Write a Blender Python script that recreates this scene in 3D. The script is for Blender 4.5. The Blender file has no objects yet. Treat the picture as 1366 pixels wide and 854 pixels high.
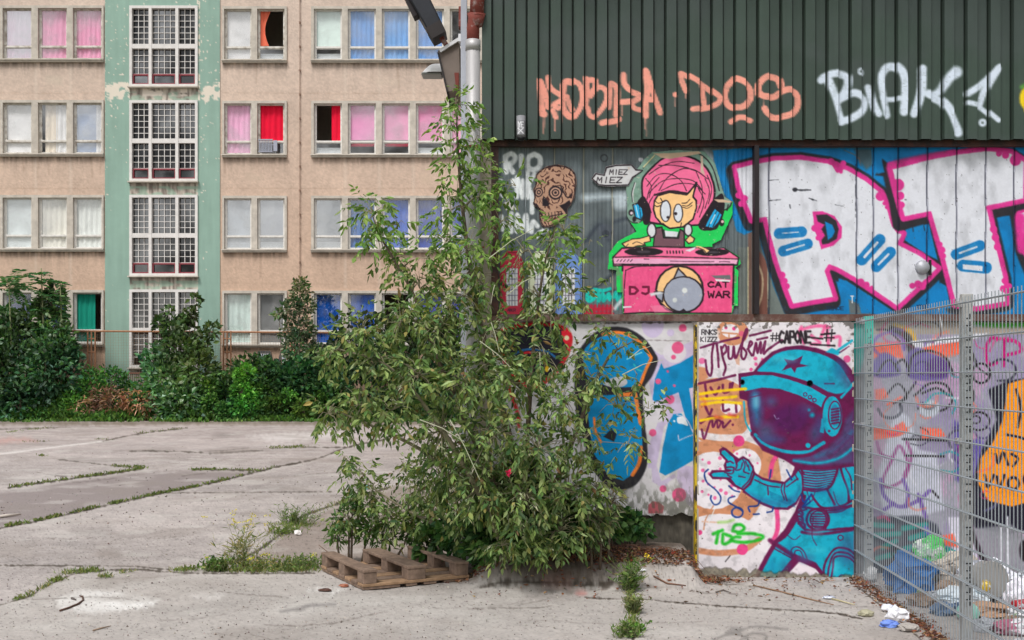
import bpy, bmesh, math, random
import numpy as np
from mathutils import Vector, Matrix
random.seed(7); RNG = np.random.default_rng(7)
F = 1500.0; CX = 683.0; HZ = 501.0; CH = 1.6
scene = bpy.context.scene; COL = scene.collection
def at(px, py, D):
    return ((px-CX)/F*D, D, CH-(py-HZ)/F*D)
def gnd(px, py, z=0.0):
    D = (CH-z)*F/(py-HZ)
    return ((px-CX)/F*D, D, z)
def lin(c):
    out = []
    for v in c[:3]:
        v = v/255.0
        out.append(v/12.92 if v <= 0.04045 else ((v+0.055)/1.055)**2.4)
    return tuple(out)
def lin_np(a):
    a = np.clip(a/255.0, 0, 1)
    return np.where(a <= 0.04045, a/12.92, ((a+0.055)/1.055)**2.4)
# ------------------------------------------------------------ tagging
def tag(o, label=None, cat=None, group=None, kind=None):
    if label: o['label'] = label
    if cat: o['category'] = cat
    if group: o['group'] = group
    if kind: o['kind'] = kind
    return o
def thing(name, loc, label, cat, group=None):
    o = bpy.data.objects.new(name, None); COL.objects.link(o)
    o.location = loc; o.empty_display_size = 0.2
    return tag(o, label, cat, group)
def wloc(o):
    v = Vector((0, 0, 0))
    while o: v += o.location; o = o.parent
    return v
# ------------------------------------------------------------ mesh builder
def raw_mesh(name, V, Fq, mats, parent=None, colors=None, smooth=False, mi=None):
    """V (n,3) array, Fq (m,k) int array with k = 3 or 4"""
    V = np.asarray(V, dtype=np.float64); Fq = np.asarray(Fq, dtype=np.int64)
    if parent is not None: V = V-np.array(wloc(parent))
    me = bpy.data.meshes.new(name)
    k = Fq.shape[1]
    me.vertices.add(len(V)); me.vertices.foreach_set('co', V.astype(np.float32).ravel())
    me.loops.add(len(Fq)*k); me.loops.foreach_set('vertex_index', Fq.astype(np.int32).ravel())
    me.polygons.add(len(Fq)); me.polygons.foreach_set('loop_start', (np.arange(len(Fq))*k).astype(np.int32))
    me.polygons.foreach_set('loop_total', np.full(len(Fq), k, dtype=np.int32))
    if not isinstance(mats, (list, tuple)): mats = [mats]
    for m in mats: me.materials.append(m)
    if mi is not None: me.polygons.foreach_set('material_index', np.asarray(mi, dtype=np.int32))
    me.polygons.foreach_set('use_smooth', np.full(len(Fq), smooth, dtype=bool))
    me.update(calc_edges=True)
    if colors is not None:
        a = me.color_attributes.new('paint', 'FLOAT_COLOR', 'POINT')
        c4 = np.ones((len(V), 4), dtype=np.float32); c4[:, :3] = colors
        a.data.foreach_set('color', c4.ravel())
    o = bpy.data.objects.new(name, me); COL.objects.link(o)
    if parent is not None: o.parent = parent
    return o
class MB:
    def __init__(s): s.v = []; s.f = []; s.m = []
    def add(s, vs, fs, mi=0):
        b = len(s.v); s.v += [tuple(v) for v in vs]
        for f in fs: s.f.append(tuple(b+i for i in f)); s.m.append(mi)
        return s
    def box(s, x0, x1, y0, y1, z0, z1, mi=0, M=None):
        vs = [(x, y, z) for x in (x0, x1) for y in (y0, y1) for z in (z0, z1)]
        if M is not None: vs = [tuple(M @ Vector(v)) for v in vs]
        return s.add(vs, [(0, 1, 3, 2), (4, 6, 7, 5), (0, 4, 5, 1), (2, 3, 7, 6), (0, 2, 6, 4), (1, 5, 7, 3)], mi)
    def tube(s, pts, rads, n=8, mi=0, cap=True):
        pts = [Vector(p) for p in pts]
        if not isinstance(rads, (list, tuple)): rads = [rads]*len(pts)
        rings = []; b0 = len(s.v); up = None
        for i, p in enumerate(pts):
            t = (pts[min(i+1, len(pts)-1)]-pts[max(i-1, 0)]).normalized()
            if up is None:
                up = t.orthogonal().normalized()
            u = (up-t*up.dot(t)).normalized(); w = t.cross(u); up = u
            for k in range(n):
                a = 2*math.pi*k/n
                q = p+(u*math.cos(a)+w*math.sin(a))*rads[i]
                s.v.append(tuple(q))
        for i in range(len(pts)-1):
            for k in range(n):
                s.f.append((b0+i*n+k, b0+i*n+(k+1) % n, b0+(i+1)*n+(k+1) % n, b0+(i+1)*n+k)); s.m.append(mi)
        if cap:
            s.f.append(tuple(b0+k for k in range(n-1, -1, -1))); s.m.append(mi)
            e = b0+(len(pts)-1)*n
            s.f.append(tuple(e+k for k in range(n))); s.m.append(mi)
        return s
    def prism(s, prof, axis_vec, mi=0):
        """prof: list of 3D points (planar), extruded by axis_vec"""
        n = len(prof); a = Vector(axis_vec)
        vs = [Vector(p) for p in prof]+[Vector(p)+a for p in prof]
        fs = [tuple(range(n-1, -1, -1)), tuple(range(n, 2*n))]
        for i in range(n): fs.append((i, (i+1) % n, n+(i+1) % n, n+i))
        return s.add(vs, fs, mi)
    def build(s, name, mats, parent=None, smooth=False, bevel=0.0):
        off = wloc(parent) if parent is not None else Vector((0, 0, 0))
        me = bpy.data.meshes.new(name)
        me.from_pydata([(v[0]-off.x, v[1]-off.y, v[2]-off.z) for v in s.v], [], s.f)
        if not isinstance(mats, (list, tuple)): mats = [mats]
        for m in mats: me.materials.append(m)
        me.polygons.foreach_set('material_index', s.m)
        me.polygons.foreach_set('use_smooth', [smooth]*len(s.f))
        me.update()
        bm = bmesh.new(); bm.from_mesh(me)
        bmesh.ops.recalc_face_normals(bm, faces=bm.faces)
        if bevel > 0:
            bmesh.ops.bevel(bm, geom=[e for e in bm.edges], offset=bevel, segments=1, affect='EDGES')
        bm.to_mesh(me); bm.free()
        o = bpy.data.objects.new(name, me); COL.objects.link(o)
        if parent is not None: o.parent = parent
        return o
# ------------------------------------------------------------ noise
def vnoise(X, Y, seed=0):
    r = np.random.default_rng(seed+1000); T = r.random((256, 256))
    xi = np.floor(X).astype(int); yi = np.floor(Y).astype(int)
    fx = X-xi; fy = Y-yi; fx = fx*fx*(3-2*fx); fy = fy*fy*(3-2*fy)
    g = lambda a, b: T[a % 256, b % 256]
    return (g(xi, yi)*(1-fx)*(1-fy)+g(xi+1, yi)*fx*(1-fy)+g(xi, yi+1)*(1-fx)*fy+g(xi+1, yi+1)*fx*fy)
def fbm(X, Y, seed=0, o=4):
    t = 0; a = 1; n = 0
    for i in range(o):
        t = t+a*vnoise(X*2**i, Y*2**i, seed+i); n += a; a *= .5
    return t/n
# ------------------------------------------------------------ painting canvas (vertex colours of a wall, in metres of wall expressed as wall units)
def crom(pts, n=6, closed=False):
    P = [np.array(p, float) for p in pts]
    if len(P) < 3: return P
    if closed: Q = [P[-1]]+P+[P[0], P[1]]
    else: Q = [2*P[0]-P[1]]+P+[2*P[-1]-P[-2]]
    out = []
    for i in range(1, len(Q)-2):
        p0, p1, p2, p3 = Q[i-1:i+3]
        for k in range(n):
            t = k/n
            out.append(.5*((2*p1)+(-p0+p2)*t+(2*p0-5*p1+4*p2-p3)*t*t+(-p0+3*p1-3*p2+p3)*t**3))
    if not closed: out.append(P[-1])
    return out
class Canvas:
    wm = 1
    def __init__(s, xs, ys, base):
        s.xs = np.array(xs, float); s.ys = np.array(ys, float)
        s.X, s.Y = np.meshgrid(s.xs, s.ys)
        s.C = np.zeros(s.X.shape+(3,)); s.C[:] = base
        s.A = np.ones(s.X.shape)
        s.wob = (fbm(s.X*.25, s.Y*.25, 5, 2)-.5)
        s.fade = 1-.30*np.clip((fbm(s.X*.18, s.Y*.18, 201, 4)-.5)*3.5, 0, 1)-.35*np.clip((fbm(s.X*.7, s.Y*.7, 203, 2)-.72)*8, 0, 1)
    def _reg(s, pts, pad):
        a = np.array(pts)
        i0 = np.searchsorted(s.xs, a[:, 0].min()-pad); i1 = np.searchsorted(s.xs, a[:, 0].max()+pad)
        j0 = np.searchsorted(s.ys, a[:, 1].min()-pad); j1 = np.searchsorted(s.ys, a[:, 1].max()+pad)
        return (slice(j0, j1), slice(i0, i1))
    def _mix(s, R, m, col, alpha):
        m = (m*alpha)[..., None]
        s.C[R] = s.C[R]*(1-m)+np.array(col, float)*m
    def _dist(s, R, pts, ws):
        X = s.X[R]; Y = s.Y[R]; best = np.full(X.shape, 1e9)
        for i in range(len(pts)-1):
            ax, ay = pts[i]; bx, by = pts[i+1]; dx = bx-ax; dy = by-ay; L = dx*dx+dy*dy+1e-9
            t = np.clip(((X-ax)*dx+(Y-ay)*dy)/L, 0, 1)
            d = np.hypot(X-ax-t*dx, Y-ay-t*dy)-(ws[i]+(ws[i+1]-ws[i])*t)/2
            best = np.minimum(best, d)
        return best
    def stroke(s, col, w, pts, soft=.7, alpha=1, smooth=True, closed=False, wob=0.6):
        if s.wm != 1 and not isinstance(w, (list, tuple)) and w < 3: w = w*s.wm
        if closed and not smooth: pts = list(pts)+[pts[0]]
        if smooth: P = crom(pts, 6, closed)
        else: P = [np.array(p, float) for p in pts]
        if closed and smooth: P = P+[P[0]]
        if len(P) == 1: P = [P[0], P[0]+.01]
        if isinstance(w, (list, tuple)):
            ws = np.interp(np.linspace(0, 1, len(P)), np.linspace(0, 1, len(w)), w)
        else: ws = [w]*len(P)
        R = s._reg(P, max(ws)/2+soft*2+1)
        if s.X[R].size == 0: return
        d = s._dist(R, P, ws)+s.wob[R]*wob
        s._mix(R, np.clip(.5-d/(2*soft), 0, 1)*(1-.5*(1-s.fade[R])), col, alpha)
    def poly(s, col, pts, soft=.6, alpha=1, smooth=False, wob=0.6, mask=False):
        P = crom(pts, 6, True) if smooth else [np.array(p, float) for p in pts]
        R = s._reg(P, soft*2+1) if not mask else (slice(None), slice(None))
        X = s.X[R]; Y = s.Y[R]
        if X.size == 0: return
        ins = np.zeros(X.shape, bool); n = len(P)
        for i in range(n):
            ax, ay = P[i]; bx, by = P[(i+1) % n]
            if ay == by: continue
            c = ((ay > Y) != (by > Y)) & (X < (bx-ax)*(Y-ay)/(by-ay)+ax)
            ins ^= c
        d = s._dist(R, list(P)+[P[0]], [0]*(n+1))
        d = np.where(ins, -d, d)+s.wob[R]*wob
        if mask: return d
        s._mix(R, np.clip(.5-d/(2*soft), 0, 1), col, alpha)
    def dot(s, col, x, y, rx, ry=None, soft=.7, alpha=1):
        ry = ry or rx
        s.poly(col, [(x+rx*math.cos(a*math.pi/10), y+ry*math.sin(a*math.pi/10)) for a in range(20)], soft, alpha)
    def ring(s, col, w, x, y, rx, ry=None, soft=.6, alpha=1):
        ry = ry or rx
        s.stroke(col, w, [(x+rx*math.cos(a*math.pi/9), y+ry*math.sin(a*math.pi/9)) for a in range(18)], soft, alpha, True, True)
    def text(s, t, x, y, w, h, col, lw, gap=.25, slant=0, alpha=1, soft=.5):
        for ch in t:
            for g in GL.get(ch, []):
                s.stroke(col, lw, [(x+(px+slant*(1-py))*w, y+py*h) for px, py in g], soft, alpha, smooth=False, wob=.3)
            x += w*(1+gap)
    def rectmask(s, rects):
        """True for cells inside a hole"""
        xc = (s.xs[:-1]+s.xs[1:])/2; yc = (s.ys[:-1]+s.ys[1:])/2
        XX, YY = np.meshgrid(xc, yc); m = np.zeros(XX.shape, bool)
        for a, b, c, d in rects: m |= (XX > a) & (XX < b) & (YY > c) & (YY < d)
        return m
    def mesh(s, name, D, mat, parent=None, off=None, drop=None, smooth=False):
        H, W = s.X.shape
        Y = np.full(s.X.shape, float(D))
        V = np.stack([(s.X-CX)/F*D, Y+(off if off is not None else 0), CH-(s.Y-HZ)/F*D], -1).reshape(-1, 3)
        idx = np.arange(H*W).reshape(H, W)
        q = np.stack([idx[:-1, :-1], idx[1:, :-1], idx[1:, 1:], idx[:-1, 1:]], -1)
        if drop is not None: q = q[~drop]
        q = q.reshape(-1, 4)
        used = np.zeros(H*W, bool); used[q.ravel()] = True
        rem = np.cumsum(used)-1
        return raw_mesh(name, V[used], rem[q], mat, parent, lin_np(s.C.reshape(-1, 3)[used]), smooth)
alpha_target = None
class View:
    """draw on a canvas in the units of an enlarged sketch"""
    def __init__(s, cv, ox, oy, sc): s.c = cv; s.o = (ox, oy); s.s = sc
    def t(s, pts): return [(s.o[0]+x/s.s, s.o[1]+y/s.s) for x, y in pts]
    def poly(s, col, pts, **k): s.c.poly(col, s.t(pts), **k)
    def stroke(s, col, w, pts, **k): s.c.stroke(col, w, s.t(pts), **k)
    def dot(s, col, x, y, r, ry=None, **k):
        (a, b), = s.t([(x, y)]); s.c.dot(col, a, b, r/s.s, (ry or r)/s.s, **k)
    def ring(s, col, w, x, y, r, ry=None, **k):
        (a, b), = s.t([(x, y)]); s.c.ring(col, w, a, b, r/s.s, (ry or r)/s.s, **k)
    def text(s, t, x, y, w, h, col, lw, **k):
        (a, b), = s.t([(x, y)]); s.c.text(t, a, b, w/s.s, h/s.s, col, lw, **k)
GL = {
 'A': [[(0, 1), (.5, 0), (1, 1)], [(.2, .65), (.8, .65)]], 'B': [[(0, 0), (0, 1), (.8, .9), (.9, .7), (.6, .5), (0, .5)], [(.6, .5), (.8, .25), (.6, 0), (0, 0)]],
 'C': [[(1, .15), (.5, 0), (0, .4), (.1, .8), (.5, 1), (1, .85)]], 'D': [[(0, 0), (0, 1), (.6, .95), (1, .5), (.6, .05), (0, 0)]],
 'E': [[(1, 0), (0, 0), (0, 1), (1, 1)], [(0, .5), (.8, .5)]], 'F': [[(1, 0), (0, 0), (0, 1)], [(0, .5), (.8, .5)]],
 'G': [[(1, .15), (.4, 0), (0, .5), (.4, 1), (1, .85), (1, .55), (.6, .55)]], 'H': [[(0, 0), (0, 1)], [(1, 0), (1, 1)], [(0, .5), (1, .5)]],
 'I': [[(.5, 0), (.5, 1)]], 'J': [[(.2, 0), (.9, 0), (.9, .8), (.5, 1), (.1, .85)]], 'K': [[(0, 0), (0, 1)], [(1, 0), (0, .5), (1, 1)]],
 'L': [[(0, 0), (0, 1), (1, 1)]], 'M': [[(0, 1), (.1, 0), (.5, .6), (.9, 0), (1, 1)]], 'N': [[(0, 1), (0, 0), (1, 1), (1, 0)]],
 'O': [[(.5, 0), (0, .3), (0, .7), (.5, 1), (1, .7), (1, .3), (.5, 0)]], 'P': [[(0, 1), (0, 0), (.8, 0), (1, .25), (.8, .5), (0, .5)]],
 'R': [[(0, 1), (0, 0), (.8, 0), (1, .25), (.8, .5), (0, .5)], [(.5, .5), (1, 1)]], 'S': [[(1, .1), (.4, 0), (0, .25), (.9, .7), (.5, 1), (0, .85)]],
 'T': [[(0, 0), (1, 0)], [(.5, 0), (.5, 1)]], 'U': [[(0, 0), (0, .8), (.5, 1), (1, .8), (1, 0)]], 'V': [[(0, 0), (.5, 1), (1, 0)]],
 'W': [[(0, 0), (.2, 1), (.5, .4), (.8, 1), (1, 0)]], 'Y': [[(0, 0), (.5, .5), (1, 0)], [(.5, .5), (.5, 1)]], 'Z': [[(0, 0), (1, 0), (0, 1), (1, 1)]],
 'X': [[(0, 0), (1, 1)], [(1, 0), (0, 1)]], '#': [[(.3, 0), (.2, 1)], [(.8, 0), (.7, 1)], [(0, .35), (1, .35)], [(0, .7), (1, .7)]], '7': [[(0, 0), (1, 0), (.3, 1)]],
 '3': [[(0, 0), (.9, 0), (.4, .45), (1, .7), (.5, 1), (0, .9)]], '.': [[(.4, .95), (.5, 1)]], '1': [[(.2, .2), (.6, 0), (.6, 1)]],
}
def axis(a, b, step, extra=(), lo=None, hi=None, coarse=12):
    v = list(np.arange(a, b+step*.5, step))
    for e in extra: v.append(e)
    if lo is not None: v += list(np.arange(lo, a, coarse))
    if hi is not None: v += list(np.arange(b+coarse, hi+.1, coarse))
    v = sorted(v); ex = set(round(e, 4) for e in extra)
    out = [v[0]]
    for q in v[1:]:
        if q-out[-1] < step*.3:
            if round(q, 4) in ex: out[-1] = q if round(out[-1], 4) not in ex else out[-1]
            if round(q, 4) in ex and q-out[-1] > 1e-4: out.append(q)
            continue
        out.append(q)
    return out
# ------------------------------------------------------------ materials
_M = {}
def newmat(name):
    m = bpy.data.materials.new(name); m.use_nodes = True
    nt = m.node_tree; b = nt.nodes['Principled BSDF']
    return m, nt, b
def N(nt, t, **k):
    n = nt.nodes.new(t)
    for a, v in k.items():
        if a in n.inputs.keys(): n.inputs[a].default_value = v
        else: setattr(n, a, v)
    return n
def noise_chain(nt, b, colsock, scale, amt, bump, bscale, bdist=.01, streak=0):
    """multiply the colour by noise; add a bump"""
    tc = N(nt, 'ShaderNodeNewGeometry')
    mp = N(nt, 'ShaderNodeMapping'); nt.links.new(tc.outputs['Position'], mp.inputs['Vector'])
    if streak: mp.inputs['Scale'].default_value = (1, 1, streak)
    n1 = N(nt, 'ShaderNodeTexNoise', Scale=scale, Detail=7.0, Roughness=.62); nt.links.new(mp.outputs[0], n1.inputs['Vector'])
    mr = N(nt, 'ShaderNodeMapRange'); mr.inputs['From Min'].default_value = .25; mr.inputs['From Max'].default_value = .75
    mr.inputs['To Min'].default_value = 1-amt; mr.inputs['To Max'].default_value = 1+amt*.6
    nt.links.new(n1.outputs['Fac'], mr.inputs['Value'])
    mx = N(nt, 'ShaderNodeVectorMath', operation='SCALE')
    nt.links.new(colsock, mx.inputs[0]); nt.links.new(mr.outputs[0], mx.inputs['Scale'])
    nt.links.new(mx.outputs[0], b.inputs['Base Color'])
    if bump:
        n2 = N(nt, 'ShaderNodeTexNoise', Scale=bscale, Detail=4.0); nt.links.new(tc.outputs['Position'], n2.inputs['Vector'])
        bp = N(nt, 'ShaderNodeBump', Strength=bump, Distance=bdist); nt.links.new(n2.outputs['Fac'], bp.inputs['Height'])
        nt.links.new(bp.outputs[0], b.inputs['Normal'])
    return mx
def mat(name, col, rough=.8, metal=0, scale=6, amt=.15, bump=.2, bscale=60, bdist=.004, streak=0, spec=.3):
    if name in _M: return _M[name]
    m, nt, b = newmat(name)
    c = N(nt, 'ShaderNodeRGB'); c.outputs[0].default_value = lin(col)+(1,)
    b.inputs['Roughness'].default_value = rough; b.inputs['Metallic'].default_value = metal
    b.inputs['Specular IOR Level'].default_value = spec
    noise_chain(nt, b, c.outputs[0], scale, amt, bump, bscale, bdist, streak)
    _M[name] = m; return m
def mat2(name, c1, c2, scale=8, thr=.5, width=.08, rough=.8, metal=0, amt=.15, bump=.25, bscale=40, streak=0):
    """two colours split by a noise (rust, peeling)"""
    if name in _M: return _M[name]
    m, nt, b = newmat(name)
    tc = N(nt, 'ShaderNodeNewGeometry')
    mp = N(nt, 'ShaderNodeMapping'); nt.links.new(tc.outputs['Position'], mp.inputs['Vector'])
    if streak: mp.inputs['Scale'].default_value = (1, 1, streak)
    n = N(nt, 'ShaderNodeTexNoise', Scale=scale, Detail=8.0, Roughness=.65); nt.links.new(mp.outputs[0], n.inputs['Vector'])
    mr = N(nt, 'ShaderNodeMapRange'); mr.inputs['From Min'].default_value = thr-width; mr.inputs['From Max'].default_value = thr+width
    nt.links.new(n.outputs['Fac'], mr.inputs['Value'])
    mx = N(nt, 'ShaderNodeMix', data_type='RGBA'); nt.links.new(mr.outputs[0], mx.inputs[0])
    mx.inputs[6].default_value = lin(c1)+(1,); mx.inputs[7].default_value = lin(c2)+(1,)
    b.inputs['Roughness'].default_value = rough; b.inputs['Metallic'].default_value = metal
    noise_chain(nt, b, mx.outputs[2], 20, amt, bump, bscale)
    _M[name] = m; return m
def mat_paint(name, rough=.75, scale=9, amt=.1, bump=.2, bscale=80, bdist=.003, spec=.3):
    m, nt, b = newmat(name)
    a = N(nt, 'ShaderNodeAttribute', attribute_name='paint')
    b.inputs['Roughness'].default_value = rough; b.inputs['Specular IOR Level'].default_value = spec
    noise_chain(nt, b, a.outputs['Color'], scale, amt, bump, bscale, bdist)
    return m
def mat_leaf(name, rough=.55):
    m, nt, b = newmat(name)
    a = N(nt, 'ShaderNodeAttribute', attribute_name='paint')
    b.inputs['Roughness'].default_value = rough; b.inputs['Specular IOR Level'].default_value = .22
    nt.links.new(a.outputs['Color'], b.inputs['Base Color'])
    tr = N(nt, 'ShaderNodeBsdfTranslucent')
    g = N(nt, 'ShaderNodeVectorMath', operation='MULTIPLY'); g.inputs[1].default_value = (1.25, 1.35, .6)
    nt.links.new(a.outputs['Color'], g.inputs[0]); nt.links.new(g.outputs[0], tr.inputs['Color'])
    ms = N(nt, 'ShaderNodeMixShader'); ms.inputs[0].default_value = .3
    nt.links.new(b.outputs[0], ms.inputs[1]); nt.links.new(tr.outputs[0], ms.inputs[2])
    nt.links.new(ms.outputs[0], nt.nodes['Material Output'].inputs['Surface'])
    return m
def mat_glass(name, refl=.22, tint=(250, 250, 250)):
    m = bpy.data.materials.new(name); m.use_nodes = True; nt = m.node_tree
    nt.nodes.remove(nt.nodes['Principled BSDF'])
    t = N(nt, 'ShaderNodeBsdfTransparent'); t.inputs[0].default_value = lin(tint)+(1,)
    g = N(nt, 'ShaderNodeBsdfGlossy'); g.inputs['Roughness'].default_value = .04
    n = N(nt, 'ShaderNodeTexNoise', Scale=1.3, Detail=2.0)
    gm = N(nt, 'ShaderNodeNewGeometry'); nt.links.new(gm.outputs['Position'], n.inputs['Vector'])
    bp = N(nt, 'ShaderNodeBump', Strength=.25, Distance=.02); nt.links.new(n.outputs['Fac'], bp.inputs['Height'])
    nt.links.new(bp.outputs[0], g.inputs['Normal'])
    ms = N(nt, 'ShaderNodeMixShader')
    n3 = N(nt, 'ShaderNodeTexNoise', Scale=.55, Detail=3.0); nt.links.new(gm.outputs['Position'], n3.inputs['Vector'])
    mr = N(nt, 'ShaderNodeMapRange'); mr.inputs['From Min'].default_value = .38; mr.inputs['From Max'].default_value = .64
    mr.inputs['To Min'].default_value = refl*.3; mr.inputs['To Max'].default_value = min(.5, refl*1.9+.04)
    nt.links.new(n3.outputs['Fac'], mr.inputs['Value']); nt.links.new(mr.outputs[0], ms.inputs[0])
    df = N(nt, 'ShaderNodeBsdfDiffuse'); df.inputs[0].default_value = (.5, .5, .48, 1)      # dust film on the pane
    n4 = N(nt, 'ShaderNodeTexNoise', Scale=2.2, Detail=6.0); nt.links.new(gm.outputs['Position'], n4.inputs['Vector'])
    m4 = N(nt, 'ShaderNodeMapRange'); m4.inputs['From Min'].default_value = .5; m4.inputs['From Max'].default_value = .85; m4.inputs['To Min'].default_value = .0; m4.inputs['To Max'].default_value = .16
    nt.links.new(n4.outputs['Fac'], m4.inputs['Value'])
    md = N(nt, 'ShaderNodeMixShader'); nt.links.new(m4.outputs[0], md.inputs[0]); nt.links.new(t.outputs[0], md.inputs[1]); nt.links.new(df.outputs[0], md.inputs[2])
    nt.links.new(md.outputs[0], ms.inputs[1]); nt.links.new(g.outputs[0], ms.inputs[2])
    nt.links.new(ms.outputs[0], nt.nodes['Material Output'].inputs['Surface'])
    return m
# ============================================================ camera, world, sun
cam = bpy.data.cameras.new('camera'); co = bpy.data.objects.new('camera', cam); COL.objects.link(co)
co.location = (0, 0, CH); co.rotation_euler = (math.pi/2, 0, 0)
cam.sensor_width = 36; cam.lens = F/1366*36; cam.shift_y = (HZ-427)/1366; cam.clip_end = 2000; cam.clip_start = .05
scene.camera = co
w = bpy.data.worlds.new('World'); scene.world = w; w.use_nodes = True; nt = w.node_tree
bg = nt.nodes['Background']; sk = N(nt, 'ShaderNodeTexSky'); sk.sky_type = 'NISHITA'; sk.sun_disc = False
SE, SR = math.radians(56), math.radians(205)
sk.sun_elevation = SE; sk.sun_rotation = SR; sk.air_density = 1.0; sk.dust_density = 3.0; sk.ozone_density = .6
hs = N(nt, 'ShaderNodeHueSaturation', Saturation=.22); nt.links.new(sk.outputs[0], hs.inputs['Color'])
nt.links.new(hs.outputs[0], bg.inputs['Color']); bg.inputs['Strength'].default_value = .114
sl = bpy.data.lights.new('sun', 'SUN'); so = bpy.data.objects.new('sun', sl); COL.objects.link(so)
sl.energy = 1.8; sl.angle = math.radians(14); sl.color = (1, .975, .95)
d = Vector((math.sin(SR)*math.cos(SE), math.cos(SR)*math.cos(SE), math.sin(SE)))
so.rotation_euler = d.to_track_quat('Z', 'Y').to_euler()
scene.view_settings.view_transform = 'Standard'; scene.view_settings.look = 'None'; scene.view_settings.gamma = 1
scene.view_settings.exposure = 0.35
scene.render.resolution_x = 1024; scene.render.resolution_y = 640

# ============================================================ apartment building
DB = 42.5; SB = F/DB
STEP = 126.6
GR = [(-3, 139), (297, 383), (415, 645)]
ROWY = [8, 134, 260.5, 387]
ROWM = [11, 133.5, 261, 386]
SASH = []     # (x0,x1,y0,y1,row,key)
for r in range(4):
    y0 = ROWY[r]+3.5; y1 = y0+68
    for k, (a, b) in enumerate([(4.5, 43), (51.5, 90), (98, 136.5)]): SASH.append((a, b, y0, y1, r, 'L%d' % k))
    for k, (a, b) in enumerate([(299.5, 336), (343.5, 380)]): SASH.append((a, b, y0+1, y1+1, r, 'M%d' % k))
    for k in range(5): SASH.append((419+45.3*k, 456.5+45.3*k, y0+1, y1+1, r, 'R%d' % k))
STAIR = [(175, 263, 10+126*r, 115+126*r-(0 if r < 3 else 4)) for r in range(4)]
holes = [(s[0], s[1], s[2], s[3]) for s in SASH]+STAIR
bld = thing('apartment_building', at(140, HZ, DB)[:2]+(0,), 'beige four storey dormitory block with green stairwell strip and curtained windows', 'building')
xs = axis(-2, 648, 1.6, [h[0] for h in holes]+[h[1] for h in holes]+[140, 294], lo=-160, hi=None)
ys = axis(-3, 566, 1.6, [h[2] for h in holes]+[h[3] for h in holes], lo=-110)
cv = Canvas(xs, ys, (211, 191, 176))
X, Y = cv.X, cv.Y
n1 = fbm(X*.02, Y*.02, 3); n2 = fbm(X*.15, Y*.02, 9); n3 = fbm(X*.6, Y*.6, 14, 2); n3b = fbm(X*.25, Y*.45, 21, 3)
cv.C *= (0.97+.10*(n1-.5)+.05*(n2-.5)+.13*(n3-.5)+.08*(n3b-.5))[..., None]
low = np.clip((Y-60)/400, 0, 1)[..., None]
cv.C = cv.C*(1-low)+cv.C*np.array([.96, .895, .835])*low
for r in range(4):
    for a, b in GR:                                       # run-off staining under sills
        m = np.exp(-np.clip(Y-(ROWY[r]+76), 0, 99)/6)*(Y > ROWY[r]+75)*(X > a)*(X < b)*np.clip(fbm(X*.4, Y*.03, 31)*2.4-.6, 0, 1)*.42
        cv.C *= (1-m)[..., None]
for (a, b) in [(43, 52), (90, 98)]+[(456+45.3*k, 465+45.3*k) for k in range(4)]:
    xm = (a+b)/2
    for r in range(4):
        cv.stroke((226, 212, 196), 2.4, [(xm, ROWY[r]+77), (xm+.5, ROWY[r]+122)], soft=2, alpha=.4)
for (x_, y_, w_, h_, c_) in [(60, 100, 26, 14, (200, 186, 168)), (330, 232, 20, 12, (196, 176, 156)), (500, 105, 34, 10, (204, 186, 168)), (20, 350, 40, 12, (190, 168, 148)), (560, 232, 18, 16, (202, 180, 158))]:
    cv.poly(c_, [(x_, y_), (x_+w_, y_+2), (x_+w_-3, y_+h_), (x_+2, y_+h_-2)], soft=3, alpha=.45, wob=5)
for y_ in (124, 251, 378):
    for a_, b_ in ((-2, 139), (296, 640)): cv.stroke((168, 142, 122), .8, [(a_, y_), ((a_+b_)/2, y_+.6), (b_, y_)], soft=1, alpha=.4, wob=2)
for i_ in range(60):
    x_ = random.choice([random.uniform(-2, 138), random.uniform(297, 384), random.uniform(416, 640)]); r_ = random.randrange(4); y_ = ROWY[r_]+77
    cv.stroke((140, 116, 98), random.uniform(.8, 2.2), [(x_, y_), (x_+random.uniform(-1, 1), y_+random.uniform(8, 34))], soft=1.3, alpha=random.uniform(.12, .38), wob=1)
cv.text('77Z', 95, 481, 7, 12, (90, 70, 70), .9)
cv.text('TRK', 96, 495, 6, 8, (90, 70, 70), .8)
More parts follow.
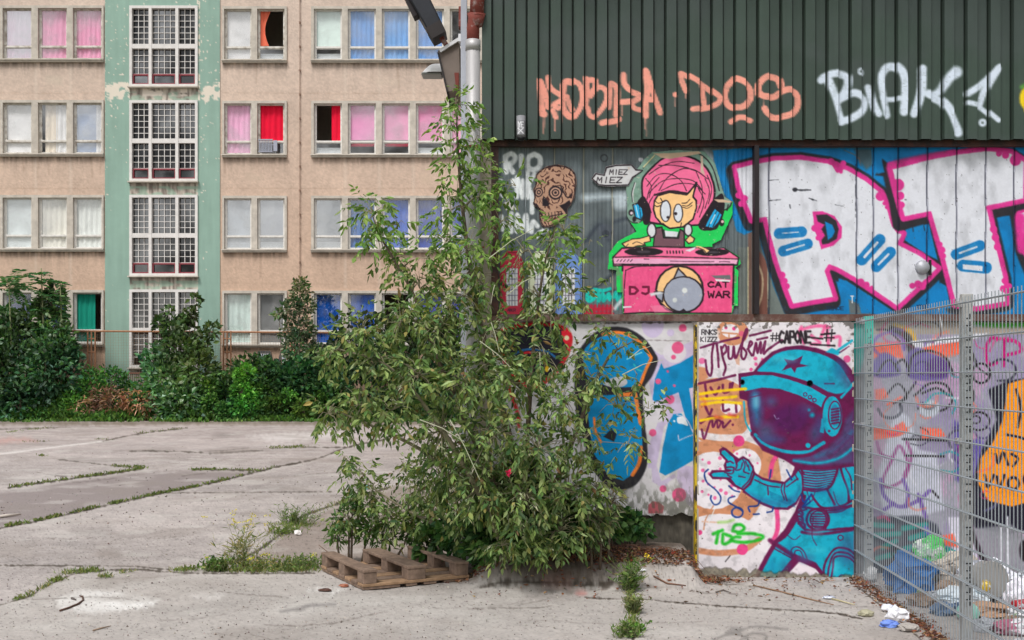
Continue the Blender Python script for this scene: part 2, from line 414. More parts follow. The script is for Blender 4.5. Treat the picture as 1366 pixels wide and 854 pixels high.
# painted green strip with peeling
G = Canvas(axis(140, 294, 1.3, [175, 263]), axis(-3, 566, 1.3, [h[2] for h in STAIR]+[h[3] for h in STAIR], lo=-110), (141, 170, 156))
X, Y = G.X, G.Y
G.C *= (1+.09*(fbm(X*.03, Y*.03, 4)-.5)+.09*(fbm(X*.2, Y*.02, 6)-.5))[..., None]
pk = fbm(X*.16, Y*.16, 40, 4); pm = np.zeros(X.shape)
for r in range(4):
    yb = 115+126*r
    wgt = np.exp(-((Y-(yb+8))/(11 if r == 0 else 9))**2)*(1.0 if r == 0 else 0.0)
    pm = np.maximum(pm, wgt)
    # stained plaster band below each stair window
    inb = (X > 173) & (X < 264) & (Y > yb) & (Y < yb+19)
    st = fbm(X*.35, Y*.06, 50+r, 3)
    t = np.clip((st-.35)*3, 0, 1)
    colb = np.array([196, 186, 172])*(1-t)[..., None]+np.array([120, 110, 102])*t[..., None]
    g2 = np.clip((fbm(X*.1, Y*.2, 60+r, 3)-.42)*8, 0, 1)*(Y > yb+7)
    colb = colb*(1-g2[..., None]*.75)+np.array([150, 176, 156])*g2[..., None]*.75
    if r == 0:
        pe = np.clip((fbm(X*.09, Y*.2, 71, 3)-.40)*10, 0, 1)*np.clip(1-abs(Y-(yb+8))/6, 0, 1)*(X > 190)*(X < 250)
        pe = np.clip(pe*3, 0, 1)[..., None]; colb = colb*(1-pe)+np.array([226, 214, 200])*pe
    G.C = np.where(inb[..., None], colb, G.C)
peel = np.clip((pk*(.62+.55*pm)-.40)*14*(pm > .2), 0, 1)*((X < 174) | (X > 264))
spk = np.clip((fbm(X*.35, Y*.35, 44, 3)-.76-.10*np.clip((Y-120)/200, 0, 1)+.05*(abs(X-268) < 9)+.03*(abs(X-145) < 6))*22, 0, 1)
edge = np.clip((fbm(X*.3, Y*.3, 47, 3)-.5)*10, 0, 1)*(abs(X-264.5) < 2.2)*(Y < 130)
pp = np.maximum.reduce([peel, spk, edge])[..., None]*((X < 173.5) | (X > 264.5) | (Y < 9))[..., None]
G.C = G.C*(1-pp)+np.array([222, 212, 196])*pp
M_facade = mat_paint('facade_render', .9, 3, .07, .6, 14, .02)
M_green = mat_paint('green_paint', .8, 3, .05, .3, 20, .01)
dr = cv.rectmask(holes+[(141, 293, -200, 600)])
wall = cv.mesh('wall', DB, M_facade, bld, drop=dr)
gw = G.mesh('stair_wall', DB-.03, M_green, bld, drop=G.rectmask(STAIR))
# building body behind the facade, roof, reveals
mb = MB()
x0, _, z1 = at(-160, -110, DB); x1 = at(1100, 0, DB)[0]; zt = z1
xr = at(648, 0, DB)[0]
mb.box(x0, x0+.3, DB+.05, DB+11, 0, zt); mb.box(x1-.3, x1, DB, DB+11, 0, zt); mb.box(xr, x1, DB+.01, DB+.3, 0, zt)
mb.box(x0, x1, DB+10.7, DB+11, 0, zt)
mb.build('outer_wall', mat('building_render', (205, 178, 152), .9, scale=3, amt=.1, bump=.4, bscale=15, bdist=.02), bld)
MB().box(x0-.4, x1+.4, DB-.5, DB+11.4, zt, zt+.35).build('roof', mat('roofing', (90, 88, 86)), bld)
mb = MB()
for r in range(5):
    zf = CH-(ROWY[0]-22+STEP*r-HZ)/F*DB
    mb.box(x0+.3, x1-.3, DB+.4, DB+10.6, zf-.15, zf)
mb.build('floor_slab', mat('interior', (150, 142, 134)), bld)
MB().box(x0+.3, x1-.3, DB+2.4, DB+2.6, .02, zt-.3).build('inner_wall', mat('room_wall', (176, 164, 150)), bld)
M_conc = mat('window_concrete', (196, 188, 176), .9, scale=4, amt=.30, bump=.4, bscale=20, bdist=.01)
M_frame = mat('window_wood', (226, 223, 217), .7, scale=7, amt=.22, bump=.1)
M_frame2 = mat2('weathered_window_wood', (222, 218, 210), (160, 148, 132), scale=5, thr=.56, width=.1)
M_glass = mat_glass('window_glass', .07); M_glass2 = mat_glass('window_glass_pale', .22)
def bxp(mb, a, b, c, d, y0, y1, D=DB):
    """box given by wall-unit rectangle a..b , c..d (top, bottom) at distance D"""
    X0 = (a-CX)/F*D; X1 = (b-CX)/F*D; Z0 = CH-(d-HZ)/F*D; Z1 = CH-(c-HZ)/F*D
    mb.box(X0, X1, y0, y1, Z0, Z1)
def surround(a, b, c, d, sashes):
    mb = MB()
    bxp(mb, a, b, c, c+3.5, DB-.07, DB+.25); bxp(mb, a, b, d-3.2, d, DB-.12, DB+.25)
    ed = [a]+[e for s in sashes for e in s]+[b]
    for i in range(0, len(ed), 2):
        bxp(mb, ed[i], ed[i+1], c+3.5, d-3.2, DB-.07, DB+.25)
    bxp(mb, a-.6, b+.6, d-3.9, d-2.3, DB-.17, DB-.121)
    return mb.build('window_surround', M_conc, bld)
for r in range(4):
    c = ROWY[r]; surround(-3, 139, c, c+75.5, [(4.5, 43), (51.5, 90), (98, 136.5)])
    c = ROWM[r]-2+(1.5 if r in (1,) else 0); c = ROWY[r]+1
    surround(297, 383, c, c+75.5, [(299.5, 336), (343.5, 380)])
    surround(415.5, 648, c, c+75.5, [(419+45.3*k, 456.5+45.3*k) for k in range(5)])
def cloth(col): return mat('cloth_%d_%d_%d' % col, tuple(min(250, q*1.1+6) for q in col), .9, scale=2.5, amt=.12, bump=0)
def curtain(a, b, c, d, col, parent, fold=True, gather=0, dy=.175):
    n = max(8, int((b-a)*1.4)); V = []; Fc = []
    X0 = (a-CX)/F*DB; X1 = (b-CX)/F*DB; Z0 = CH-(d-HZ)/F*DB; Z1 = CH-(c-HZ)/F*DB
    ph = random.random()*6; k = 26+random.random()*10
    rows = 6
    for j in range(rows+1):
        t = j/rows
        for i in range(n+1):
            x = X0+(X1-X0)*i/n
            if gather: x = X0+(x-X0)*(1-gather*math.sin(t*math.pi*.9))
            y = DB+dy+(.02*math.sin(x*k+ph)+.012*math.sin(x*k*.37+1) if fold else .004*math.sin(x*5))
            V.append((x, y, Z1+(Z0-Z1)*t))
    for j in range(rows):
        for i in range(n):
            q = j*(n+1)+i; Fc.append((q, q+n+1, q+n+2, q+1))
    return raw_mesh('curtain', V, Fc, cloth(col), parent, smooth=True)
PINK = (240, 150, 182); BLUE = (98, 152, 212); DB2 = (36, 66, 160); RED = (206, 8, 46); WH = (226, 236, 238); LILAC = (232, 190, 212)
SP = {  # per bay: list of cloth pieces (from, to, colour, folds, down to)
 (0, 'L0'): [(0, 1, (240, 180, 205), 1)], (0, 'L1'): [(0, 1, PINK, 1)], (0, 'L2'): [(0, 1, PINK, 1)],
 (1, 'L0'): [(0, 1, (238, 242, 240), 0)], (1, 'L1'): [(.15, .6, (236, 212, 196), 1), (.55, 1, (238, 236, 240), 1)], (1, 'L2'): [(0, .78, (150, 165, 190), 0), (.75, 1, (232, 234, 240), 1)],
 (2, 'L0'): [(0, 1, (214, 226, 228), 0)], (2, 'L1'): [(.05, 1, (224, 220, 210), 1)], (2, 'L2'): [(0, 1, (214, 218, 214), 1)],
 (3, 'L0'): [(0, 1, (22, 50, 110), 1)], (3, 'L1'): [(0, .9, (35, 60, 85), 1)], (3, 'L2'): [(0, .72, (10, 125, 105), 1)],
 (0, 'M0'): [(0, 1, (240, 246, 250), 0)], (0, 'M1'): [(0, .45, (205, 100, 75), 1, .7)],
 (1, 'M0'): [(0, 1, (236, 165, 196), 1)], (1, 'M1'): [(0, 1, RED, 1, .72)],
 (2, 'M0'): [(0, 1, (186, 192, 198), 0)], (2, 'M1'): [(0, 1, (168, 172, 180), 0, .75)],
 (3, 'M0'): [(0, 1, (196, 212, 206), 1)], (3, 'M1'): [(0, 1, (96, 98, 98), 0)],
 (0, 'R0'): [(0, 1, (206, 230, 216), 0, .74)], (0, 'R1'): [(0, 1, BLUE, 1)], (0, 'R2'): [(0, 1, (112, 162, 216), 1)], (0, 'R3'): [(0, 1, (100, 150, 210), 1)], (0, 'R4'): [],
 (1, 'R0'): [(.6, 1, RED, 1, .72)], (1, 'R1'): [(0, 1, (238, 150, 190), 0, .7)], (1, 'R2'): [(0, 1, (236, 160, 190), 0, .7)], (1, 'R3'): [(0, 1, (240, 140, 180), 0, .72)], (1, 'R4'): [(0, 1, (230, 160, 190), 1)],
 (2, 'R0'): [(0, 1, (140, 145, 150), 0, .75)], (2, 'R1'): [(0, 1, (90, 120, 170), 1)], (2, 'R2'): [(0, 1, (60, 100, 190), 1)], (2, 'R3'): [(0, 1, DB2, 1)], (2, 'R4'): [(0, 1, DB2, 1)],
 (3, 'R0'): [(0, 1, (0, 84, 176), 1)], (3, 'R1'): [(0, 1, (0, 80, 174), 1)], (3, 'R2'): [], (3, 'R3'): [(0, 1, (70, 80, 160), 1)], (3, 'R4'): [(0, 1, (60, 70, 150), 1)],
}
OPEN = {(0, 'M1'), (1, 'M1'), (1, 'R0'), (3, 'R2'), (3, 'L2')}
PALE = {(0, 'L0'), (1, 'L2'), (2, 'M0'), (2, 'M1'), (2, 'R0')}
for (a, b, c, d, r, key) in SASH:
    mb = MB(); tr = c+(d-c)*.735; fw = 1.7; fy0 = DB+.06; fy1 = DB+.15
    for q in [(a, a+fw, c, d), (b-fw, b, c, d), (a+fw, b-fw, c, c+1.6), (a+fw, b-fw, d-1.6, d), (a+fw, b-fw, tr-1.2, tr+1.2)]: bxp(mb, *q, fy0, fy1)
    # inner casements standing slightly proud
    for q in [(a+fw, a+fw+1.1, c+1.6, tr-1.2), (b-fw-1.1, b-fw, c+1.6, tr-1.2), (a+fw, a+fw+1.0, tr+1.2, d-1.6), (b-fw-1, b-fw, tr+1.2, d-1.6), (a+fw+1, b-fw-1, d-2.8, d-1.6), (a+fw+1, b-fw-1, tr+1.2, tr+2.1)]: bxp(mb, *q, fy0+.02, fy1+.02)
    wn = mb.build('window', M_frame if r >= 2 or key[0] == 'R' else M_frame2, bld)
    g = M_glass2 if (r, key) in PALE else M_glass
    pm_ = MB()
    if (r, key) not in OPEN: bxp(pm_, a+fw+1, b-fw-1, c+1.6, tr-1.2, DB+.11, DB+.115)
    bxp(pm_, a+fw+1, b-fw-1, tr+2.1, d-2.8, DB+.11, DB+.115)
    pm_.build('pane', g, wn)
    for it in SP.get((r, key), []):
        f0, f1, col, fold = it[:4]; dn = it[4] if len(it) > 4 else 1
        curtain(a+1+(b-a-2)*f0, a+1+(b-a-2)*f1, c+1, c+1+(d-c-2)*dn, col, wn, bool(fold), gather=.5 if (r, key) == (0, 'M1') else 0)
    if (r, key) in {(0, 'M0'), (0, 'R0'), (1, 'R0'), (1, 'R3'), (2, 'M1'), (2, 'R0'), (0, 'M1')}:      # pale sill board behind the low pane
        q = MB(); bxp(q, a+2, b-2, tr+7, d-2, DB+.24, DB+.26); q.build('sill_board', cloth((215, 220, 228)), wn)
    if (r, key) in {(1, 'R1'), (1, 'R2')}:
        q = MB(); bxp(q, a+2, b-2, tr+1, tr+5.5, DB+.24, DB+.26); q.build('red_cloth', cloth((190, 20, 60)), wn)
# stair windows
M_white = mat('white_lattice', (222, 218, 214), .7, scale=6, amt=.15)
M_red = mat('maroon_wood', (142, 66, 74), .6, scale=6, amt=.2)
M_lat = mat_glass('stair_glass', .13, (128, 130, 134))
for r in range(4):
    a, b, c, d = STAIR[r]
    mb = MB(); cols = [(a+2, a+24.3, 3), (a+28.2, a+59.8, 4), (a+63.8, b-2, 3)]
    for q in [(a-1.5, a+2, c-1.5, d+1.5), (b-2, b+1.5, c-1.5, d+1.5), (a+24.3, a+28.2, c+2, d-2), (a+59.8, a+63.8, c+2, d-2), (a+2, b-2, c-1.5, c+2), (a+2, b-2, d-2, d+1.5)]: bxp(mb, *q, DB-.10, DB+.14)
    for x_0, x_1, n in cols: bxp(mb, x_0, x_1, c+49.5, c+55.5, DB-.085, DB+.13)
    wn = mb.build('stair_window', M_white, bld)
    lt = MB(); gl = MB()
    blocks = [(c+2, c+49.5, 6), (c+55.5, c+88.5, 4)]
    for x_0, x_1, n in cols:
        for (t, bt, m) in blocks:
            for i in range(1, n): xx = x_0+(x_1-x_0)*i/n; bxp(lt, xx-.42, xx+.42, t, bt, DB+.03, DB+.06)
            for i in range(1, m+(1 if m == 4 else 0)): yy = t+(bt-t)*i/m; bxp(lt, x_0, x_1, yy-.38, yy+.38, DB+.033, DB+.057)
        bxp(gl, x_0, x_1, c+2, c+88.5, DB+.08, DB+.085)
    lt.build('lattice', M_white, wn); gl.build('pane', M_lat, wn)
    rf = MB(); rp = MB()
    if r < 3:
        for x_0, x_1, n in cols:
            t, bt = c+89, d-2
            for q in [(x_0, x_0+1.9, t, bt), (x_1-1.9, x_1, t, bt), (x_0+1.9, x_1-1.9, t, t+1.9), (x_0+1.9, x_1-1.9, bt-1.9, bt)]: bxp(rf, *q, DB-.02, DB+.1)
            bxp(rp, x_0+1.3, x_1-1.3, t+1.3, bt-1.3, DB+.05, DB+.055)
        rf.build('vent_frame', M_red, wn); rp.build('vent_pane', mat_glass('vent_glass', .3 if r == 0 else .1, (150, 155, 160)), wn)
    # sill
    sl_ = MB(); bxp(sl_, a-3, b+3, d+1.5, d+3.2, DB-.2, DB); sl_.build('window_sill', M_conc, wn)
    # stairs landing light shade inside
# basement windows low on the wall, lightning cable
for (a, b) in [(341, 365), (371, 393), (96, 118)]:
    mb = MB(); D2 = DB-.02
    pr = [((a-1-CX)/F*DB, D2, CH-(490-HZ)/F*DB), ((b+1-CX)/F*DB, D2, CH-(490-HZ)/F*DB), ((b-3-CX)/F*DB, D2, CH-(470-HZ)/F*DB), ((b-5-CX)/F*DB, D2, CH-(468-HZ)/F*DB), ((a+5-CX)/F*DB, D2, CH-(468-HZ)/F*DB), ((a+3-CX)/F*DB, D2, CH-(470-HZ)/F*DB)]
    if a > 200:
        mb.prism(pr, (0, -.06, 0)); bw = mb.build('basement_window', mat('dark_frame', (82, 84, 84)), bld)
        mb = MB(); bxp(mb, a+5, b-5, 472, 490, DB-.10, DB-.083); mb.build('pane', mat('pale_shutter', (190, 196, 204), scale=3), bw)
mb = MB(); zz = CH-(372-HZ)/F*DB
mb.tube([at(400, -100, DB-.06), at(400, 372, DB-.06)], .013, 6)
for k in range(-1, 12):
    p = at(400, 30+32*k, DB-.05)
    if p[2] > zz: mb.box(p[0]-.03, p[0]+.03, p[1]-.03, p[1]+.05, p[2]-.03, p[2]+.03)
mb.build('lightning_cable', mat('cable', (146, 118, 102)), bld)
# box hanging in the open red-curtained window
mb = MB(); D2 = DB-.15
for i in range(9):
    bxp(mb, 347+i*2.0, 347+i*2.0+.8, 188.5, 203, D2-.02, D2+.02)
bxp(mb, 346, 365, 187, 188.4, D2-.04, D2+.03); bxp(mb, 346, 365, 203, 204, D2-.04, D2+.03); bxp(mb, 366, 371, 188.5, 203, D2-.03, D2+.04); bxp(mb, 363, 368, 194, 195, D2-.01, D2+.02)
rk = mb.build('window_rack', mat('grey_plastic', (165, 168, 182), .5), None)
tag(rk, 'small grey slatted rack on the sill of the open red curtained window', 'rack')
# ============================================================ rusty fence in front of the building
DFN = 41.6
fr = thing('mesh_fence', at(240, HZ, DFN)[:2]+(0,), 'tall rusty wire mesh fence with ladder posts before the dormitory', 'fence')
M_rust = mat('rusty_steel', (168, 122, 92), .85, scale=12, amt=.3)
for x in (122, 303, 388):
    mb = MB()
    for dx in (-5, 0, 5): 
        mb.tube([at(x+dx, 570, DFN), at(x+dx, 441.5, DFN)], .032, 6)
    for k in range(6): mb.tube([at(x-5, 452+k*18, DFN), at(x+5, 452+k*18, DFN)], .025, 5)
    mb.build('post', M_rust, fr)
MB().tube([at(60, 441.5, DFN), at(445, 444, DFN)], .035, 6).build('top_rail', M_rust, fr)
mb = MB()
for k in range(110):
    x = 60+k*3.5
    p, q = Vector(at(x, 442, DFN+.04)), Vector(at(x, 566, DFN+.04)); mb.box(p.x-.0025, p.x+.0025, p.y-.003, p.y+.003, q.z, p.z)
for k in range(34):
    p, q = at(60, 443+k*3.6, DFN+.04), at(445, 443+k*3.6, DFN+.04); mb.box(p[0], q[0], p[1]-.004, p[1]+.004, p[2]-.0025, p[2]+.0025)
mb.build('wire_mesh', mat('mesh_wire', (150, 125, 105)), fr)
# low picket gate
pg = thing('picket_gate', at(168, HZ, 41.0)[:2]+(0,), 'low brown metal picket gate almost swallowed by weeds below the stairwell', 'gate')
mb = MB()
for k in range(15): mb.box(*sorted([at(150+k*2.6, 0, 41)[0], at(151+k*2.6, 0, 41)[0]]), 40.98, 41.02, 0, at(0, 497, 41)[2]-.03)
mb.build('picket', mat('gate_steel', (140, 122, 108), scale=10, amt=.3), pg)
mb = MB(); 
for y_ in (497, 515): a = at(149, y_, 41); b = at(190, y_, 41); mb.box(a[0], b[0], 40.955, 40.978, a[2]-.05, a[2])
mb.build('rail', mat('gate_rail', (120, 84, 70)), pg)
# ============================================================ ground
def sstep(t): t = np.clip(t, 0, 1); return t*t*(3-2*t)
def mound(x, y):
    x = np.asarray(x, float); y = np.asarray(y, float)
    m = .26*sstep((y-8.25)/.75)*sstep((x+.42)/.4)*(1-sstep((x-1.36)/.14))
    m = m*(.9+.25*vnoise(x*3+50, y*3+50, 81))
    return m
def zg(x, y): return float(mound(x, y))
xs = axis(-60, 1440, 1.25, lo=-400, hi=1700, coarse=10)
ys = sorted(list(np.arange(561.5, 640, .8))+list(np.arange(640, 870, 1.1))+list(np.arange(871, 1500, 12)))
gc = Canvas(xs, ys, (170, 162, 158))
X, Y = gc.X, gc.Y
DD = CH*F/(Y-HZ); WX = (X-CX)/F*DD; WY = DD
n_a = fbm(WX*.5, WY*.5, 1); n_b = fbm(WX*3, WY*3, 2); n_c = fbm(WX*14, WY*14, 3, 3); n_d = fbm(WX*60, WY*60, 8, 2)
gc.C *= (1+.20*(n_a-.5)+.16*(n_b-.5)+.14*(n_c-.5)+.16*(n_d-.5)*(Y > 600))[..., None]
far = np.clip((640-Y)/70, 0, 1)[..., None]
gc.C = gc.C*(1-far)+(gc.C*np.array([.985, .965, .965]))*far
# foreground slab a little lighter and greyer, a brown patch further back
gc.poly((180, 175, 168), [(-60, 812), (15, 800), (60, 787), (75, 772), (235, 766), (420, 762), (640, 762), (830, 762), (1140, 790), (1400, 860), (1700, 1500), (-400, 1500), (-400, 830)], soft=3, alpha=.5, wob=3)
gc.poly((136, 126, 124), [(-400, 706), (-60, 668), (92, 642), (190, 630), (300, 628), (352, 628), (217, 658), (130, 678), (-60, 716), (-400, 790)], soft=3, alpha=.85, wob=4)
gc.poly((132, 118, 108), [(300, 752), (352, 734), (400, 698), (452, 672), (520, 650), (600, 640), (700, 700), (640, 745), (425, 757)], soft=3, alpha=.6, wob=5)
gc.poly((104, 90, 78), [(640, 742), (720, 722), (800, 712), (930, 712), (930, 768), (850, 778), (760, 788), (690, 784), (600, 770)], soft=6, alpha=.8, wob=9)
gc.poly((150, 142, 130), [(850, 735), (925, 730), (928, 764), (862, 764), (830, 750)], soft=3, alpha=.8, wob=3)
gc.poly((200, 150, 140), [(-60, 584), (40, 584), (50, 589), (-60, 595)], soft=3, alpha=.5, wob=4)
for c_, p_, a_ in [((224, 222, 218), [(75, 800), (110, 786), (160, 790), (215, 800), (190, 812), (120, 818), (80, 812)], .7), ((228, 226, 222), [(130, 806), (170, 802), (205, 806), (170, 813)], .8), ((222, 220, 216), [(412, 787), (440, 784), (462, 787), (440, 793)], .8), ((216, 212, 208), [(330, 582), (460, 575), (500, 580), (360, 590)], .6), ((218, 214, 210), [(255, 795), (300, 792), (290, 800)], .5)]:
    gc.poly(c_, p_, soft=4, alpha=a_, wob=8)
nn = np.clip((fbm(WX*1.3, WY*1.3, 16, 4)-.56)*6, 0, 1)*.35
gc.C = gc.C*(1-nn[..., None])+np.array([140, 131, 124])*nn[..., None]
nn = np.clip((fbm(WX*2.1, WY*2.1, 26, 4)-.6)*7, 0, 1)*.4
gc.C = gc.C*(1-nn[..., None])+np.array([200, 196, 190])*nn[..., None]
gc.C *= (1-.22*np.clip((fbm(WX*90, WY*90, 8, 1)-.8)*8, 0, 1)*np.clip((Y-640)/80, 0, 1))[..., None]
hgt = np.zeros(X.shape)
CR = [([(-400, 790), (-60, 716), (0, 705), (60, 693), (130, 677), (217, 658), (272, 647), (353, 627), (368, 623), (423, 612), (463, 597), (520, 585)], 1.6, 1),
      ([(11, 651), (92, 639), (147, 632), (191, 625)], 1.8, 1), ([(77, 613), (158, 622), (191, 625)], 1.0, .6), ([(257, 627), (298, 627), (353, 628)], 1.5, .8),
      ([(221, 658), (331, 657), (449, 656)], .9, .7), ([(173, 602), (220, 602), (272, 604)], 1.2, .7), ([(136, 589), (184, 579), (250, 571)], 1.0, .7),
      ([(-400, 750), (-60, 752), (0, 754), (140, 755), (180, 756), (235, 760), (276, 754)], 1.2, .8), ([(360, 598), (400, 597), (460, 597)], 1.0, .7),
      ([(-20, 812), (15, 803), (40, 795), (55, 785), (74, 776), (100, 766), (129, 762), (180, 760), (235, 764), (290, 765), (420, 765)], 1.5, .8),
      ([(276, 760), (330, 742), (370, 716), (400, 692), (430, 679), (452, 672), (520, 650)], 2.5, .9), ([(640, 786), (700, 785), (780, 786), (835, 787)], 1.3, .8),
      ([(840, 797), (900, 804), (1000, 811), (1110, 818), (1150, 826)], 1.5, .95), ([(780, 797), (815, 799), (835, 800)], 1.6, .8), ([(842, 740), (838, 790), (846, 830), (838, 900)], 3.5, .8),
      ([(780, 786), (835, 785)], 1.2, .8), ([(280, 605), (330, 602), (350, 601)], 1.6, .5), ([(0, 573), (60, 571), (100, 570)], 1, .5), ([(925, 778), (1000, 782), (1060, 794)], .8, .6),
      ([(450, 680), (500, 676), (540, 684)], 1.6, .6), ([(440, 700), (490, 696), (520, 704)], 1.4, .6), ([(1140, 780), (1165, 800), (1200, 830), (1250, 870)], 1.5, .7)]
for pts, w_, a_ in CR:
    gc.stroke((196, 190, 184), w_*2.6, [(a+1, b+1.4) for a, b in pts], soft=1.2, alpha=a_*.35, wob=3); gc.stroke((66, 58, 50), w_*1.1, pts, soft=.7, alpha=min(1, a_*1.1), wob=2.6)
gc.stroke((222, 218, 214), 1.6, [(-400, 650), (-60, 612), (0, 606), (70, 597), (136, 589)], soft=.8, alpha=.75)
gc.stroke((120, 116, 114), [3, 5, 2], [(375, 816), (400, 812), (415, 808), (447, 806)], soft=2, alpha=.75)
gc.stroke((150, 144, 140), 5, [(95, 612), (150, 614), (180, 612)], soft=3, alpha=.4)
gc.stroke((140, 130, 124), 5, [(283, 603), (330, 600)], soft=3, alpha=.5); gc.stroke((140, 130, 124), 6, [(365, 618), (400, 613), (460, 615)], soft=3, alpha=.5)
gc.dot((196, 110, 104), 775, 792, 8, 2.5, soft=2.5, alpha=.5); gc.stroke((200, 140, 130), 5, [(725, 784), (760, 785)], soft=3, alpha=.35)
rk_ = random.Random(11)
for i_ in range(46):                                    # hairline cracks
    x_ = rk_.uniform(-40, 1150); y_ = rk_.uniform(600, 850); pts = [(x_, y_)]; a_ = rk_.uniform(-.5, .5)
    for j_ in range(rk_.randint(2, 6)):
        a_ += rk_.uniform(-.5, .5); st_ = (y_-HZ)*rk_.uniform(.05, .16); x_ += st_*math.cos(a_); y_ += st_*math.sin(a_)*.25; pts.append((x_, y_))
    gc.stroke((92, 84, 78), rk_.uniform(.5, 1.1), pts, soft=.6, alpha=rk_.uniform(.25, .65), wob=1.8, smooth=False)
for i_ in range(26):                                    # oil and damp stains
    x_ = rk_.uniform(-40, 1150); y_ = rk_.uniform(575, 850); k_ = (y_-HZ)/260
    gc.dot(rk_.choice([(112, 104, 100), (128, 118, 110), (204, 200, 194), (120, 112, 104)]), x_, y_, rk_.uniform(8, 46)*k_+3, rk_.uniform(2, 6)*k_+1, soft=4*k_+1, alpha=rk_.uniform(.15, .42))
gc.stroke((112, 100, 86), 5, [(-60, 564), (120, 565), (260, 563.5), (400, 564.5), (700, 564)], soft=2.5, alpha=.8, wob=4)
# black tag sprayed on the slab
for p_ in [[(985, 842), (1010, 836), (1050, 840)], [(955, 852), (975, 845), (995, 850), (1000, 858)], [(985, 856), (1000, 846), (1022, 848), (1015, 858), (995, 858)], [(975, 868), (1010, 872), (1030, 862)]]:
    gc.stroke((120, 116, 112), 2.6, p_, soft=1.6, alpha=.75)
gc.poly((130, 126, 122), [(968, 846), (975, 836), (990, 838), (988, 846)], soft=2.5, alpha=.7)
H, W = X.shape
MZ = mound(WX, WY)
Z = MZ+.012*(n_c-.5)*(DD < 13)+0.0
V = np.stack([WX, WY, Z], -1).reshape(-1, 3)
idx = np.arange(H*W).reshape(H, W); q = np.stack([idx[:-1, :-1], idx[1:, :-1], idx[1:, 1:], idx[:-1, 1:]], -1).reshape(-1, 4)
M_slab = mat_paint('concrete_slab', .92, 30, .17, .6, 140, .005)
yard = raw_mesh('concrete_yard', V, q, M_slab, None, lin_np(gc.C.reshape(-1, 3)), True); yard['kind'] = 'structure'
mb = MB(); mb.add([(-400, -400, -.03), (400, -400, -.03), (400, 900, -.03), (-400, 900, -.03)], [(0, 1, 2, 3)])
g_ = mb.build('ground', mat2('earth', (120, 112, 96), (92, 104, 70), scale=.6, thr=.5, width=.1, rough=.95)); g_['kind'] = 'structure'
# soil verge below the building
mb = MB(); mb.box(-30, 14, 39.7, 42.3, -.02, .05); v_ = mb.build('soil_verge', mat('soil', (82, 72, 56), .95, amt=.3)); v_['kind'] = 'structure'

# ============================================================ warehouse
DW = 9.1
wh = thing('warehouse', (1.6, DW, 0), 'graffiti covered warehouse with dark green corrugated cladding over steel doors', 'building')
PXM = F/DW
# --- cladding with trapezoidal ribs
ribs = []
x = 655.5-62.5+15.5*2; k = 0
RS = [(655.5-31+17, 655.5)]
bp = []
x = 656-31.0
rib_list = []
while x < 1720:
    # rib (narrow, proud) from x+17.5 to x+31
    rib_list.append((x+17.6, x+30.4)); x += 30.75
DC = DW-.10
ext = []
for a, b in rib_list: ext += [a-3.0, a-2.8, a-1.3, a-1.2, a, b, b+.8, b+1.0, b+2.0, b+2.2]
ext = [e for e in ext if e > 643]
cl = Canvas(sorted(set([643.0, 1700.0]+[round(float(q_), 3) for q_ in np.arange(643, 1700, 1.9) if all(abs(q_-e_) > .7 for e_ in ext)]+[round(e_, 3) for e_ in ext if e_ < 1700])), axis(62, 187, 1.2, lo=-150, coarse=9), (60, 75, 66))
X, Y = cl.X, cl.Y
cl.C *= (1+.16*(fbm(X*.02, Y*.015, 3)-.5)+.12*(fbm(X*.3, Y*.01, 5)-.5))[..., None]
gr_ = np.clip((fbm(X*.012, Y*.02, 8)-.4)*4, 0, 1)[..., None]*.5
cl.C = cl.C*(1-gr_)+np.array([70, 78, 77])*gr_
SAL = (243, 160, 140); v = View(cl, 700, 80, 6.83)
def V_(v, col, w, *ps, **k):
    f_ = 1.12 if (getattr(v, 'c', v) is cl and (isinstance(w, list) or w > 2)) else 1
    for p in ps: v.stroke(col, [q*f_ for q in w] if isinstance(w, list) else w*f_, p, **k)
V_(v, SAL, 8, [(138, 200), (145, 330), (160, 490)]); V_(v, SAL, 7, [(145, 200), (185, 300), (215, 430)]); v.dot(SAL, 178, 495, 30)
V_(v, SAL, 6, [(212, 160), (220, 240), (260, 290), (320, 330)], [(320, 385), (265, 420), (300, 450)], [(255, 470), (280, 530)])
V_(v, SAL, 8, [(440, 205), (370, 205), (345, 300), (350, 440), (400, 510), (445, 520)]); V_(v, SAL, 6, [(440, 210), (490, 230), (520, 320), (510, 430), (460, 520)], [(385, 335), (405, 400), (432, 460)])
V_(v, SAL, 7, [(560, 175), (562, 300), (555, 420)], [(560, 185), (630, 190), (640, 260), (575, 320)]); V_(v, SAL, 6, [(575, 440), (590, 500), (640, 520), (710, 440), (745, 350), (720, 275), (660, 265), (600, 330)])
V_(v, SAL, 7, [(765, 430), (775, 240), (805, 225), (840, 280), (832, 500)], [(700, 585), (780, 565), (855, 550)], [(895, 150), (900, 220), (950, 280), (1050, 330), (970, 385), (880, 395)]); V_(v, SAL, 6, [(970, 400), (1000, 440), (1070, 460)])
V_(v, SAL, 7, [(1095, 110), (1110, 280), (1100, 400), (1100, 520)], [(1105, 120), (1160, 290), (1235, 480)], [(1110, 372), (1180, 370)])
V_(v, SAL, 1.1, [(165, 520), (168, 670)], [(185, 520), (186, 620)], [(275, 520), (272, 655)], [(292, 480), (296, 550)], [(435, 540), (436, 620)], [(885, 420), (883, 515)], [(1090, 540), (1092, 640)], [(1108, 540), (1108, 705)], [(850, 550), (848, 610)], [(340, 480), (338, 570)], alpha=.8)
v = View(cl, 880, 70, 6.21)
v.dot(SAL, 125, 360, 22); V_(v, SAL, 1, [(115, 370), (118, 455)], [(217, 330), (217, 380)], [(848, 390), (850, 460)])
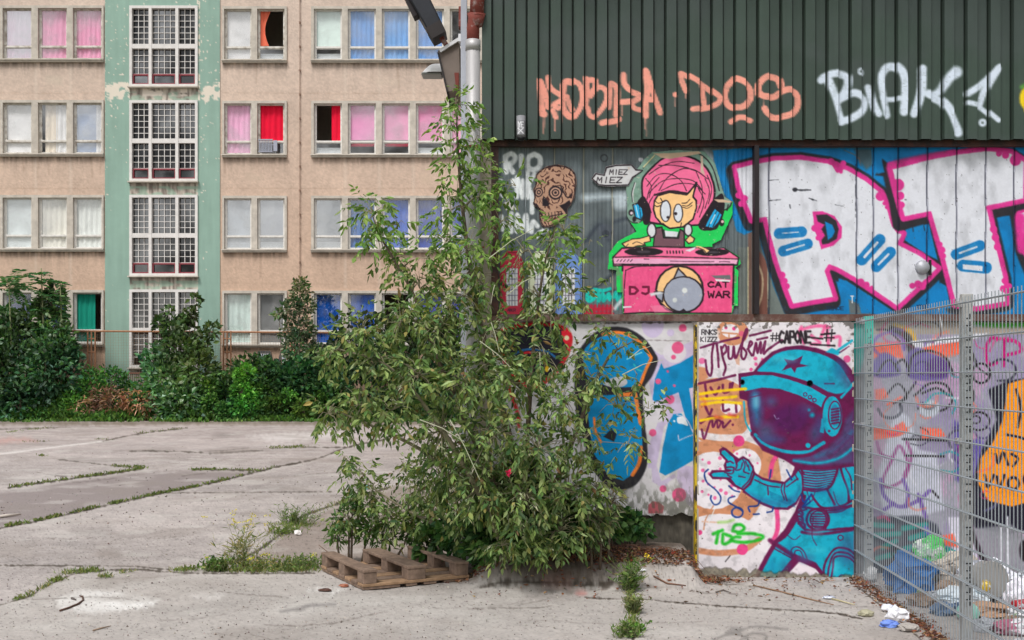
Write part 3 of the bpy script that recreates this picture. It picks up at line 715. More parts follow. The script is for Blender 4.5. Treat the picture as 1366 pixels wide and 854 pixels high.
V_(v, SAL, 6.5, [(175, 180), (185, 240), (218, 320)], [(175, 175), (260, 215), (350, 270), (430, 330), (495, 385), (470, 435), (400, 460), (270, 480)], [(345, 280), (360, 380), (372, 460)], [(590, 575), (660, 545), (750, 565)])
V_(v, SAL, 7.5, [(610, 225), (555, 290), (540, 370), (570, 440), (640, 465), (710, 440), (755, 360), (725, 275), (660, 235), (610, 225)], [(1000, 280), (975, 225), (900, 205), (830, 250), (808, 320), (850, 370), (940, 370), (1000, 335), (1070, 315), (1135, 355), (1140, 450), (1080, 520), (960, 545), (890, 515), (862, 475)])
v = View(cl, 1080, 70, 4.776); BK = (214, 226, 240)
V_(v, BK, 9, [(72, 178), (100, 155), (190, 140), (240, 170), (225, 250), (175, 305)], [(112, 175), (160, 300), (200, 440)], [(180, 305), (270, 265), (340, 300), (335, 370), (270, 420), (200, 440)], soft=1.6)
cl.ring(BK, 3.4, 1080+320/4.776, 70+130/4.776, 3.4, soft=1.2)
V_(v, BK, 8, [(372, 225), (400, 330), (432, 398)], soft=1.5); V_(v, BK, 10, [(487, 398), (458, 250), (455, 150), (500, 95), (565, 110), (600, 200), (590, 385)], soft=1.6); V_(v, BK, 6, [(460, 302), (610, 298)], soft=1.4)
V_(v, BK, 9, [(710, 110), (705, 250), (665, 392)], soft=1.5); V_(v, BK, [7, 10, 14], [(715, 265), (810, 262), (880, 170), (935, 125)], soft=2.2); V_(v, BK, [9, 10, 11], [(750, 275), (840, 320), (900, 400), (945, 510)], soft=1.6)
V_(v, BK, 8, [(1000, 268), (1100, 200), (1200, 102)], [(1190, 112), (1120, 230), (1080, 335)], soft=1.5); V_(v, BK, 6, [(1000, 327), (1080, 350), (1190, 438)], soft=1.3); cl.ring(BK, 4, 1080+1102/4.776, 70+448/4.776, 3.4, soft=1.2)
cl.dot((238, 205, 20), 1372, 133, 15, 18, soft=1.5); cl.stroke((90, 150, 60), 5, [(1360, 118), (1372, 112), (1384, 116)], soft=2)
for a, b in rib_list:                       # spray from the front misses the rib flanks and slots
    m_ = (((X > a-2.85) & (X < a-.2)) | ((X > b+.2) & (X < b+2.05)))[..., None]*.85
    cl.C = cl.C*(1-m_)+np.array([52, 62, 55])*m_
off = np.zeros(X.shape)
for a, b in rib_list:
    u = np.minimum((X-(a-1.2))/1.2, ((b+.8)-X)/.8); off = np.maximum(off, np.clip(u, 0, 1))
off2 = -.04*off
for a, b in rib_list:
    off2 = off2+.028*((X > a-2.85) & (X < a-1.25))+.02*((X > b+.95) & (X < b+2.05))
M_clad = mat_paint('cladding_paint', .5, 4, .12, .05, 30, .002, .35)
clad = cl.mesh('cladding', DC, M_clad, wh, off=off2)
# closing back of cladding, roof, eave, beams
mb = MB()
xl = at(643, 0, DC)[0]; xrr = at(1700, 0, DC)[0]; zb = at(0, 187, DC)[2]; zt = at(0, -150, DC)[2]
mb.box(xl, xrr, DC+.04, DC+.07, zb+.012, zt)
mb.build('cladding_backing', mat('dark_sheet', (38, 44, 40), .8), wh)
M_beam = mat2('rust_beam', (84, 52, 44), (52, 40, 38), scale=7, thr=.5, width=.1, rough=.8)
def bw(mb, a, b, c, d, y0, y1, D=DW): bxp(mb, a, b, c, d, y0, y1, D)
mb = MB(); bw(mb, 653, 1700, 187, 196.8, DW-.06, DW+.12); mb.build('lintel_beam', M_beam, wh)
mb = MB(); bw(mb, 655.5, 1700, 419.5, 428.5, DW-.035, DW+.1); mb.build('door_rail', mat2('rust_rail', (92, 62, 54), (128, 112, 104), scale=9, thr=.55, width=.1), wh)
mb = MB(); bw(mb, 655.5, 665, 196.8, 419.5, DW-.045, DW+.1); mb.build('door_jamb', M_beam, wh)
mb = MB(); bw(mb, 1003.5, 1009.5, 196.9, 419.6, DW-.09, DW+.0); mb.build('middle_post', mat('black_steel', (40, 34, 36), .6, amt=.3), wh)
M_render = mat('old_render', (176, 166, 150), .92, scale=8, amt=.3, bump=.7, bscale=30, bdist=.01)
mb = MB(); bw(mb, 640.5, 655.4, 187, 760, DW-.03, DW+.25); mb.build('corner_pillar', M_render, wh)
mb = MB(); zr = zt+.15
mb.box(-.25, 7.5, DW+.25, 24, 0, .8); mb.box(-.25, -.05, DW+.26, 24, .8, zr); mb.box(7.4, 7.5, DW+.25, 24, .8, zr); mb.build('side_wall', mat('side_render', (168, 160, 146), .92, scale=3, amt=.25), wh)
MB().box(-.262, 8.2, DW-.75, 24.5, zr, zr+.12).build('roof', mat('roof_sheet', (70, 72, 72)), wh)
# --- doors zone
PINKL = (226, 52, 148); BLU = (0, 128, 196); BLA = (42, 40, 46); WHT = (222, 224, 232)
dz = Canvas(axis(664, 1404, 1.0, lo=None, hi=1700), axis(196, 421, 1.0), (102, 112, 115))
X, Y = dz.X, dz.Y
dz.C *= (1+.25*(fbm(X*.03, Y*.02, 3)-.5)+.22*(fbm(X*.5, Y*.012, 5)-.5))[..., None]
# older paint ghosts
dz.poly((72, 82, 90), [(778, 320), (800, 290), (840, 300), (845, 330), (800, 345), (780, 345)], soft=4, alpha=.55)
for p_ in [[(782, 322), (800, 300), (812, 320)], [(820, 296), (840, 290)], [(780, 395), (810, 372), (826, 360)], [(785, 400), (815, 388), (822, 392)]]: dz.stroke((56, 64, 76), 5, p_, soft=2, alpha=.8)
dz.dot((86, 92, 104), 808, 309, 12, 10, alpha=.6); dz.dot((56, 62, 72), 808, 312, 5)
dz.stroke((214, 228, 236), [10, 7, 12], [(780, 264), (812, 262), (838, 262)], soft=4, alpha=.75); dz.dot((214, 228, 236), 828, 272, 10, 8, soft=4, alpha=.7)
dz.ring((60, 62, 66), 1.6, 806, 211, 4.5)
dz.dot((225, 225, 230), 855, 213, 3); dz.poly((196, 206, 212), [(940, 200), (952, 210), (960, 250), (950, 252)], soft=3, alpha=.8)
dz.text('MA', 690, 216, 10, 14, (50, 50, 56), 1.4, alpha=0)
v = View(dz, 650, 180, 6.57); RW = (244, 248, 250)
V_(v, RW, 7, [(165, 325), (160, 190)], [(165, 190), (210, 165), (245, 195), (225, 240), (170, 262)], [(190, 265), (225, 325)], [(298, 185), (300, 275)], soft=1.1)
V_(v, RW, 7, [(410, 170), (360, 200), (360, 280), (410, 305), (460, 270), (460, 200), (415, 170)], soft=1.1)
V_(v, RW, 6, [(110, 400), (135, 420)], [(120, 520), (165, 550)], [(225, 400), (235, 440)], [(258, 545), (262, 370), (310, 550), (315, 400)], [(350, 550), (358, 320)], [(415, 340), (365, 440), (392, 540), (392, 680)], soft=1.1)
v.poly((226, 222, 214), [(145, 600), (200, 568), (258, 655), (165, 662)]); V_(v, (140, 140, 140), .8, [(200, 575), (205, 625)])
V_(v, RW, 6, [(125, 715), (135, 830)], [(210, 690), (210, 850)], [(130, 790), (210, 790)], [(258, 845), (262, 700), (305, 820), (340, 700), (350, 840)], [(385, 850), (400, 760), (440, 800)], [(430, 890), (455, 860), (520, 830)], soft=1.1)
# green/turquoise and red scrawl
v = View(dz, 650, 300, 6.1)
TQ = (20, 205, 190)
V_(v, TQ, 4.5, [(860, 540), (815, 560), (820, 620), (870, 600), (900, 540), (905, 620), (940, 560), (945, 620), (990, 560), (1000, 610), (1050, 550), (1060, 610), (1085, 560)], [(820, 590), (900, 580), (1000, 590), (1080, 580)], [(870, 525), (940, 535), (1000, 520)])
V_(v, TQ, 1.2, [(895, 620), (898, 740)], [(1060, 610), (1062, 690)])
for i in range(7): V_(v, (200, 30, 60), 4.5, [(815+i*32, 660), (800+i*34, 730)], alpha=.85)
V_(v, (200, 30, 60), 4, [(800, 725), (1020, 725)], [(810, 690), (1030, 680)])
V_(v, (214, 226, 230), 4.5, [(1040, 680), (1090, 620), (1150, 590)], soft=1.4)
# door posters/painted doors are separate things; panel to right: grey steel with frames
dz.poly((108, 116, 112), [(985, 330), (1003, 330), (1003, 421), (985, 421)], soft=1)
dz.poly((120, 84, 72), [(998, 300), (1003, 300), (1003, 421), (998, 421)], soft=1, alpha=.8)
dz.poly((128, 82, 70), [(1009, 330), (1024, 350), (1024, 421), (1009, 421)], soft=1)
dz.stroke((220, 196, 160), 2.2, [(1010, 348), (1017, 370), (1016, 395), (1010, 412)], soft=1)
dz.poly((112, 122, 118), [(1025, 330), (1060, 330), (1060, 421), (1025, 421)], soft=1)
dz.stroke((200, 200, 170), 1, [(1024.5, 350), (1024.5, 410)]); dz.stroke((200, 190, 150), 1, [(998, 330), (998, 420)])
# the big letters
OV = View(dz, 980, 180, 3.417)
R_ = [(2, 148), (75, 130), (180, 110), (300, 106), (430, 125), (520, 158), (600, 205), (670, 262), (700, 330), (722, 412), (745, 440), (770, 450), (750, 497), (850, 547), (930, 608), (890, 650), (830, 705), (742, 788), (640, 718), (545, 655), (470, 612), (432, 598), (418, 620), (458, 745), (360, 760), (262, 778), (232, 700), (190, 580), (150, 430), (140, 382), (78, 390), (55, 330), (20, 240)]
T_ = [(712, 152), (800, 130), (880, 108), (1010, 84), (1150, 66), (1260, 78), (1325, 120), (1322, 296), (1240, 312), (1155, 330), (1178, 430), (1200, 520), (1232, 650), (1242, 765), (1100, 790), (1003, 775), (985, 700), (950, 560), (890, 355), (770, 380), (740, 280)]
S_ = [(1296, 360), (1400, 330), (1500, 340), (1500, 760), (1420, 760), (1370, 640), (1320, 520)]
sh = lambda P, dx, dy: [(x+dx, y+dy) for x, y in P]
BG = [(-100, 70), (40, 60), (560, 60), (620, 60), (650, 55), (820, 50), (1500, 50), (1500, 850), (1000, 850), (760, 850), (640, 830), (560, 760), (540, 700), (525, 840), (230, 815), (180, 700), (120, 500), (110, 430), (45, 455), (10, 440), (-30, 300), (-85, 180)]
OV.poly(BLU, BG, wob=1.5, soft=1)
OV.poly((92, 86, 78), [(545, 62), (625, 62), (640, 130), (600, 160), (560, 110)], soft=2.5, alpha=.75); OV.stroke((150, 100, 80), 1.5, [(500, 70), (560, 100), (575, 140)], soft=1, alpha=.7)
OV.poly((110, 108, 104), [(505, 745), (580, 745), (580, 815), (520, 815)], soft=1, alpha=.9); OV.poly((124, 70, 60), [(575, 735), (640, 735), (640, 815), (575, 815)], soft=1); OV.stroke((196, 140, 60), 1.2, [(580, 770), (620, 772)])
OV.stroke(BLU, 14, [(520, 720), (600, 760), (700, 830)]); OV.stroke(BLU, 10, [(500, 700), (515, 800)])
OV.stroke(BLA, 19, sh(R_, -8, 16)+[], smooth=False, closed=True, soft=1.2)
OV.stroke(BLA, 16, R_, smooth=False, closed=True, soft=1.2)
OV.stroke(BLA, 16, sh(T_, -12, 14), smooth=False, closed=True, soft=1.4); OV.stroke(BLA, 14, sh(T_, 6, 8), smooth=False, closed=True, soft=1.4)
OV.stroke(BLA, 16, sh(S_, -14, 8), smooth=False, closed=True, soft=1.4)
# blue windows between letters
OV.poly(BLU, [(780, 432), (885, 405), (925, 570), (880, 548), (775, 480)], soft=1); V_(OV, BLA, 1.4, [(812, 420), (814, 440)], [(862, 415), (866, 435)])
OV.poly(BLU, [(940, 675), (965, 690), (985, 790), (850, 790), (880, 720)], soft=1)
OV.poly(BLA, [(1165, 335), (1290, 318), (1292, 360), (1180, 380)], soft=1); OV.stroke(BLU, 8, [(1237, 400), (1262, 540), (1290, 690), (1300, 800)], soft=1)
OV.poly(BLU, [(470, 690), (475, 655), (510, 665), (620, 735), (740, 815), (500, 815)], soft=1, alpha=.95)
OV.poly((110, 108, 104), [(520, 750), (565, 770), (578, 815), (524, 815)], soft=1, alpha=.9); OV.text('T', 530, 735, 12, 30, (230, 230, 232), 1.4)
OV.stroke(PINKL, 8.5, R_, smooth=False, closed=True, soft=.9); OV.poly(WHT, R_, soft=.7)
OV.stroke(PINKL, 4.5, R_, smooth=False, closed=True, soft=.8)
# black shadow of T over R
OV.poly(BLA, [(672, 108), (712, 140), (745, 290), (770, 400), (885, 372), (895, 400), (790, 428), (745, 440), (722, 425), (700, 290), (690, 190), (640, 185)], soft=1.2)
OV.poly(BLU, [(625, 60), (780, 50), (670, 108), (682, 170), (655, 178), (630, 170)], soft=1.2)
OV.stroke(PINKL, 9, T_, smooth=False, closed=True, soft=1); OV.poly(WHT, T_, soft=.7); OV.stroke(PINKL, 4.5, T_, smooth=False, closed=True, soft=.8)
OV.stroke(PINKL, 6, [(700, 150), (725, 240), (765, 370)], soft=1.5, alpha=.8); OV.stroke(PINKL, [7, 4], [(705, 135), (800, 112), (1000, 72)], soft=1.5)
OV.stroke((150, 60, 110), 4, [(735, 118), (860, 92), (960, 76)], soft=2.5, alpha=.6)
OV.stroke(PINKL, 8, S_, smooth=False, closed=True, soft=1); OV.poly(WHT, S_); OV.stroke(PINKL, 14, [(1300, 380), (1305, 450), (1312, 520)], soft=2)
# D counter
cn = [(355, 350), (400, 348), (455, 370), (490, 420), (487, 470), (450, 505), (395, 522), (380, 470), (362, 430), (360, 390)]
OV.poly(PINKL, cn, soft=.8); OV.poly(BLA, [(372, 365), (420, 362), (462, 390), (475, 430), (465, 475), (430, 495), (400, 500), (395, 480), (412, 460), (395, 430), (410, 410), (378, 395)], soft=.9); OV.poly(BLU, [(412, 395), (445, 410), (457, 440), (445, 465), (425, 480)], soft=.8)
for (x_, y_, r_) in [(365, 425, 16), (385, 445, 15), (380, 470, 12), (440, 122, 16), (462, 135, 15), (480, 150, 18), (495, 130, 14), (20, 275, 16), (45, 290, 16), (30, 315, 14), (215, 640, 17), (228, 665, 14), (238, 690, 14), (665, 280, 22), (683, 312, 10), (692, 330, 8), (745, 228, 28), (755, 278, 19), (760, 320, 16), (1205, 85, 14), (1235, 92, 17), (1280, 115, 26), (935, 500, 13), (945, 525, 16), (950, 552, 14), (1180, 430, 17), (1188, 468, 17), (1198, 510, 17), (1232, 665, 15), (1250, 690, 14), (1225, 702, 16), (575, 670, 16), (600, 685, 16), (625, 700, 12), (810, 688, 14), (835, 680, 17), (855, 690, 18), (870, 672, 12)]:
    OV.dot(PINKL, x_, y_, r_)
OV.stroke(PINKL, 5, [(440, 118), (470, 165)]); OV.stroke(PINKL, 5, [(478, 140), (485, 168)])
def capsule(p, q, w, wi, ext=0):
    OV.stroke((10, 124, 190), w, [p, q], smooth=False); OV.stroke(WHT, wi, [(p[0]+(q[0]-p[0])*.14, p[1]+(q[1]-p[1])*.14), (p[0]+(q[0]-p[0])*.86, p[1]+(q[1]-p[1])*.86)], smooth=False, soft=.5)
capsule((203, 450), (305, 442), 14.5, 1.2); capsule((222, 530), (332, 497), 14.5, 2)
capsule((580, 570), (662, 478), 15, 3.2); capsule((647, 600), (710, 535), 15, 2.6)
capsule((1010, 545), (1118, 505), 14.5, 2.4); OV.stroke((10, 124, 190), 16, [(1042, 596), (1145, 606)], smooth=False); OV.poly(WHT, [(1040, 590), (1130, 598), (1130, 622), (1040, 612)])
# chips, scratches, tiny tags
for p_, w_ in [([(268, 250), (300, 252), (345, 252)], 1.7), ([(155, 208), (200, 204)], 1), ([(158, 300), (210, 295)], 1), ([(340, 290), (372, 300)], 1.4), ([(252, 320), (253, 334)], 1.8), ([(458, 318), (495, 326)], .9), ([(552, 190), (552, 375)], .9)]:
    OV.stroke((52, 54, 62), w_, p_, soft=.5, wob=1.5)
OV.dot((46, 46, 54), 275, 250, 12, 10)
OV.text('SENOE', 418, 783, 13, 15, (20, 40, 70), .9); OV.text('KOSE', 830, 775, 10, 18, (20, 40, 70), .9, slant=.3)
X, Y = dz.X, dz.Y
dz.C *= (1-.10*np.clip((fbm(X*.08, Y*.04, 55, 4)-.5)*4, 0, 1)-.04*(fbm(X*.5, Y*.5, 57, 2)))[..., None]
ch = np.clip((fbm(X*.35, Y*.3, 58, 3)-.82)*22, 0, 1)[..., None]*.7
dz.C = dz.C*(1-ch)+np.array([80, 76, 78])*ch
# plank seams: real grooves, with bare edges
off = np.zeros(X.shape)
for k_, sx in enumerate([701, 739.5, 778.5, 817, 855.5, 894, 932, 970, 1026, 1143, 1165, 1198, 1237, 1276, 1315, 1353, 1392, 1430, 1469]):
    d_ = abs(X-sx-.3*np.sin(Y*.07)); off = np.maximum(off, .012*(d_ < 1.1))
    colr = (188, 182, 160) if sx in (739.5, 778.5, 817) else ((150, 156, 160) if sx < 1000 else (44, 46, 66))
    m = np.clip(1.2-d_, 0, 1)[..., None]*(.8 if sx < 1000 else .85)
    if 830 < sx < 990: m = m*.35
    dz.C = dz.C*(1-m)+np.array(colr)*m
fl = .0022*(np.sin(X*2*np.pi/5.5)+1)*(X < 1000)
M_door = mat_paint('door_paint', .6, 12, .08, .08, 60, .002)
doors = dz.mesh('door_panel', DW, M_door, wh, off=off-.0+fl)
mb = MB(); bw(mb, 655, 1700, 190, 424, DW+.03, DW+.06); mb.build('door_backing', mat('dark_sheet', (38, 44, 40), .8), wh)
mb = MB(); p = Vector(at(980+855/3.417, 180+605/3.417, DW))
for r0, r1, y0, y1 in [(.055, .055, -.012, 0)]:
    mb.tube([(p.x, DW-.03, p.z), (p.x, DW+.01, p.z)], [.05, .062], 20)
kb = mb.build('handle_boss', mat('steel_boss', (172, 174, 180), .5, .3, amt=.2), wh, smooth=True)
mb = MB(); mb.box(p.x+.05, p.x+.068, DW-.02, DW+.0, p.z-.06, p.z+.06); mb.build('handle_bar', mat('black_steel', (40, 34, 36), .6, amt=.3), wh)
# ============================================================ posters on the doors
M_poster = mat_paint('pasted_paper', .85, 14, .10, .25, 50, .003)
def poster(cv, name, outline, label, smooth=False, extra=None, D=DW-.012, wrinkle=.004):
    d = cv.poly(None, outline, smooth=smooth, mask=True, wob=1.0)
    if extra is not None:
        for e in extra: d = np.minimum(d, cv.poly(None, e, mask=True, wob=1.0))
    ins = d < .3
    cell = ins[:-1, :-1] & ins[1:, :-1] & ins[1:, 1:] & ins[:-1, 1:]
    o = wrinkle*(fbm(cv.X*.12, cv.Y*.12, 77, 3)-.5)
    X = cv.X; Y = cv.Y
    ch = np.clip((fbm(X*.3, Y*.3, 78, 3)-.79)*18, 0, 1)[..., None]*.6
    cv.C = cv.C*(1-ch)+np.array([214, 190, 170])*ch
    me = cv.mesh(name, D, M_poster, None, off=o, drop=~cell)
    tag(me, label, 'poster', 'paste-ups on the steel doors')
    return me
K = (38, 30, 36)
# --- skull
sk_ = Canvas(axis(706, 772, .6), axis(216, 304, .6), (186, 146, 122)); v = View(sk_, 650, 180, 6.57)
SO = [(428, 350), (470, 305), (520, 275), (600, 262), (690, 275), (750, 310), (778, 365), (775, 480), (760, 560), (735, 612), (705, 650), (690, 710), (600, 790), (520, 810), (480, 795), (455, 725), (450, 650), (402, 605), (412, 540), (403, 480), (420, 440)]
X, Y = sk_.X, sk_.Y
u = (X-650)*6.57-0; tt = (X-742)**2/500+(Y-262)**2/700
ln = np.sin(10*np.sqrt(((X-740)/26)**2+((Y-262)/36)**2)*3.2+5*fbm(X*.12, Y*.12, 90, 3)*3)
m = (np.clip((ln-.15)*3, 0, 1)*np.clip((fbm(X*.2, Y*.2, 91, 3)-.33)*6, 0, 1))[..., None]*.95
sk_.C = sk_.C*(1-m)+np.array([76, 44, 40])*m
v.stroke(K, 1.5, [(x+(600-x)*.035, y+(530-y)*.03) for x, y in SO], closed=True)
for r_, c_ in ((62, K), (46, (208, 164, 140)), (34, K), (22, (208, 164, 140)), (12, K)): v.dot(c_, 598, 507, r_)
for r_, c_ in ((36, K), (27, (208, 164, 140)), (18, K), (9, (208, 164, 140))): v.dot(c_, 452, 503, r_, r_*1.15)
v.poly(K, [(490, 535), (520, 560), (545, 610), (530, 625), (485, 622), (482, 570)])
v.stroke(K, 1.5, [(405, 600), (440, 620), (470, 690)]); v.poly(K, [(630, 620), (680, 600), (720, 570), (735, 600), (700, 640), (690, 690), (660, 650)])
v.stroke(K, 1.6, [(640, 440), (660, 480), (690, 540), (720, 545), (740, 520)])
for i in range(7): v.stroke(K, 1.1, [(480+i*28, 690-i*3), (485+i*28, 735-i*3)])
v.stroke(K, 1.4, [(470, 715), (560, 712), (660, 690)])
poster(sk_, 'skull_poster', v.t(SO), 'brown paper cut-out of a ringed eyed skull pasted beside the white painted word RIO', smooth=True)
# --- MIEZ MIEZ slip
ms_ = Canvas(axis(788, 862, .5), axis(214, 252, .5), (205, 205, 206)); v = View(ms_, 800, 190, 6.83)
v.stroke(K, 2, [(-70, 330), (-35, 285), (40, 300), (60, 230), (150, 210), (290, 205), (330, 250), (400, 255), (300, 320), (260, 390), (60, 395), (-10, 385), (-70, 330)], smooth=False)
v.text('MIEZ', 88, 250, 34, 42, K, 1.2, slant=.15); v.text('MIEZ', -30, 318, 46, 50, K, 1.3, slant=.2, gap=.32)
poster(ms_, 'slogan_sticker', [(-78, 330), (-40, 275), (35, 290), (55, 222), (150, 200), (292, 197), (335, 243), (405, 252), (305, 325), (265, 398), (60, 402), (-15, 392)] and [(800+x/6.83, 190+y/6.83) for x, y in [(-78, 330), (-40, 275), (35, 290), (55, 222), (150, 200), (292, 197), (335, 243), (405, 252), (305, 325), (265, 398), (60, 402), (-15, 392)]], 'torn white paper slip lettered MIEZ MIEZ left of the pink haired figure', D=DW-.018)
# --- DJ paste-up
dj = Canvas(axis(808, 992, .6), axis(198, 422, .6), (34, 206, 92)); v = View(dj, 800, 190, 6.83); t5 = View(dj, 800, 300, 6.57)
GP = (126, 158, 142); PK = (244, 112, 156); SKN = (248, 200, 138)
dj.stroke(K, 26.5, [(848, 285), (846, 255), (852, 232), (868, 213), (895, 205), (925, 204), (945, 218), (958, 244), (964, 268)], soft=.8)
dj.stroke(GP, 24, [(848, 285), (847, 255), (853, 232), (869, 214), (895, 207), (925, 206), (944, 219), (957, 245), (963, 268)], soft=.8)
v.stroke(K, 1.2, [(395, 235), (500, 120)]); v.stroke((230, 225, 170), 1.4, [(400, 225), (500, 118)]); v.stroke(K, 1.4, [(300, 540), (295, 460), (320, 370)]); v.stroke((225, 225, 225), 1.2, [(306, 540), (302, 460), (326, 370)])
v.stroke(K, 1.6, [(900, 100), (980, 160), (1040, 260), (1090, 440)])
HAIR = [(640, 135), (780, 132), (900, 180), (980, 260), (1025, 370), (1038, 470), (1010, 600), (960, 680), (890, 745), (480, 725), (440, 640), (410, 560), (395, 450), (400, 340), (450, 270), (520, 200), (580, 155)]
v.poly(K, [(x+(700-x)*-.055, y+(440-y)*-.055) for x, y in HAIR], smooth=True); v.poly(PK, HAIR, smooth=True)
for p_ in [[(450, 290), (560, 220), (700, 175), (860, 190)], [(430, 400), (520, 300), (640, 290), (740, 350), (790, 440)], [(440, 470), (560, 360), (700, 330), (850, 350), (930, 430)], [(540, 440), (620, 320), (760, 240), (880, 260)], [(560, 440), (700, 380), (860, 385), (960, 470)], [(540, 210), (680, 210), (860, 250), (980, 330)], [(880, 270), (930, 400), (930, 520), (890, 640)], [(960, 330), (1000, 450), (960, 600)], [(430, 520), (460, 420), (540, 320)], [(470, 640), (450, 560), (500, 470)], [(900, 420), (950, 540), (910, 680)], [(420, 330), (470, 400), (450, 500)], [(980, 300), (1020, 420), (990, 560)]]:
    v.stroke(K, 1.1, p_, soft=.5)
FACE = [(500, 530), (530, 485), (640, 455), (790, 478), (820, 450), (882, 372), (862, 440), (850, 500), (880, 530), (880, 600), (850, 700), (760, 770), (640, 785), (560, 740), (510, 680), (490, 610)]
v.poly(SKN, FACE); v.stroke(K, 2.2, FACE, closed=True, smooth=False, soft=.5); v.stroke(K, 2.8, [(500, 480), (640, 445), (790, 465)], soft=.5)
v.stroke(K, 2, [(800, 470), (885, 365), (850, 490), (880, 530)], smooth=False, soft=.5)
for cx_, cy_, rx_, ry_ in ((600, 625, 47, 97), (715, 645, 41, 82)): v.dot(K, cx_, cy_, rx_+5, ry_+5); v.dot((218, 224, 232), cx_, cy_, rx_-5, ry_-5)
v.dot(K, 622, 683, 13); v.dot(K, 692, 650, 15)
V_(v, K, 1.2, [(490, 560), (520, 585), (555, 575)], [(500, 525), (530, 555), (570, 545)], [(555, 510), (575, 540), (600, 535)], [(750, 555), (790, 550), (820, 520)], [(755, 575), (800, 580), (845, 545)], [(755, 590), (800, 600), (840, 575)], [(575, 735), (600, 760)], [(745, 735), (735, 775)], soft=.4)
# headphones
v.poly(K, [(390, 490), (430, 530), (465, 620), (450, 740), (400, 740), (385, 640), (340, 560)], smooth=True); v.poly((30, 165, 220), [(302, 570), (345, 555), (385, 600), (395, 660), (380, 705), (325, 685)]); v.stroke(K, 1.6, [(302, 570), (345, 555), (388, 600), (398, 660), (382, 708), (325, 685)], closed=True, smooth=False); V_(v, (205, 235, 245), 1.3, [(330, 580), (352, 680)]); V_(v, K, 1, [(360, 570), (375, 690)])
v.poly(K, [(1040, 520), (1120, 470), (1135, 620), (1085, 760), (1040, 800), (930, 800), (900, 745), (960, 640)], smooth=True); v.poly((30, 165, 220), [(1050, 605), (1110, 660), (1085, 720), (1030, 778), (965, 765), (1000, 690)]); V_(v, K, 1, [(1070, 620), (990, 765)], [(1090, 650), (1030, 770)]); V_(v, (210, 236, 246), 1.4, [(1050, 660), (1010, 740)])
v.dot(K, 285, 640, 22, 30); v.dot((220, 200, 210), 290, 645, 13); v.dot(K, 315, 700, 18, 26); v.dot(K, 1110, 730, 25, 35); v.dot((230, 190, 190), 1118, 722, 12)
V_(v, K, 1.6, [(1135, 560), (1125, 640)], [(1170, 570), (1160, 620)])
# body
t5.poly((116, 82, 92), [(485, 30), (555, 30), (560, 112), (690, 118), (705, 45), (735, 60), (742, 195), (475, 192)]); t5.stroke(K, 2, [(470, 195), (485, 30), (545, 20), (560, 112), (690, 118), (705, 40), (740, 60), (742, 195)], smooth=False, soft=.5)
t5.poly((218, 222, 226), [(562, 50), (690, 62), (676, 112), (575, 106)]); t5.stroke(K, 1.5, [(562, 45), (572, 108), (680, 112), (695, 60)], smooth=False)
for cx_, cy_, rx_, ry_ in ((455, 50, 36, 60), (775, 45, 32, 50)): t5.dot(K, cx_, cy_, rx_+8, ry_+8); t5.dot((214, 216, 220), cx_, cy_, rx_-4, ry_-4)
LA = [(438, 95), (445, 145), (390, 158), (400, 180), (330, 185), (290, 200), (225, 195), (195, 165), (285, 125), (350, 120)]
t5.poly(SKN, LA); t5.stroke(K, 1.4, LA, closed=True, smooth=False); V_(t5, K, .9, [(290, 165), (330, 150), (400, 180)], [(250, 170), (225, 195)])
RA = [(790, 90), (830, 120), (820, 150), (780, 165), (750, 135)]; t5.poly(SKN, RA); t5.stroke(K, 1.6, RA, closed=True, smooth=False)
# deck
DK = [(115, 285), (195, 205), (480, 192), (740, 198), (1090, 202), (1220, 288), (1205, 352), (120, 360)]
t5.poly(PK, DK); t5.poly((236, 170, 202), [(118, 292), (800, 300), (1215, 302), (1205, 350), (122, 352)]); t5.stroke(K, 2, DK, closed=True, smooth=False); V_(t5, K, 1.4, [(115, 285), (500, 278), (1215, 300)], [(120, 345), (1205, 352)])
t5.dot(K, 385, 236, 170, 36); t5.dot((70, 62, 70), 385, 236, 60, 12); t5.dot(K, 985, 240, 150, 33); t5.dot((70, 62, 70), 1000, 240, 50, 10)
for i in range(6): t5.stroke(K, 1.8, [(590+i*27, 232), (592+i*27, 248)])
for i in range(5): t5.stroke((90, 50, 70), 1, [(150+i*30, 322), (165+i*30, 305)], soft=.5)
V_(t5, (90, 50, 70), 1, [(960, 325), (1000, 322)], [(1050, 325), (1090, 322), (1140, 326)], [(390, 300), (430, 302)], [(620, 318), (800, 322), (960, 322)])
t5.poly((225, 226, 230), [(750, 225), (850, 190), (830, 215), (790, 235)]); t5.poly(SKN, [(845, 185), (890, 190), (960, 225), (930, 250), (900, 215), (850, 205)]); V_(t5, K, 1, [(860, 200), (910, 220), (935, 250)])
# front
FR = [(200, 358), (1170, 352), (1158, 772), (210, 780)]
t5.poly((238, 88, 140), FR); X, Y = dj.X, dj.Y
m = (Y > 356)*np.clip((fbm(X*.2, Y*.1, 66, 4)-.5)*5, 0, 1)*.35; dj.C = dj.C*(1-m[..., None])+np.array([206, 60, 112])*m[..., None]
t5.stroke(K, 2.6, [(200, 400), (200, 352), (1175, 350), (1168, 700)], smooth=False); t5.stroke(K, 1.5, [(228, 400), (330, 365), (600, 358)]); t5.stroke(K, 1.2, [(228, 400), (215, 560), (210, 760)]); t5.stroke(K, 2, [(210, 780), (440, 768), (700, 772), (1150, 776)])
t5.dot(K, 700, 568, 215, 215); t5.dot(SKN, 700, 565, 195, 195); t5.poly(K, [(655, 360), (745, 365), (770, 470), (580, 560), (560, 480)], soft=.5, alpha=0)
t5.poly((160, 166, 180), [(690, 385), (760, 450), (655, 470)]); t5.stroke(K, 2, [(690, 380), (650, 470), (600, 520)], smooth=False); t5.stroke(K, 2, [(690, 385), (775, 470)], smooth=False)
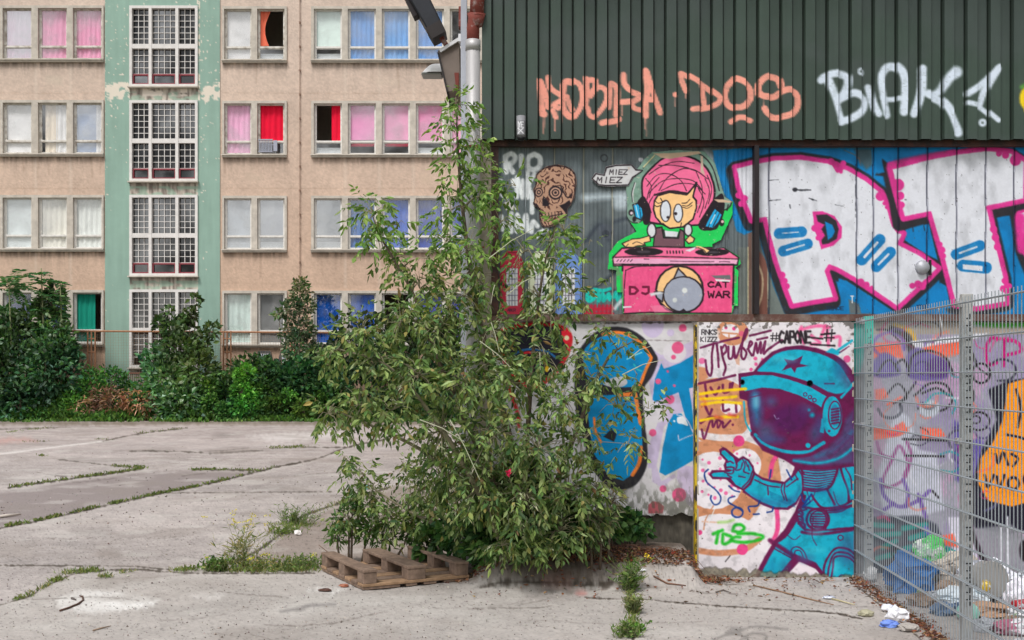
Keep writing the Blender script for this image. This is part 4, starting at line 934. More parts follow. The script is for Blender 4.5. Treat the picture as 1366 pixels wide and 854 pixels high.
t5.dot(K, 735, 612, 182, 164); t5.dot((158, 164, 180), 732, 610, 168, 150); t5.poly(K, [(885, 480), (915, 560), (890, 700), (800, 760), (900, 720), (930, 560)], alpha=.0)
t5.poly((158, 164, 180), [(490, 590), (555, 590), (552, 670), (505, 640)]); t5.stroke(K, 1.8, [(480, 588), (560, 590), (550, 675), (500, 640)], smooth=False, closed=True)
t5.dot((212, 216, 214), 745, 575, 24); t5.dot((205, 210, 208), 658, 660, 20); t5.poly(K, [(690, 760), (735, 735), (770, 765)])
t5.text('DJ', 265, 545, 70, 62, (110, 24, 56), 3.2, gap=.45); t5.text('CAT', 950, 500, 48, 46, (60, 16, 36), 2.3, gap=.35); t5.text('WAR', 950, 585, 52, 52, (60, 16, 36), 2.3, gap=.3)
t5.poly((214, 218, 220), [(435, 600), (530, 585), (560, 598), (450, 625)], soft=1.2); t5.poly((108, 112, 114), [(980, 445), (1140, 440), (1150, 480), (1010, 470)]); t5.poly((226, 226, 226), [(1010, 475), (1145, 485), (1140, 500), (1020, 495)])
t5.poly((240, 142, 172), [(440, 710), (560, 705), (640, 765), (480, 768)], alpha=.6)
t5.poly((220, 220, 226), [(205, 715), (280, 712), (280, 725), (205, 730)])
v.poly((206, 178, 150), [(490, 100), (620, 100), (830, 85), (900, 80), (930, 100), (820, 120), (640, 150), (560, 140)]); v.poly((214, 190, 170), [(920, 120), (940, 130), (945, 250), (960, 300), (920, 270)])
v.poly((206, 178, 150), [(1040, 520), (1130, 520), (1215, 540), (1190, 550), (1080, 545)])
DJO = [(870, 203), (885, 202), (905, 200), (940, 202), (954, 218), (963, 250), (966, 262), (978, 269), (977, 286), (968, 306), (962, 320), (950, 326), (951, 332), (966, 330), (986, 342), (988, 352), (981, 357), (985, 362), (984, 408), (979, 408), (976, 421), (831, 421), (830, 390), (823, 390), (822, 361), (811, 359), (813, 337), (824, 322), (849, 309), (842, 298), (836, 290), (837, 272), (835, 249), (844, 233), (851, 224), (860, 212)]
djo = poster(dj, 'figure_poster', DJO, 'paste-up of a pink haired figure in headphones at a pink deck lettered DJ CAT WAR', D=DW-.014)
# --- three small door-shaped posters (red, cream, blue)
for (a, b, col, lab) in [(667, 699, (196, 52, 76), 'small red door-shaped poster with a lattice window, left of the cream one'), (705, 737, (216, 222, 192), 'cream door-shaped poster between the red one and the blue one'), (741, 776, (112, 144, 206), 'pale blue door-shaped poster nearest the turquoise scrawl')]:
    c_ = Canvas(axis(a-1, b+1, .6), axis(330, 422, .6), col)
    w_ = (b-a); c_.poly((220, 222, 226), [(a+w_*.26, 358), (b-w_*.26, 358), (b-w_*.26, 408), (a+w_*.26, 408)])
    for i in range(1, 4): c_.stroke((90, 84, 110), .7, [(a+w_*(.26+.12*i), 358), (a+w_*(.26+.12*i), 408)], smooth=False)
    for i in range(1, 7): c_.stroke((90, 84, 110), .7, [(a+w_*.26, 358+i*7.2), (b-w_*.26, 358+i*7.2)], smooth=False)
    c_.stroke(tuple(q*.6 for q in col), 1, [(a+1.5, 421), (a+1.5, 352), (a+w_*.3, 337), (b-w_*.3, 337), (b-1.5, 352), (b-1.5, 421)], smooth=False)
    c_.text('ABER', a+w_*.32, 412, 2.2, 3.5, (60, 40, 60), .6)
    poster(c_, 'door_poster', [(a, 350), (a+w_*.28, 335), (b-w_*.28, 335), (b, 350), (b, 421), (a, 421)], lab, wrinkle=.002)
# ============================================================ lower wall (left of the astronaut)
lw = Canvas(axis(655, 930, 1.0), axis(428.5, 690, 1.0, hi=770, coarse=5), (216, 213, 216)); X, Y = lw.X, lw.Y
ORG = (244, 130, 50); BL2 = (0, 140, 200); LIL = (204, 190, 220); DOT = (228, 92, 140)
W_ = View(lw, 640, 400, 2.847); R1 = View(lw, 780, 420, 6.1); R2 = View(lw, 780, 550, 5.69)
W_.dot(LIL, 657, 95, 42, 50); W_.dot(LIL, 725, 125, 14); W_.poly(LIL, [(640, 180), (690, 210), (820, 150), (825, 400), (760, 430), (700, 480), (670, 640), (640, 640), (640, 560), (690, 430), (655, 380), (640, 300)], smooth=False)
W_.dot((222, 218, 224), 740, 200, 45, 40, alpha=.9); W_.dot(LIL, 785, 660, 35, 30); W_.poly(LIL, [(650, 560), (655, 690), (700, 720), (720, 690), (800, 640), (822, 620), (822, 790), (790, 780), (740, 660), (690, 690)], alpha=.9)
W_.dot((218, 214, 220), 670, 430, 40, 38)
for x_, y_, r_ in [(771, 107, 15), (752, 182, 23), (736, 218, 9), (678, 310, 13), (722, 378, 18), (657, 505, 14), (696, 718, 13), (757, 741, 27), (714, 272, 6), (739, 326, 6)]: W_.dot(DOT, x_, y_, r_)
W_.poly((186, 96, 104), [(640, 780), (655, 765), (680, 768), (700, 785), (695, 812), (640, 812)])
W_.poly(BL2, [(656, 378), (666, 300), (690, 240), (700, 262), (760, 240), (822, 203), (822, 330), (797, 338), (818, 500), (790, 480), (755, 352), (720, 365), (668, 388)])
W_.poly(BL2, [(683, 655), (695, 560), (715, 470), (735, 435), (765, 432), (790, 470), (815, 512), (822, 520), (822, 603), (760, 640), (705, 668)])
R2.stroke((220, 205, 230), 1.4, [(700, 20), (760, 40), (800, 100), (830, 170)]); R2.stroke((220, 205, 230), 1.2, [(710, 175), (715, 215), (770, 190), (830, 170)], smooth=False); R2.poly((235, 240, 246), [(705, 40), (750, 35), (785, 100), (740, 90), (705, 80)], smooth=True); R2.dot((235, 240, 246), 680, 67, 8)
R1.poly((220, 205, 230), [(850, 600), (890, 590), (890, 680), (865, 680)])
for x_, y_, r_ in [(678, 310, 11), (714, 272, 5), (739, 326, 5)]: W_.dot(DOT, x_, y_, r_)
# the big letter
LT = [(370, 210), (400, 160), (440, 122), (500, 103), (560, 108), (620, 142), (665, 200), (676, 235), (655, 290), (622, 345), (625, 450), (637, 560), (632, 640), (590, 705), (530, 722), (480, 705), (430, 640), (390, 520), (365, 420), (360, 300)]
W_.poly(BLA, LT, smooth=True, soft=1)
W_.poly(BL2, [(395, 200), (440, 152), (500, 130), (560, 135), (615, 168), (648, 215), (640, 255), (608, 318), (560, 335), (480, 325), (410, 300)], smooth=True)
W_.poly((190, 190, 192), [(470, 320), (500, 298), (545, 292), (560, 318), (520, 335)], smooth=True); W_.stroke(BLA, 7, [(465, 345), (610, 340)], smooth=False)
W_.poly(BL2, [(400, 365), (598, 358), (612, 450), (618, 560), (595, 650), (545, 688), (490, 670), (430, 580)], smooth=False)
W_.stroke(ORG, 4.2, [(468, 132), (520, 124), (565, 134), (612, 165), (645, 210), (650, 225), (632, 262), (618, 300), (607, 328)]); W_.stroke(ORG, 5.5, [(530, 362), (590, 358), (605, 440), (612, 470)], smooth=False); W_.stroke(ORG, 5, [(612, 560), (605, 620), (580, 665)]); W_.stroke(ORG, 3.4, [(435, 450), (440, 500), (460, 540)])
W_.stroke((60, 210, 205), 1.6, [(500, 400), (530, 410), (550, 430), (540, 460), (520, 470)], alpha=.8); W_.stroke((60, 210, 205), 1.6, [(550, 435), (590, 430)], alpha=.8); W_.stroke((150, 225, 230), 1.4, [(560, 225), (590, 210), (615, 200)]); W_.stroke((60, 210, 205), 2, [(585, 245), (600, 265), (615, 270)], alpha=.8)
W_.poly(BLA, [(470, 520), (500, 490), (520, 510), (510, 540)])
# left eye-like shape
LE = [(72, 150), (90, 115), (180, 92), (260, 92), (320, 110), (345, 150), (320, 230), (260, 300), (200, 330), (130, 290), (90, 220)]
W_.poly((30, 28, 40), LE, smooth=True, soft=1); W_.stroke((206, 34, 44), 6, LE, closed=True, soft=1); W_.stroke((40, 110, 170), 3, [(110, 220), (170, 190), (250, 195), (290, 220)]); W_.stroke((210, 40, 50), 3.5, [(140, 225), (180, 200), (220, 212)]); W_.poly((214, 30, 50), [(310, 120), (335, 105), (350, 145), (330, 175), (312, 150)]); W_.dot((230, 220, 180), 330, 145, 9)
W_.dot((235, 190, 40), 255, 262, 8, 12); W_.stroke((206, 50, 50), 5, [(100, 300), (140, 420), (150, 480)], soft=1.5); W_.stroke((60, 120, 60), 5, [(200, 480), (260, 560), (300, 640)], soft=2); W_.stroke((190, 40, 60), 6, [(140, 640), (170, 660)], soft=1.5)
# cracks + grime
lw.stroke((120, 110, 110), .8, [(790, 455), (830, 454), (870, 454), (920, 455)], wob=2, alpha=.8); lw.stroke((90, 84, 84), 1.2, [(655, 431), (720, 430), (800, 431), (930, 430)], wob=3)
gm = np.clip((fbm(X*.25, Y*.12, 33, 4)-.52+.22*np.clip((Y-640)/50, 0, 1))*6, 0, 1)*np.clip((Y-625)/45, 0, 1)*.6
lw.C = lw.C*(1-gm[..., None])+np.array([88, 90, 78])*gm[..., None]
lw.C *= (1-.12*np.clip((fbm(X*.06, Y*.06, 35, 4)-.5)*4, 0, 1))[..., None]
be = 687+2.5*(fbm(X*.1, X*0, 36, 3)-.5)*4
pl = (Y > be)[..., None]; dk = np.array([86, 82, 74])*(.7+.7*fbm(X*.25, Y*.25, 37, 4))[..., None]
lw.C = np.where(pl, dk, lw.C)
off = .05*(Y > be)+.004*fbm(X*.05, Y*.05, 38)
M_wall = mat_paint('painted_render', .85, 10, .08, .45, 26, .004)
lw.mesh('lower_wall', DW, M_wall, wh, off=off)
mb = MB(); bw(mb, 655, 1700, 429, 800, DW+.08, DW+.3); mb.build('wall_core', M_render, wh)
# ============================================================ right wall, behind the fence
rw = Canvas(axis(1136, 1420, 1.0, hi=1700), axis(429, 790, 1.0), (168, 166, 178)); X, Y = rw.X, rw.Y
PUR = (112, 96, 152); TEAL = (20, 146, 138); ORR = (238, 118, 92); MAG = (176, 40, 120)
bl = np.clip((fbm(X*.02, Y*.025, 61, 4)-.48)*8, 0, 1)[..., None]; rw.C = rw.C*(1-bl*.6)+np.array([150, 136, 172])*bl*.6
bl = np.clip((fbm(X*.03, Y*.02, 62, 4)-.55)*9, 0, 1)[..., None]; rw.C = rw.C*(1-bl*.6)+np.array([206, 168, 196])*bl*.6
rw.poly((170, 160, 150), [(1136, 429), (1500, 429), (1500, 446), (1136, 446)]); rw.stroke((206, 170, 70), 9, [(1195, 436), (1215, 445), (1222, 470)], soft=2); rw.stroke((80, 150, 70), 6, [(1300, 432), (1340, 434), (1400, 431)], soft=2)
rw.poly((128, 126, 128), [(1136, 450), (1164, 450), (1162, 770), (1136, 770)], soft=1.5)
rw.poly(TEAL, [(1136, 429), (1165, 429), (1160, 455), (1145, 500), (1136, 500)], soft=3, alpha=.8)
rw.stroke(K, 10, [(1190, 440), (1210, 450), (1218, 475)], soft=2); rw.stroke(K, 2.5, [(1170, 440), (1185, 441), (1200, 455)], soft=1)
rw.poly(ORR, [(1166, 457), (1200, 458), (1206, 478), (1180, 475), (1166, 478)], soft=1.5); rw.poly(ORR, [(1228, 460), (1285, 456), (1292, 470), (1240, 478)], soft=1.5); rw.poly((236, 236, 244), [(1215, 455), (1320, 444), (1300, 452), (1240, 462), (1222, 466)], soft=1.2)
rw.poly(PUR, [(1166, 482), (1180, 470), (1196, 480), (1200, 500), (1166, 502)], smooth=True, soft=2); rw.poly(PUR, [(1210, 475), (1222, 464), (1240, 470), (1260, 480), (1262, 505), (1215, 505)], smooth=True, soft=2); rw.poly((90, 60, 120), [(1235, 486), (1250, 476), (1266, 486), (1262, 502), (1240, 502)], smooth=True, soft=2)
V_(rw, K, 3, [(1170, 500), (1180, 484), (1190, 482), (1198, 495)], [(1195, 486), (1205, 480), (1212, 492)], [(1212, 500), (1218, 475), (1240, 468), (1262, 478), (1272, 500)], [(1220, 528), (1240, 512), (1262, 514), (1270, 535), (1255, 548), (1225, 545)], [(1230, 525), (1250, 518), (1266, 528)], soft=1)
V_(rw, K, 2.4, [(1180, 530), (1198, 512), (1210, 530), (1192, 538)], [(1200, 540), (1215, 520), (1222, 510)], [(1295, 470), (1305, 490), (1318, 500)], [(1340, 560), (1330, 580)], soft=1)
rw.ring(K, 3, 1309, 498, 12, 13); rw.ring(K, 2.6, 1306, 562, 14, 12); rw.ring(K, 2, 1302, 560, 6, 5); V_(rw, K, 3, [(1295, 515), (1300, 530), (1290, 545)], [(1290, 480), (1296, 470), (1302, 482)])
rw.dot((200, 205, 214), 1240, 545, 14, 12, soft=2)
rw.poly((212, 214, 226), [(1190, 565), (1200, 545), (1215, 560), (1225, 600), (1250, 605), (1260, 680), (1225, 690), (1180, 690), (1170, 640), (1180, 600)], soft=2, alpha=.9)
rw.poly(ORR, [(1166, 570), (1190, 572), (1205, 562), (1212, 575), (1200, 582), (1166, 587)], soft=1.2); rw.poly(ORR, [(1228, 570), (1255, 572), (1262, 582), (1230, 586)], soft=1.2); rw.poly(ORR, [(1167, 520), (1180, 518), (1186, 530), (1168, 536)], soft=1.5, alpha=.8); rw.stroke(ORR, 3, [(1184, 540), (1202, 530)], soft=1)
V_(rw, (148, 66, 130), 4, [(1170, 590), (1175, 605), (1190, 610), (1200, 595), (1212, 620), (1205, 640), (1185, 650), (1178, 640), (1192, 610)], [(1210, 590), (1216, 610), (1206, 635)], soft=1.2, alpha=.85)
V_(rw, (112, 80, 160), 5, [(1175, 640), (1180, 662), (1200, 676), (1225, 668), (1240, 655)], [(1205, 640), (1212, 660), (1208, 676)], [(1225, 660), (1235, 690)], [(1180, 680), (1192, 672)], soft=1.2, alpha=.9)
V_(rw, K, 3, [(1205, 586), (1240, 587), (1262, 588)], [(1208, 608), (1260, 609)], [(1244, 655), (1252, 664)], soft=.8)
rw.poly((96, 84, 150), [(1272, 560), (1296, 575), (1312, 590), (1308, 625), (1290, 650), (1275, 640)], soft=2.5, alpha=.85); rw.poly((196, 54, 116), [(1278, 595), (1292, 590), (1296, 620), (1282, 640)], soft=2, alpha=.7); rw.dot((196, 150, 180), 1296, 582, 8, 5, soft=2); rw.dot((196, 60, 110), 1286, 664, 7, 9, soft=2, alpha=.7)
# black field and orange lettering
rw.poly((34, 32, 46), [(1318, 520), (1345, 508), (1400, 500), (1500, 498), (1500, 770), (1420, 740), (1400, 700), (1350, 712), (1300, 705), (1290, 680), (1298, 640), (1310, 600), (1330, 560)], soft=1.5)
OR2 = (240, 156, 44)
rw.poly(OR2, [(1345, 512), (1366, 506), (1400, 506), (1400, 640), (1380, 668), (1350, 676), (1318, 668), (1305, 645), (1308, 612), (1325, 590), (1338, 560)], soft=1)
V_(rw, (30, 28, 44), 3.5, [(1356, 520), (1362, 545), (1358, 570)], [(1343, 580), (1362, 584), (1380, 592)], [(1328, 606), (1332, 618), (1338, 604), (1345, 620)], [(1350, 606), (1358, 612), (1352, 622)], [(1314, 634), (1318, 650), (1326, 634)], [(1330, 636), (1334, 650), (1340, 634)]); rw.ring((30, 28, 44), 4, 1352, 645, 7, 8); rw.ring((30, 28, 44), 3, 1372, 640, 6, 9)
V_(rw, MAG, 4.5, [(1332, 452), (1322, 452), (1315, 468), (1320, 486), (1330, 484)], [(1340, 454), (1339, 488)], [(1340, 454), (1356, 456), (1362, 468), (1342, 474)], soft=1.1)
rw.poly((150, 150, 156), [(1298, 705), (1350, 700), (1400, 745), (1400, 790), (1340, 790), (1312, 740)], soft=2, alpha=.9); rw.stroke(K, 7, [(1290, 690), (1300, 720), (1315, 752), (1330, 775)], soft=1.5); rw.poly((226, 224, 236), [(1265, 690), (1286, 690), (1300, 730), (1312, 770), (1290, 770), (1270, 730)], soft=1.5)
V_(rw, (232, 234, 240), 2.5, [(1336, 705), (1337, 770)], [(1344, 690), (1345, 760)], soft=1); rw.dot(K, 1366, 735, 6, 14, soft=1.5)
tl = [(1164, 690), (1225, 688), (1250, 700), (1262, 730), (1290, 752), (1262, 760), (1230, 770), (1164, 768)]
rw.poly((70, 72, 84), tl, soft=2); 
for a_ in [[(1166, 700), (1190, 702)], [(1168, 714), (1200, 712)], [(1178, 730), (1195, 722)], [(1200, 735), (1215, 730)], [(1205, 705), (1235, 700)], [(1215, 742), (1240, 752)], [(1232, 720), (1252, 730)], [(1170, 745), (1190, 740)], [(1255, 750), (1285, 756)], [(1215, 718), (1235, 712)]]: rw.stroke(TEAL, 7, a_, soft=1.5)
rw.poly(TEAL, [(1262, 728), (1275, 735), (1290, 752), (1264, 752)], soft=1); rw.poly(ORR, [(1255, 715), (1272, 712), (1278, 730), (1262, 728)], soft=1.5); rw.stroke((130, 120, 190), 7, [(1235, 705), (1250, 730)], soft=2)
rk_ = random.Random(5)
for i_ in range(70):
    x_ = rk_.uniform(1166, 1400); y_ = rk_.uniform(442, 745); k_ = rk_.uniform(6, 22); a_ = rk_.uniform(0, 6.28); pts = []
    if 1320 < x_ and y_ > 500: continue
    for j_ in range(rk_.randint(3, 6)): pts.append((x_+k_*math.cos(a_+j_*.9), y_+k_*math.sin(a_+j_*.9)*.8)); 
    rw.stroke(rk_.choice([(60, 50, 90), (120, 90, 170), (206, 70, 130), (236, 236, 244), (30, 28, 40), (236, 120, 90), (30, 150, 150), (150, 150, 190)]), rk_.uniform(1.2, 4.2), pts, soft=1, alpha=rk_.uniform(.4, .85))
gm_ = rw.C.mean(-1, keepdims=True); rw.C = np.clip(gm_+(rw.C-gm_)*1.3-8, 4, 250)*(1+.14*(fbm(X*.3, Y*.3, 65, 3)-.5))[..., None]
rw.mesh('right_wall', DW, M_wall, wh, off=.006*fbm(X*.05, Y*.05, 39))
# ============================================================ astronaut panel
DA = 8.9
ap = thing('concrete_panel', (at(1034, 0, DA)[0], DA, 0), 'upright concrete panel painted with a turquoise astronaut, next to the mesh fence', 'wall')
ac = Canvas(axis(930, 1139, .7), axis(430, 772, .75), (226, 220, 224)); X, Y = ac.X, ac.Y
CY = (16, 172, 200); MR = (104, 18, 74); TAN = (208, 142, 104); PKD = (232, 70, 138)
ac.wm = 1.3; m = View(ac, 920, 420, 2.374); a1 = View(ac, 925, 425, 6.1); a2 = View(ac, 925, 555, 6.1); a3 = View(ac, 925, 660, 6.209)
a1.dot(TAN, 320, 110, 130, 110); a1.dot((236, 228, 230), 300, 100, 72, 55); a1.stroke(TAN, 1.6, [(230, 115), (360, 125)]); a1.dot(PKD, 265, 75, 13); a1.dot(PKD, 330, 82, 15); a1.stroke(TAN, 1.2, [(290, 120), (290, 160)])
a1.poly(TAN, [(40, 390), (100, 400), (120, 480), (40, 540)], soft=1); a1.dot(PKD, 70, 345, 30, 25, alpha=.7)
a1.poly(TAN, [(330, 300), (380, 290), (375, 380), (350, 370)], alpha=.6)
for x_, y_, r_ in [(510, 372, 14), (470, 415, 14), (505, 325, 16), (560, 330, 10), (590, 270, 9), (630, 240, 10), (570, 350, 8), (1250, 330, 30)]: a1.dot(PKD, x_, y_, r_, alpha=.85)
m.dot(TAN, 85, 305, 115, 105); m.dot((236, 228, 230), 130, 295, 32, 22)
m.stroke((230, 224, 226), 9, [(15, 372), (60, 385), (120, 390), (180, 384), (215, 360)], soft=.8)
m.poly(TAN, [(20, 400), (100, 402), (180, 400), (230, 420), (280, 450), (290, 520), (270, 600), (200, 660), (120, 690), (20, 650)], soft=.8)
m.dot((234, 228, 232), 75, 525, 95, 92); m.dot((234, 228, 232), 175, 475, 52, 52); m.poly((234, 228, 232), [(200, 640), (250, 560), (330, 600), (320, 700), (250, 760), (130, 700)], soft=1)
m.stroke(PKD, 6, [(258, 560), (275, 610), (278, 680), (262, 720)], soft=1); m.stroke(PKD, 6, [(255, 510), (262, 470), (280, 440)], soft=1)
m.dot((234, 228, 232), 95, 688, 120, 58); m.stroke(TAN, 8, [(15, 745), (90, 755), (170, 745), (220, 712)], soft=1); m.stroke(TAN, 1.3, [(75, 605), (50, 650), (45, 680)]); m.stroke((226, 190, 170), 1.5, [(40, 655), (90, 658)])
for i in range(26):
    x_ = 25+(i*37) % 130; y_ = 450+((i*53) % 135); m.dot(PKD, x_, y_, 3.5+(i % 3)*1.3, alpha=.75)
for x_, y_ in [(150, 440), (190, 445), (200, 480), (215, 470), (165, 500), (140, 430)]: m.dot(PKD, x_, y_, 3.5, alpha=.75)
m.dot(PKD, 156, 400, 18); m.dot(PKD, 167, 743, 18); m.dot(PKD, 32, 690, 8); m.dot(PKD, 165, 60, 9, alpha=.6)
# pink under-tag top right
for p_ in [[(880, 70), (860, 130), (900, 200)], [(960, 140), (1030, 200), (960, 210)], [(1040, 150), (1080, 60), (1100, 220)], [(1120, 160), (1190, 150), (1190, 220)], [(880, 90), (1000, 60), (1110, 70)]]: a1.stroke((240, 90, 150), 4.5, p_, soft=1.2, alpha=.85)
# body
TOR = [(335, 470), (330, 520), (352, 575), (335, 620), (300, 680), (268, 715), (238, 765), (205, 830), (300, 850), (345, 780), (400, 805), (445, 860), (520, 860), (520, 470)]
m.poly(MR, TOR, soft=1); m.poly(CY, [(350, 480), (345, 520), (365, 575), (350, 625), (312, 690), (280, 722), (252, 770), (222, 830), (275, 832), (335, 758), (400, 785), (450, 850), (520, 850), (520, 480)], soft=1)
m.stroke(MR, 4, [(365, 575), (350, 625), (312, 690), (285, 715)]); m.poly((236, 226, 232), [(300, 832), (345, 785), (402, 812), (425, 845), (300, 850)], soft=1)
m.stroke(MR, 6, [(255, 715), (300, 745), (345, 775)], soft=1.5); m.stroke(MR, 5, [(345, 775), (310, 810), (285, 835)], soft=1.5); m.stroke(MR, 3.5, [(345, 775), (400, 800), (440, 850)], soft=1.2)
V_(m, MR, 1.3, [(262, 722), (340, 770)], [(258, 735), (330, 775)], [(325, 770), (322, 745), (340, 735), (362, 750), (378, 790)], [(332, 765), (335, 748), (352, 750), (365, 785)])
for r_ in (0, 14, 26): m.stroke(MR, 2 if r_ else 3, [(425+r_*.8, 845), (428+r_, 790+r_*.5), (460, 742+r_), (500, 742+r_), (530, 765+r_)])
m.dot((70, 70, 120), 500, 745, 30, 50, soft=8, alpha=.5); m.dot((60, 110, 150), 370, 770, 25, 14, soft=5, alpha=.6); m.dot((50, 90, 130), 300, 800, 16, 24, soft=5, alpha=.45)
m.ring(MR, 1.2, 478, 706, 8); m.ring(MR, 1.2, 482, 832, 8)
# neck and chest
a2.poly((74, 84, 140), [(870, 395), (1200, 395), (1170, 480), (1090, 610), (900, 605), (885, 520)], soft=2)
for i in range(9): a2.stroke(CY, 1.4, [(890, 425+i*21), (1010, 437+i*21), (1165-max(0, i-3)*16, 425+i*19)]); a2.stroke(MR, 1.3, [(890, 434+i*21), (1010, 447+i*21), (1165-max(0, i-3)*16, 434+i*19)])
V_(a2, MR, 2.4, [(1175, 400), (1160, 480), (1095, 590), (900, 600)], [(1190, 390), (1220, 500), (1260, 600), (1265, 700)], [(1090, 600), (1150, 720)], [(960, 640), (1000, 700), (1060, 750), (1200, 735), (1290, 690)], [(1200, 400), (1260, 380), (1300, 400)])
a2.poly(CY, [(1215, 410), (1270, 400), (1320, 430), (1320, 680), (1270, 640), (1240, 520)], soft=2); a2.stroke(MR, 1.5, [(1240, 430), (1280, 500), (1290, 600)]); a2.dot((70, 70, 120), 1180, 690, 60, 40, soft=8, alpha=.4)
# left arm
ARM = [(500, 480), (560, 520), (640, 540), (740, 555), (810, 500), (870, 430), (890, 520), (880, 620), (830, 700), (760, 745), (660, 740), (560, 700), (470, 650), (410, 600)]
a2.poly(MR, [(490, 455), (560, 500), (640, 520), (740, 535), (800, 480), (830, 400), (890, 400), (900, 600), (840, 720), (770, 765), (650, 760), (550, 720), (400, 620)], soft=.8); a2.poly(CY, ARM, soft=.8)
a2.poly((40, 110, 160), [(430, 610), (560, 660), (700, 690), (820, 640), (870, 560), (850, 680), (760, 742), (640, 735), (520, 690)], soft=3, alpha=.6)
V_(a2, MR, 1.4, [(500, 520), (600, 565), (700, 580)], [(605, 575), (610, 640)], [(725, 550), (715, 600), (740, 680)], [(745, 550), (740, 610), (762, 690)], [(830, 400), (880, 480), (890, 560)], [(860, 395), (900, 470)], [(815, 450), (850, 520)], [(760, 575), (850, 510)])
HAND = [(210, 275), (240, 252), (270, 265), (340, 325), (370, 345), (405, 325), (455, 355), (490, 410), (505, 470), (470, 560), (410, 610), (330, 575), (265, 515), (155, 515), (125, 480), (150, 440), (255, 440), (245, 400), (262, 365), (215, 315)]
a2.poly(MR, HAND, soft=.7); cx_, cy_ = 330, 430
a2.poly(CY, [(232, 285), (255, 280), (330, 345), (345, 400), (330, 440), (270, 430), (270, 380), (285, 365), (228, 305)]); a2.poly(CY, [(370, 370), (405, 345), (445, 370), (475, 420), (485, 475), (455, 545), (405, 590), (345, 560), (300, 500), (160, 495), (145, 475), (165, 462), (290, 455), (330, 440), (345, 400)])
V_(a2, MR, 1.4, [(265, 420), (300, 415), (330, 420)], [(275, 378), (300, 370), (325, 385)], [(255, 460), (290, 470), (320, 465), (330, 430)], [(345, 350), (355, 400), (345, 440), (385, 430), (400, 380)], [(400, 350), (420, 400), (410, 450), (450, 470)], [(425, 370), (440, 410)], [(445, 400), (455, 440)], [(280, 480), (310, 500)], [(370, 490), (420, 500)], [(495, 460), (470, 530), (420, 590)], [(480, 450), (455, 520), (400, 580)])
# second hand and forearm
a3.poly(MR, [(860, 95), (900, 90), (1000, 110), (1100, 130), (1310, 80), (1340, 90), (1340, 290), (1100, 300), (1000, 310), (920, 300), (880, 260), (850, 210), (845, 140)], soft=.9)
a3.poly(CY, [(880, 110), (960, 120), (1080, 140), (1190, 140), (1330, 100), (1330, 265), (1200, 275), (1090, 290), (1000, 290), (930, 280), (900, 240), (870, 200), (865, 140)], soft=.9)
V_(a3, MR, 2.2, [(860, 150), (885, 135), (905, 150), (900, 175), (870, 180)], [(850, 190), (880, 180), (905, 195), (905, 222), (875, 225)], [(870, 240), (895, 232), (920, 245), (925, 270)], [(880, 110), (905, 130), (935, 120)]); a3.ring(MR, 2.6, 1030, 205, 92, 88); a3.ring(MR, 1.4, 1035, 205, 68, 70)
for i in range(6): a3.stroke(MR, 1.5, [(975, 160+i*20), (1085, 162+i*20)])
V_(a3, MR, 1.5, [(1100, 130), (1112, 210), (1095, 290)], [(1085, 130), (1098, 210), (1080, 290)], [(1120, 150), (1220, 140), (1290, 100)], [(860, 150), (890, 160), (900, 190)], [(855, 200), (890, 205), (905, 235)], [(890, 120), (905, 150)])
V_(a3, MR, 4, [(900, 310), (1000, 325), (1120, 320), (1320, 290)], soft=1.2)
# helmet
a1.poly(MR, [(485, 440), (550, 345), (640, 270), (750, 228), (880, 218), (1000, 238), (1140, 285), (1230, 345), (1300, 430), (1340, 520), (1340, 860), (485, 860)], soft=.9, smooth=False)
m.poly(MR, [(200, 380), (230, 430), (300, 460), (345, 490), (430, 492), (520, 480), (520, 200), (440, 300)], soft=1)
m.poly((84, 64, 112), [(440, 420), (480, 380), (495, 330), (520, 300), (520, 470), (420, 478), (350, 470), (330, 450)], soft=3)
m.stroke(CY, 2.6, [(330, 462), (400, 470), (470, 455), (520, 420)], soft=1.6); m.stroke((40, 130, 170), 4, [(400, 450), (460, 425), (515, 370)], soft=3, alpha=.6)
a1.poly(CY, [(520, 435), (590, 355), (670, 290), (770, 258), (880, 255), (1000, 278), (1110, 320), (1190, 380), (1250, 470), (1290, 560), (1200, 610), (1110, 600), (1000, 545), (880, 500), (760, 460), (640, 440)], soft=.9, smooth=True)
a1.poly((100, 80, 130), [(1180, 370), (1240, 420), (1300, 520), (1320, 620), (1230, 560), (1170, 460)], soft=7, alpha=.6); a1.dot((50, 120, 160), 1130, 540, 60, 40, soft=8, alpha=.5)
a1.poly(MR, [(890, 303), (868, 368), (937, 385), (842, 400), (825, 440), (795, 400), (718, 427), (765, 370), (738, 328), (810, 342)])
# visor glass
m.poly(MR, [(178, 245), (260, 235), (340, 250), (400, 285), (440, 330), (425, 400), (380, 425), (300, 432), (235, 412), (195, 375)], soft=1)
m.dot((30, 140, 180), 212, 300, 14, 50, soft=7, alpha=.75); m.dot((60, 120, 150), 240, 370, 28, 26, soft=8, alpha=.55); m.dot((60, 110, 150), 258, 275, 16, 14, soft=6, alpha=.6); m.dot((60, 110, 150), 370, 300, 22, 16, soft=7, alpha=.5); m.dot((40, 110, 140), 395, 380, 16, 24, soft=7, alpha=.5); m.dot(CY, 388, 318, 8, 7, soft=2); m.dot(CY, 378, 302, 4, soft=1.5); m.stroke((220, 230, 240), 1, [(268, 318), (275, 330), (282, 328)])
m.stroke(CY, 1.8, [(172, 275), (178, 340), (205, 385)])
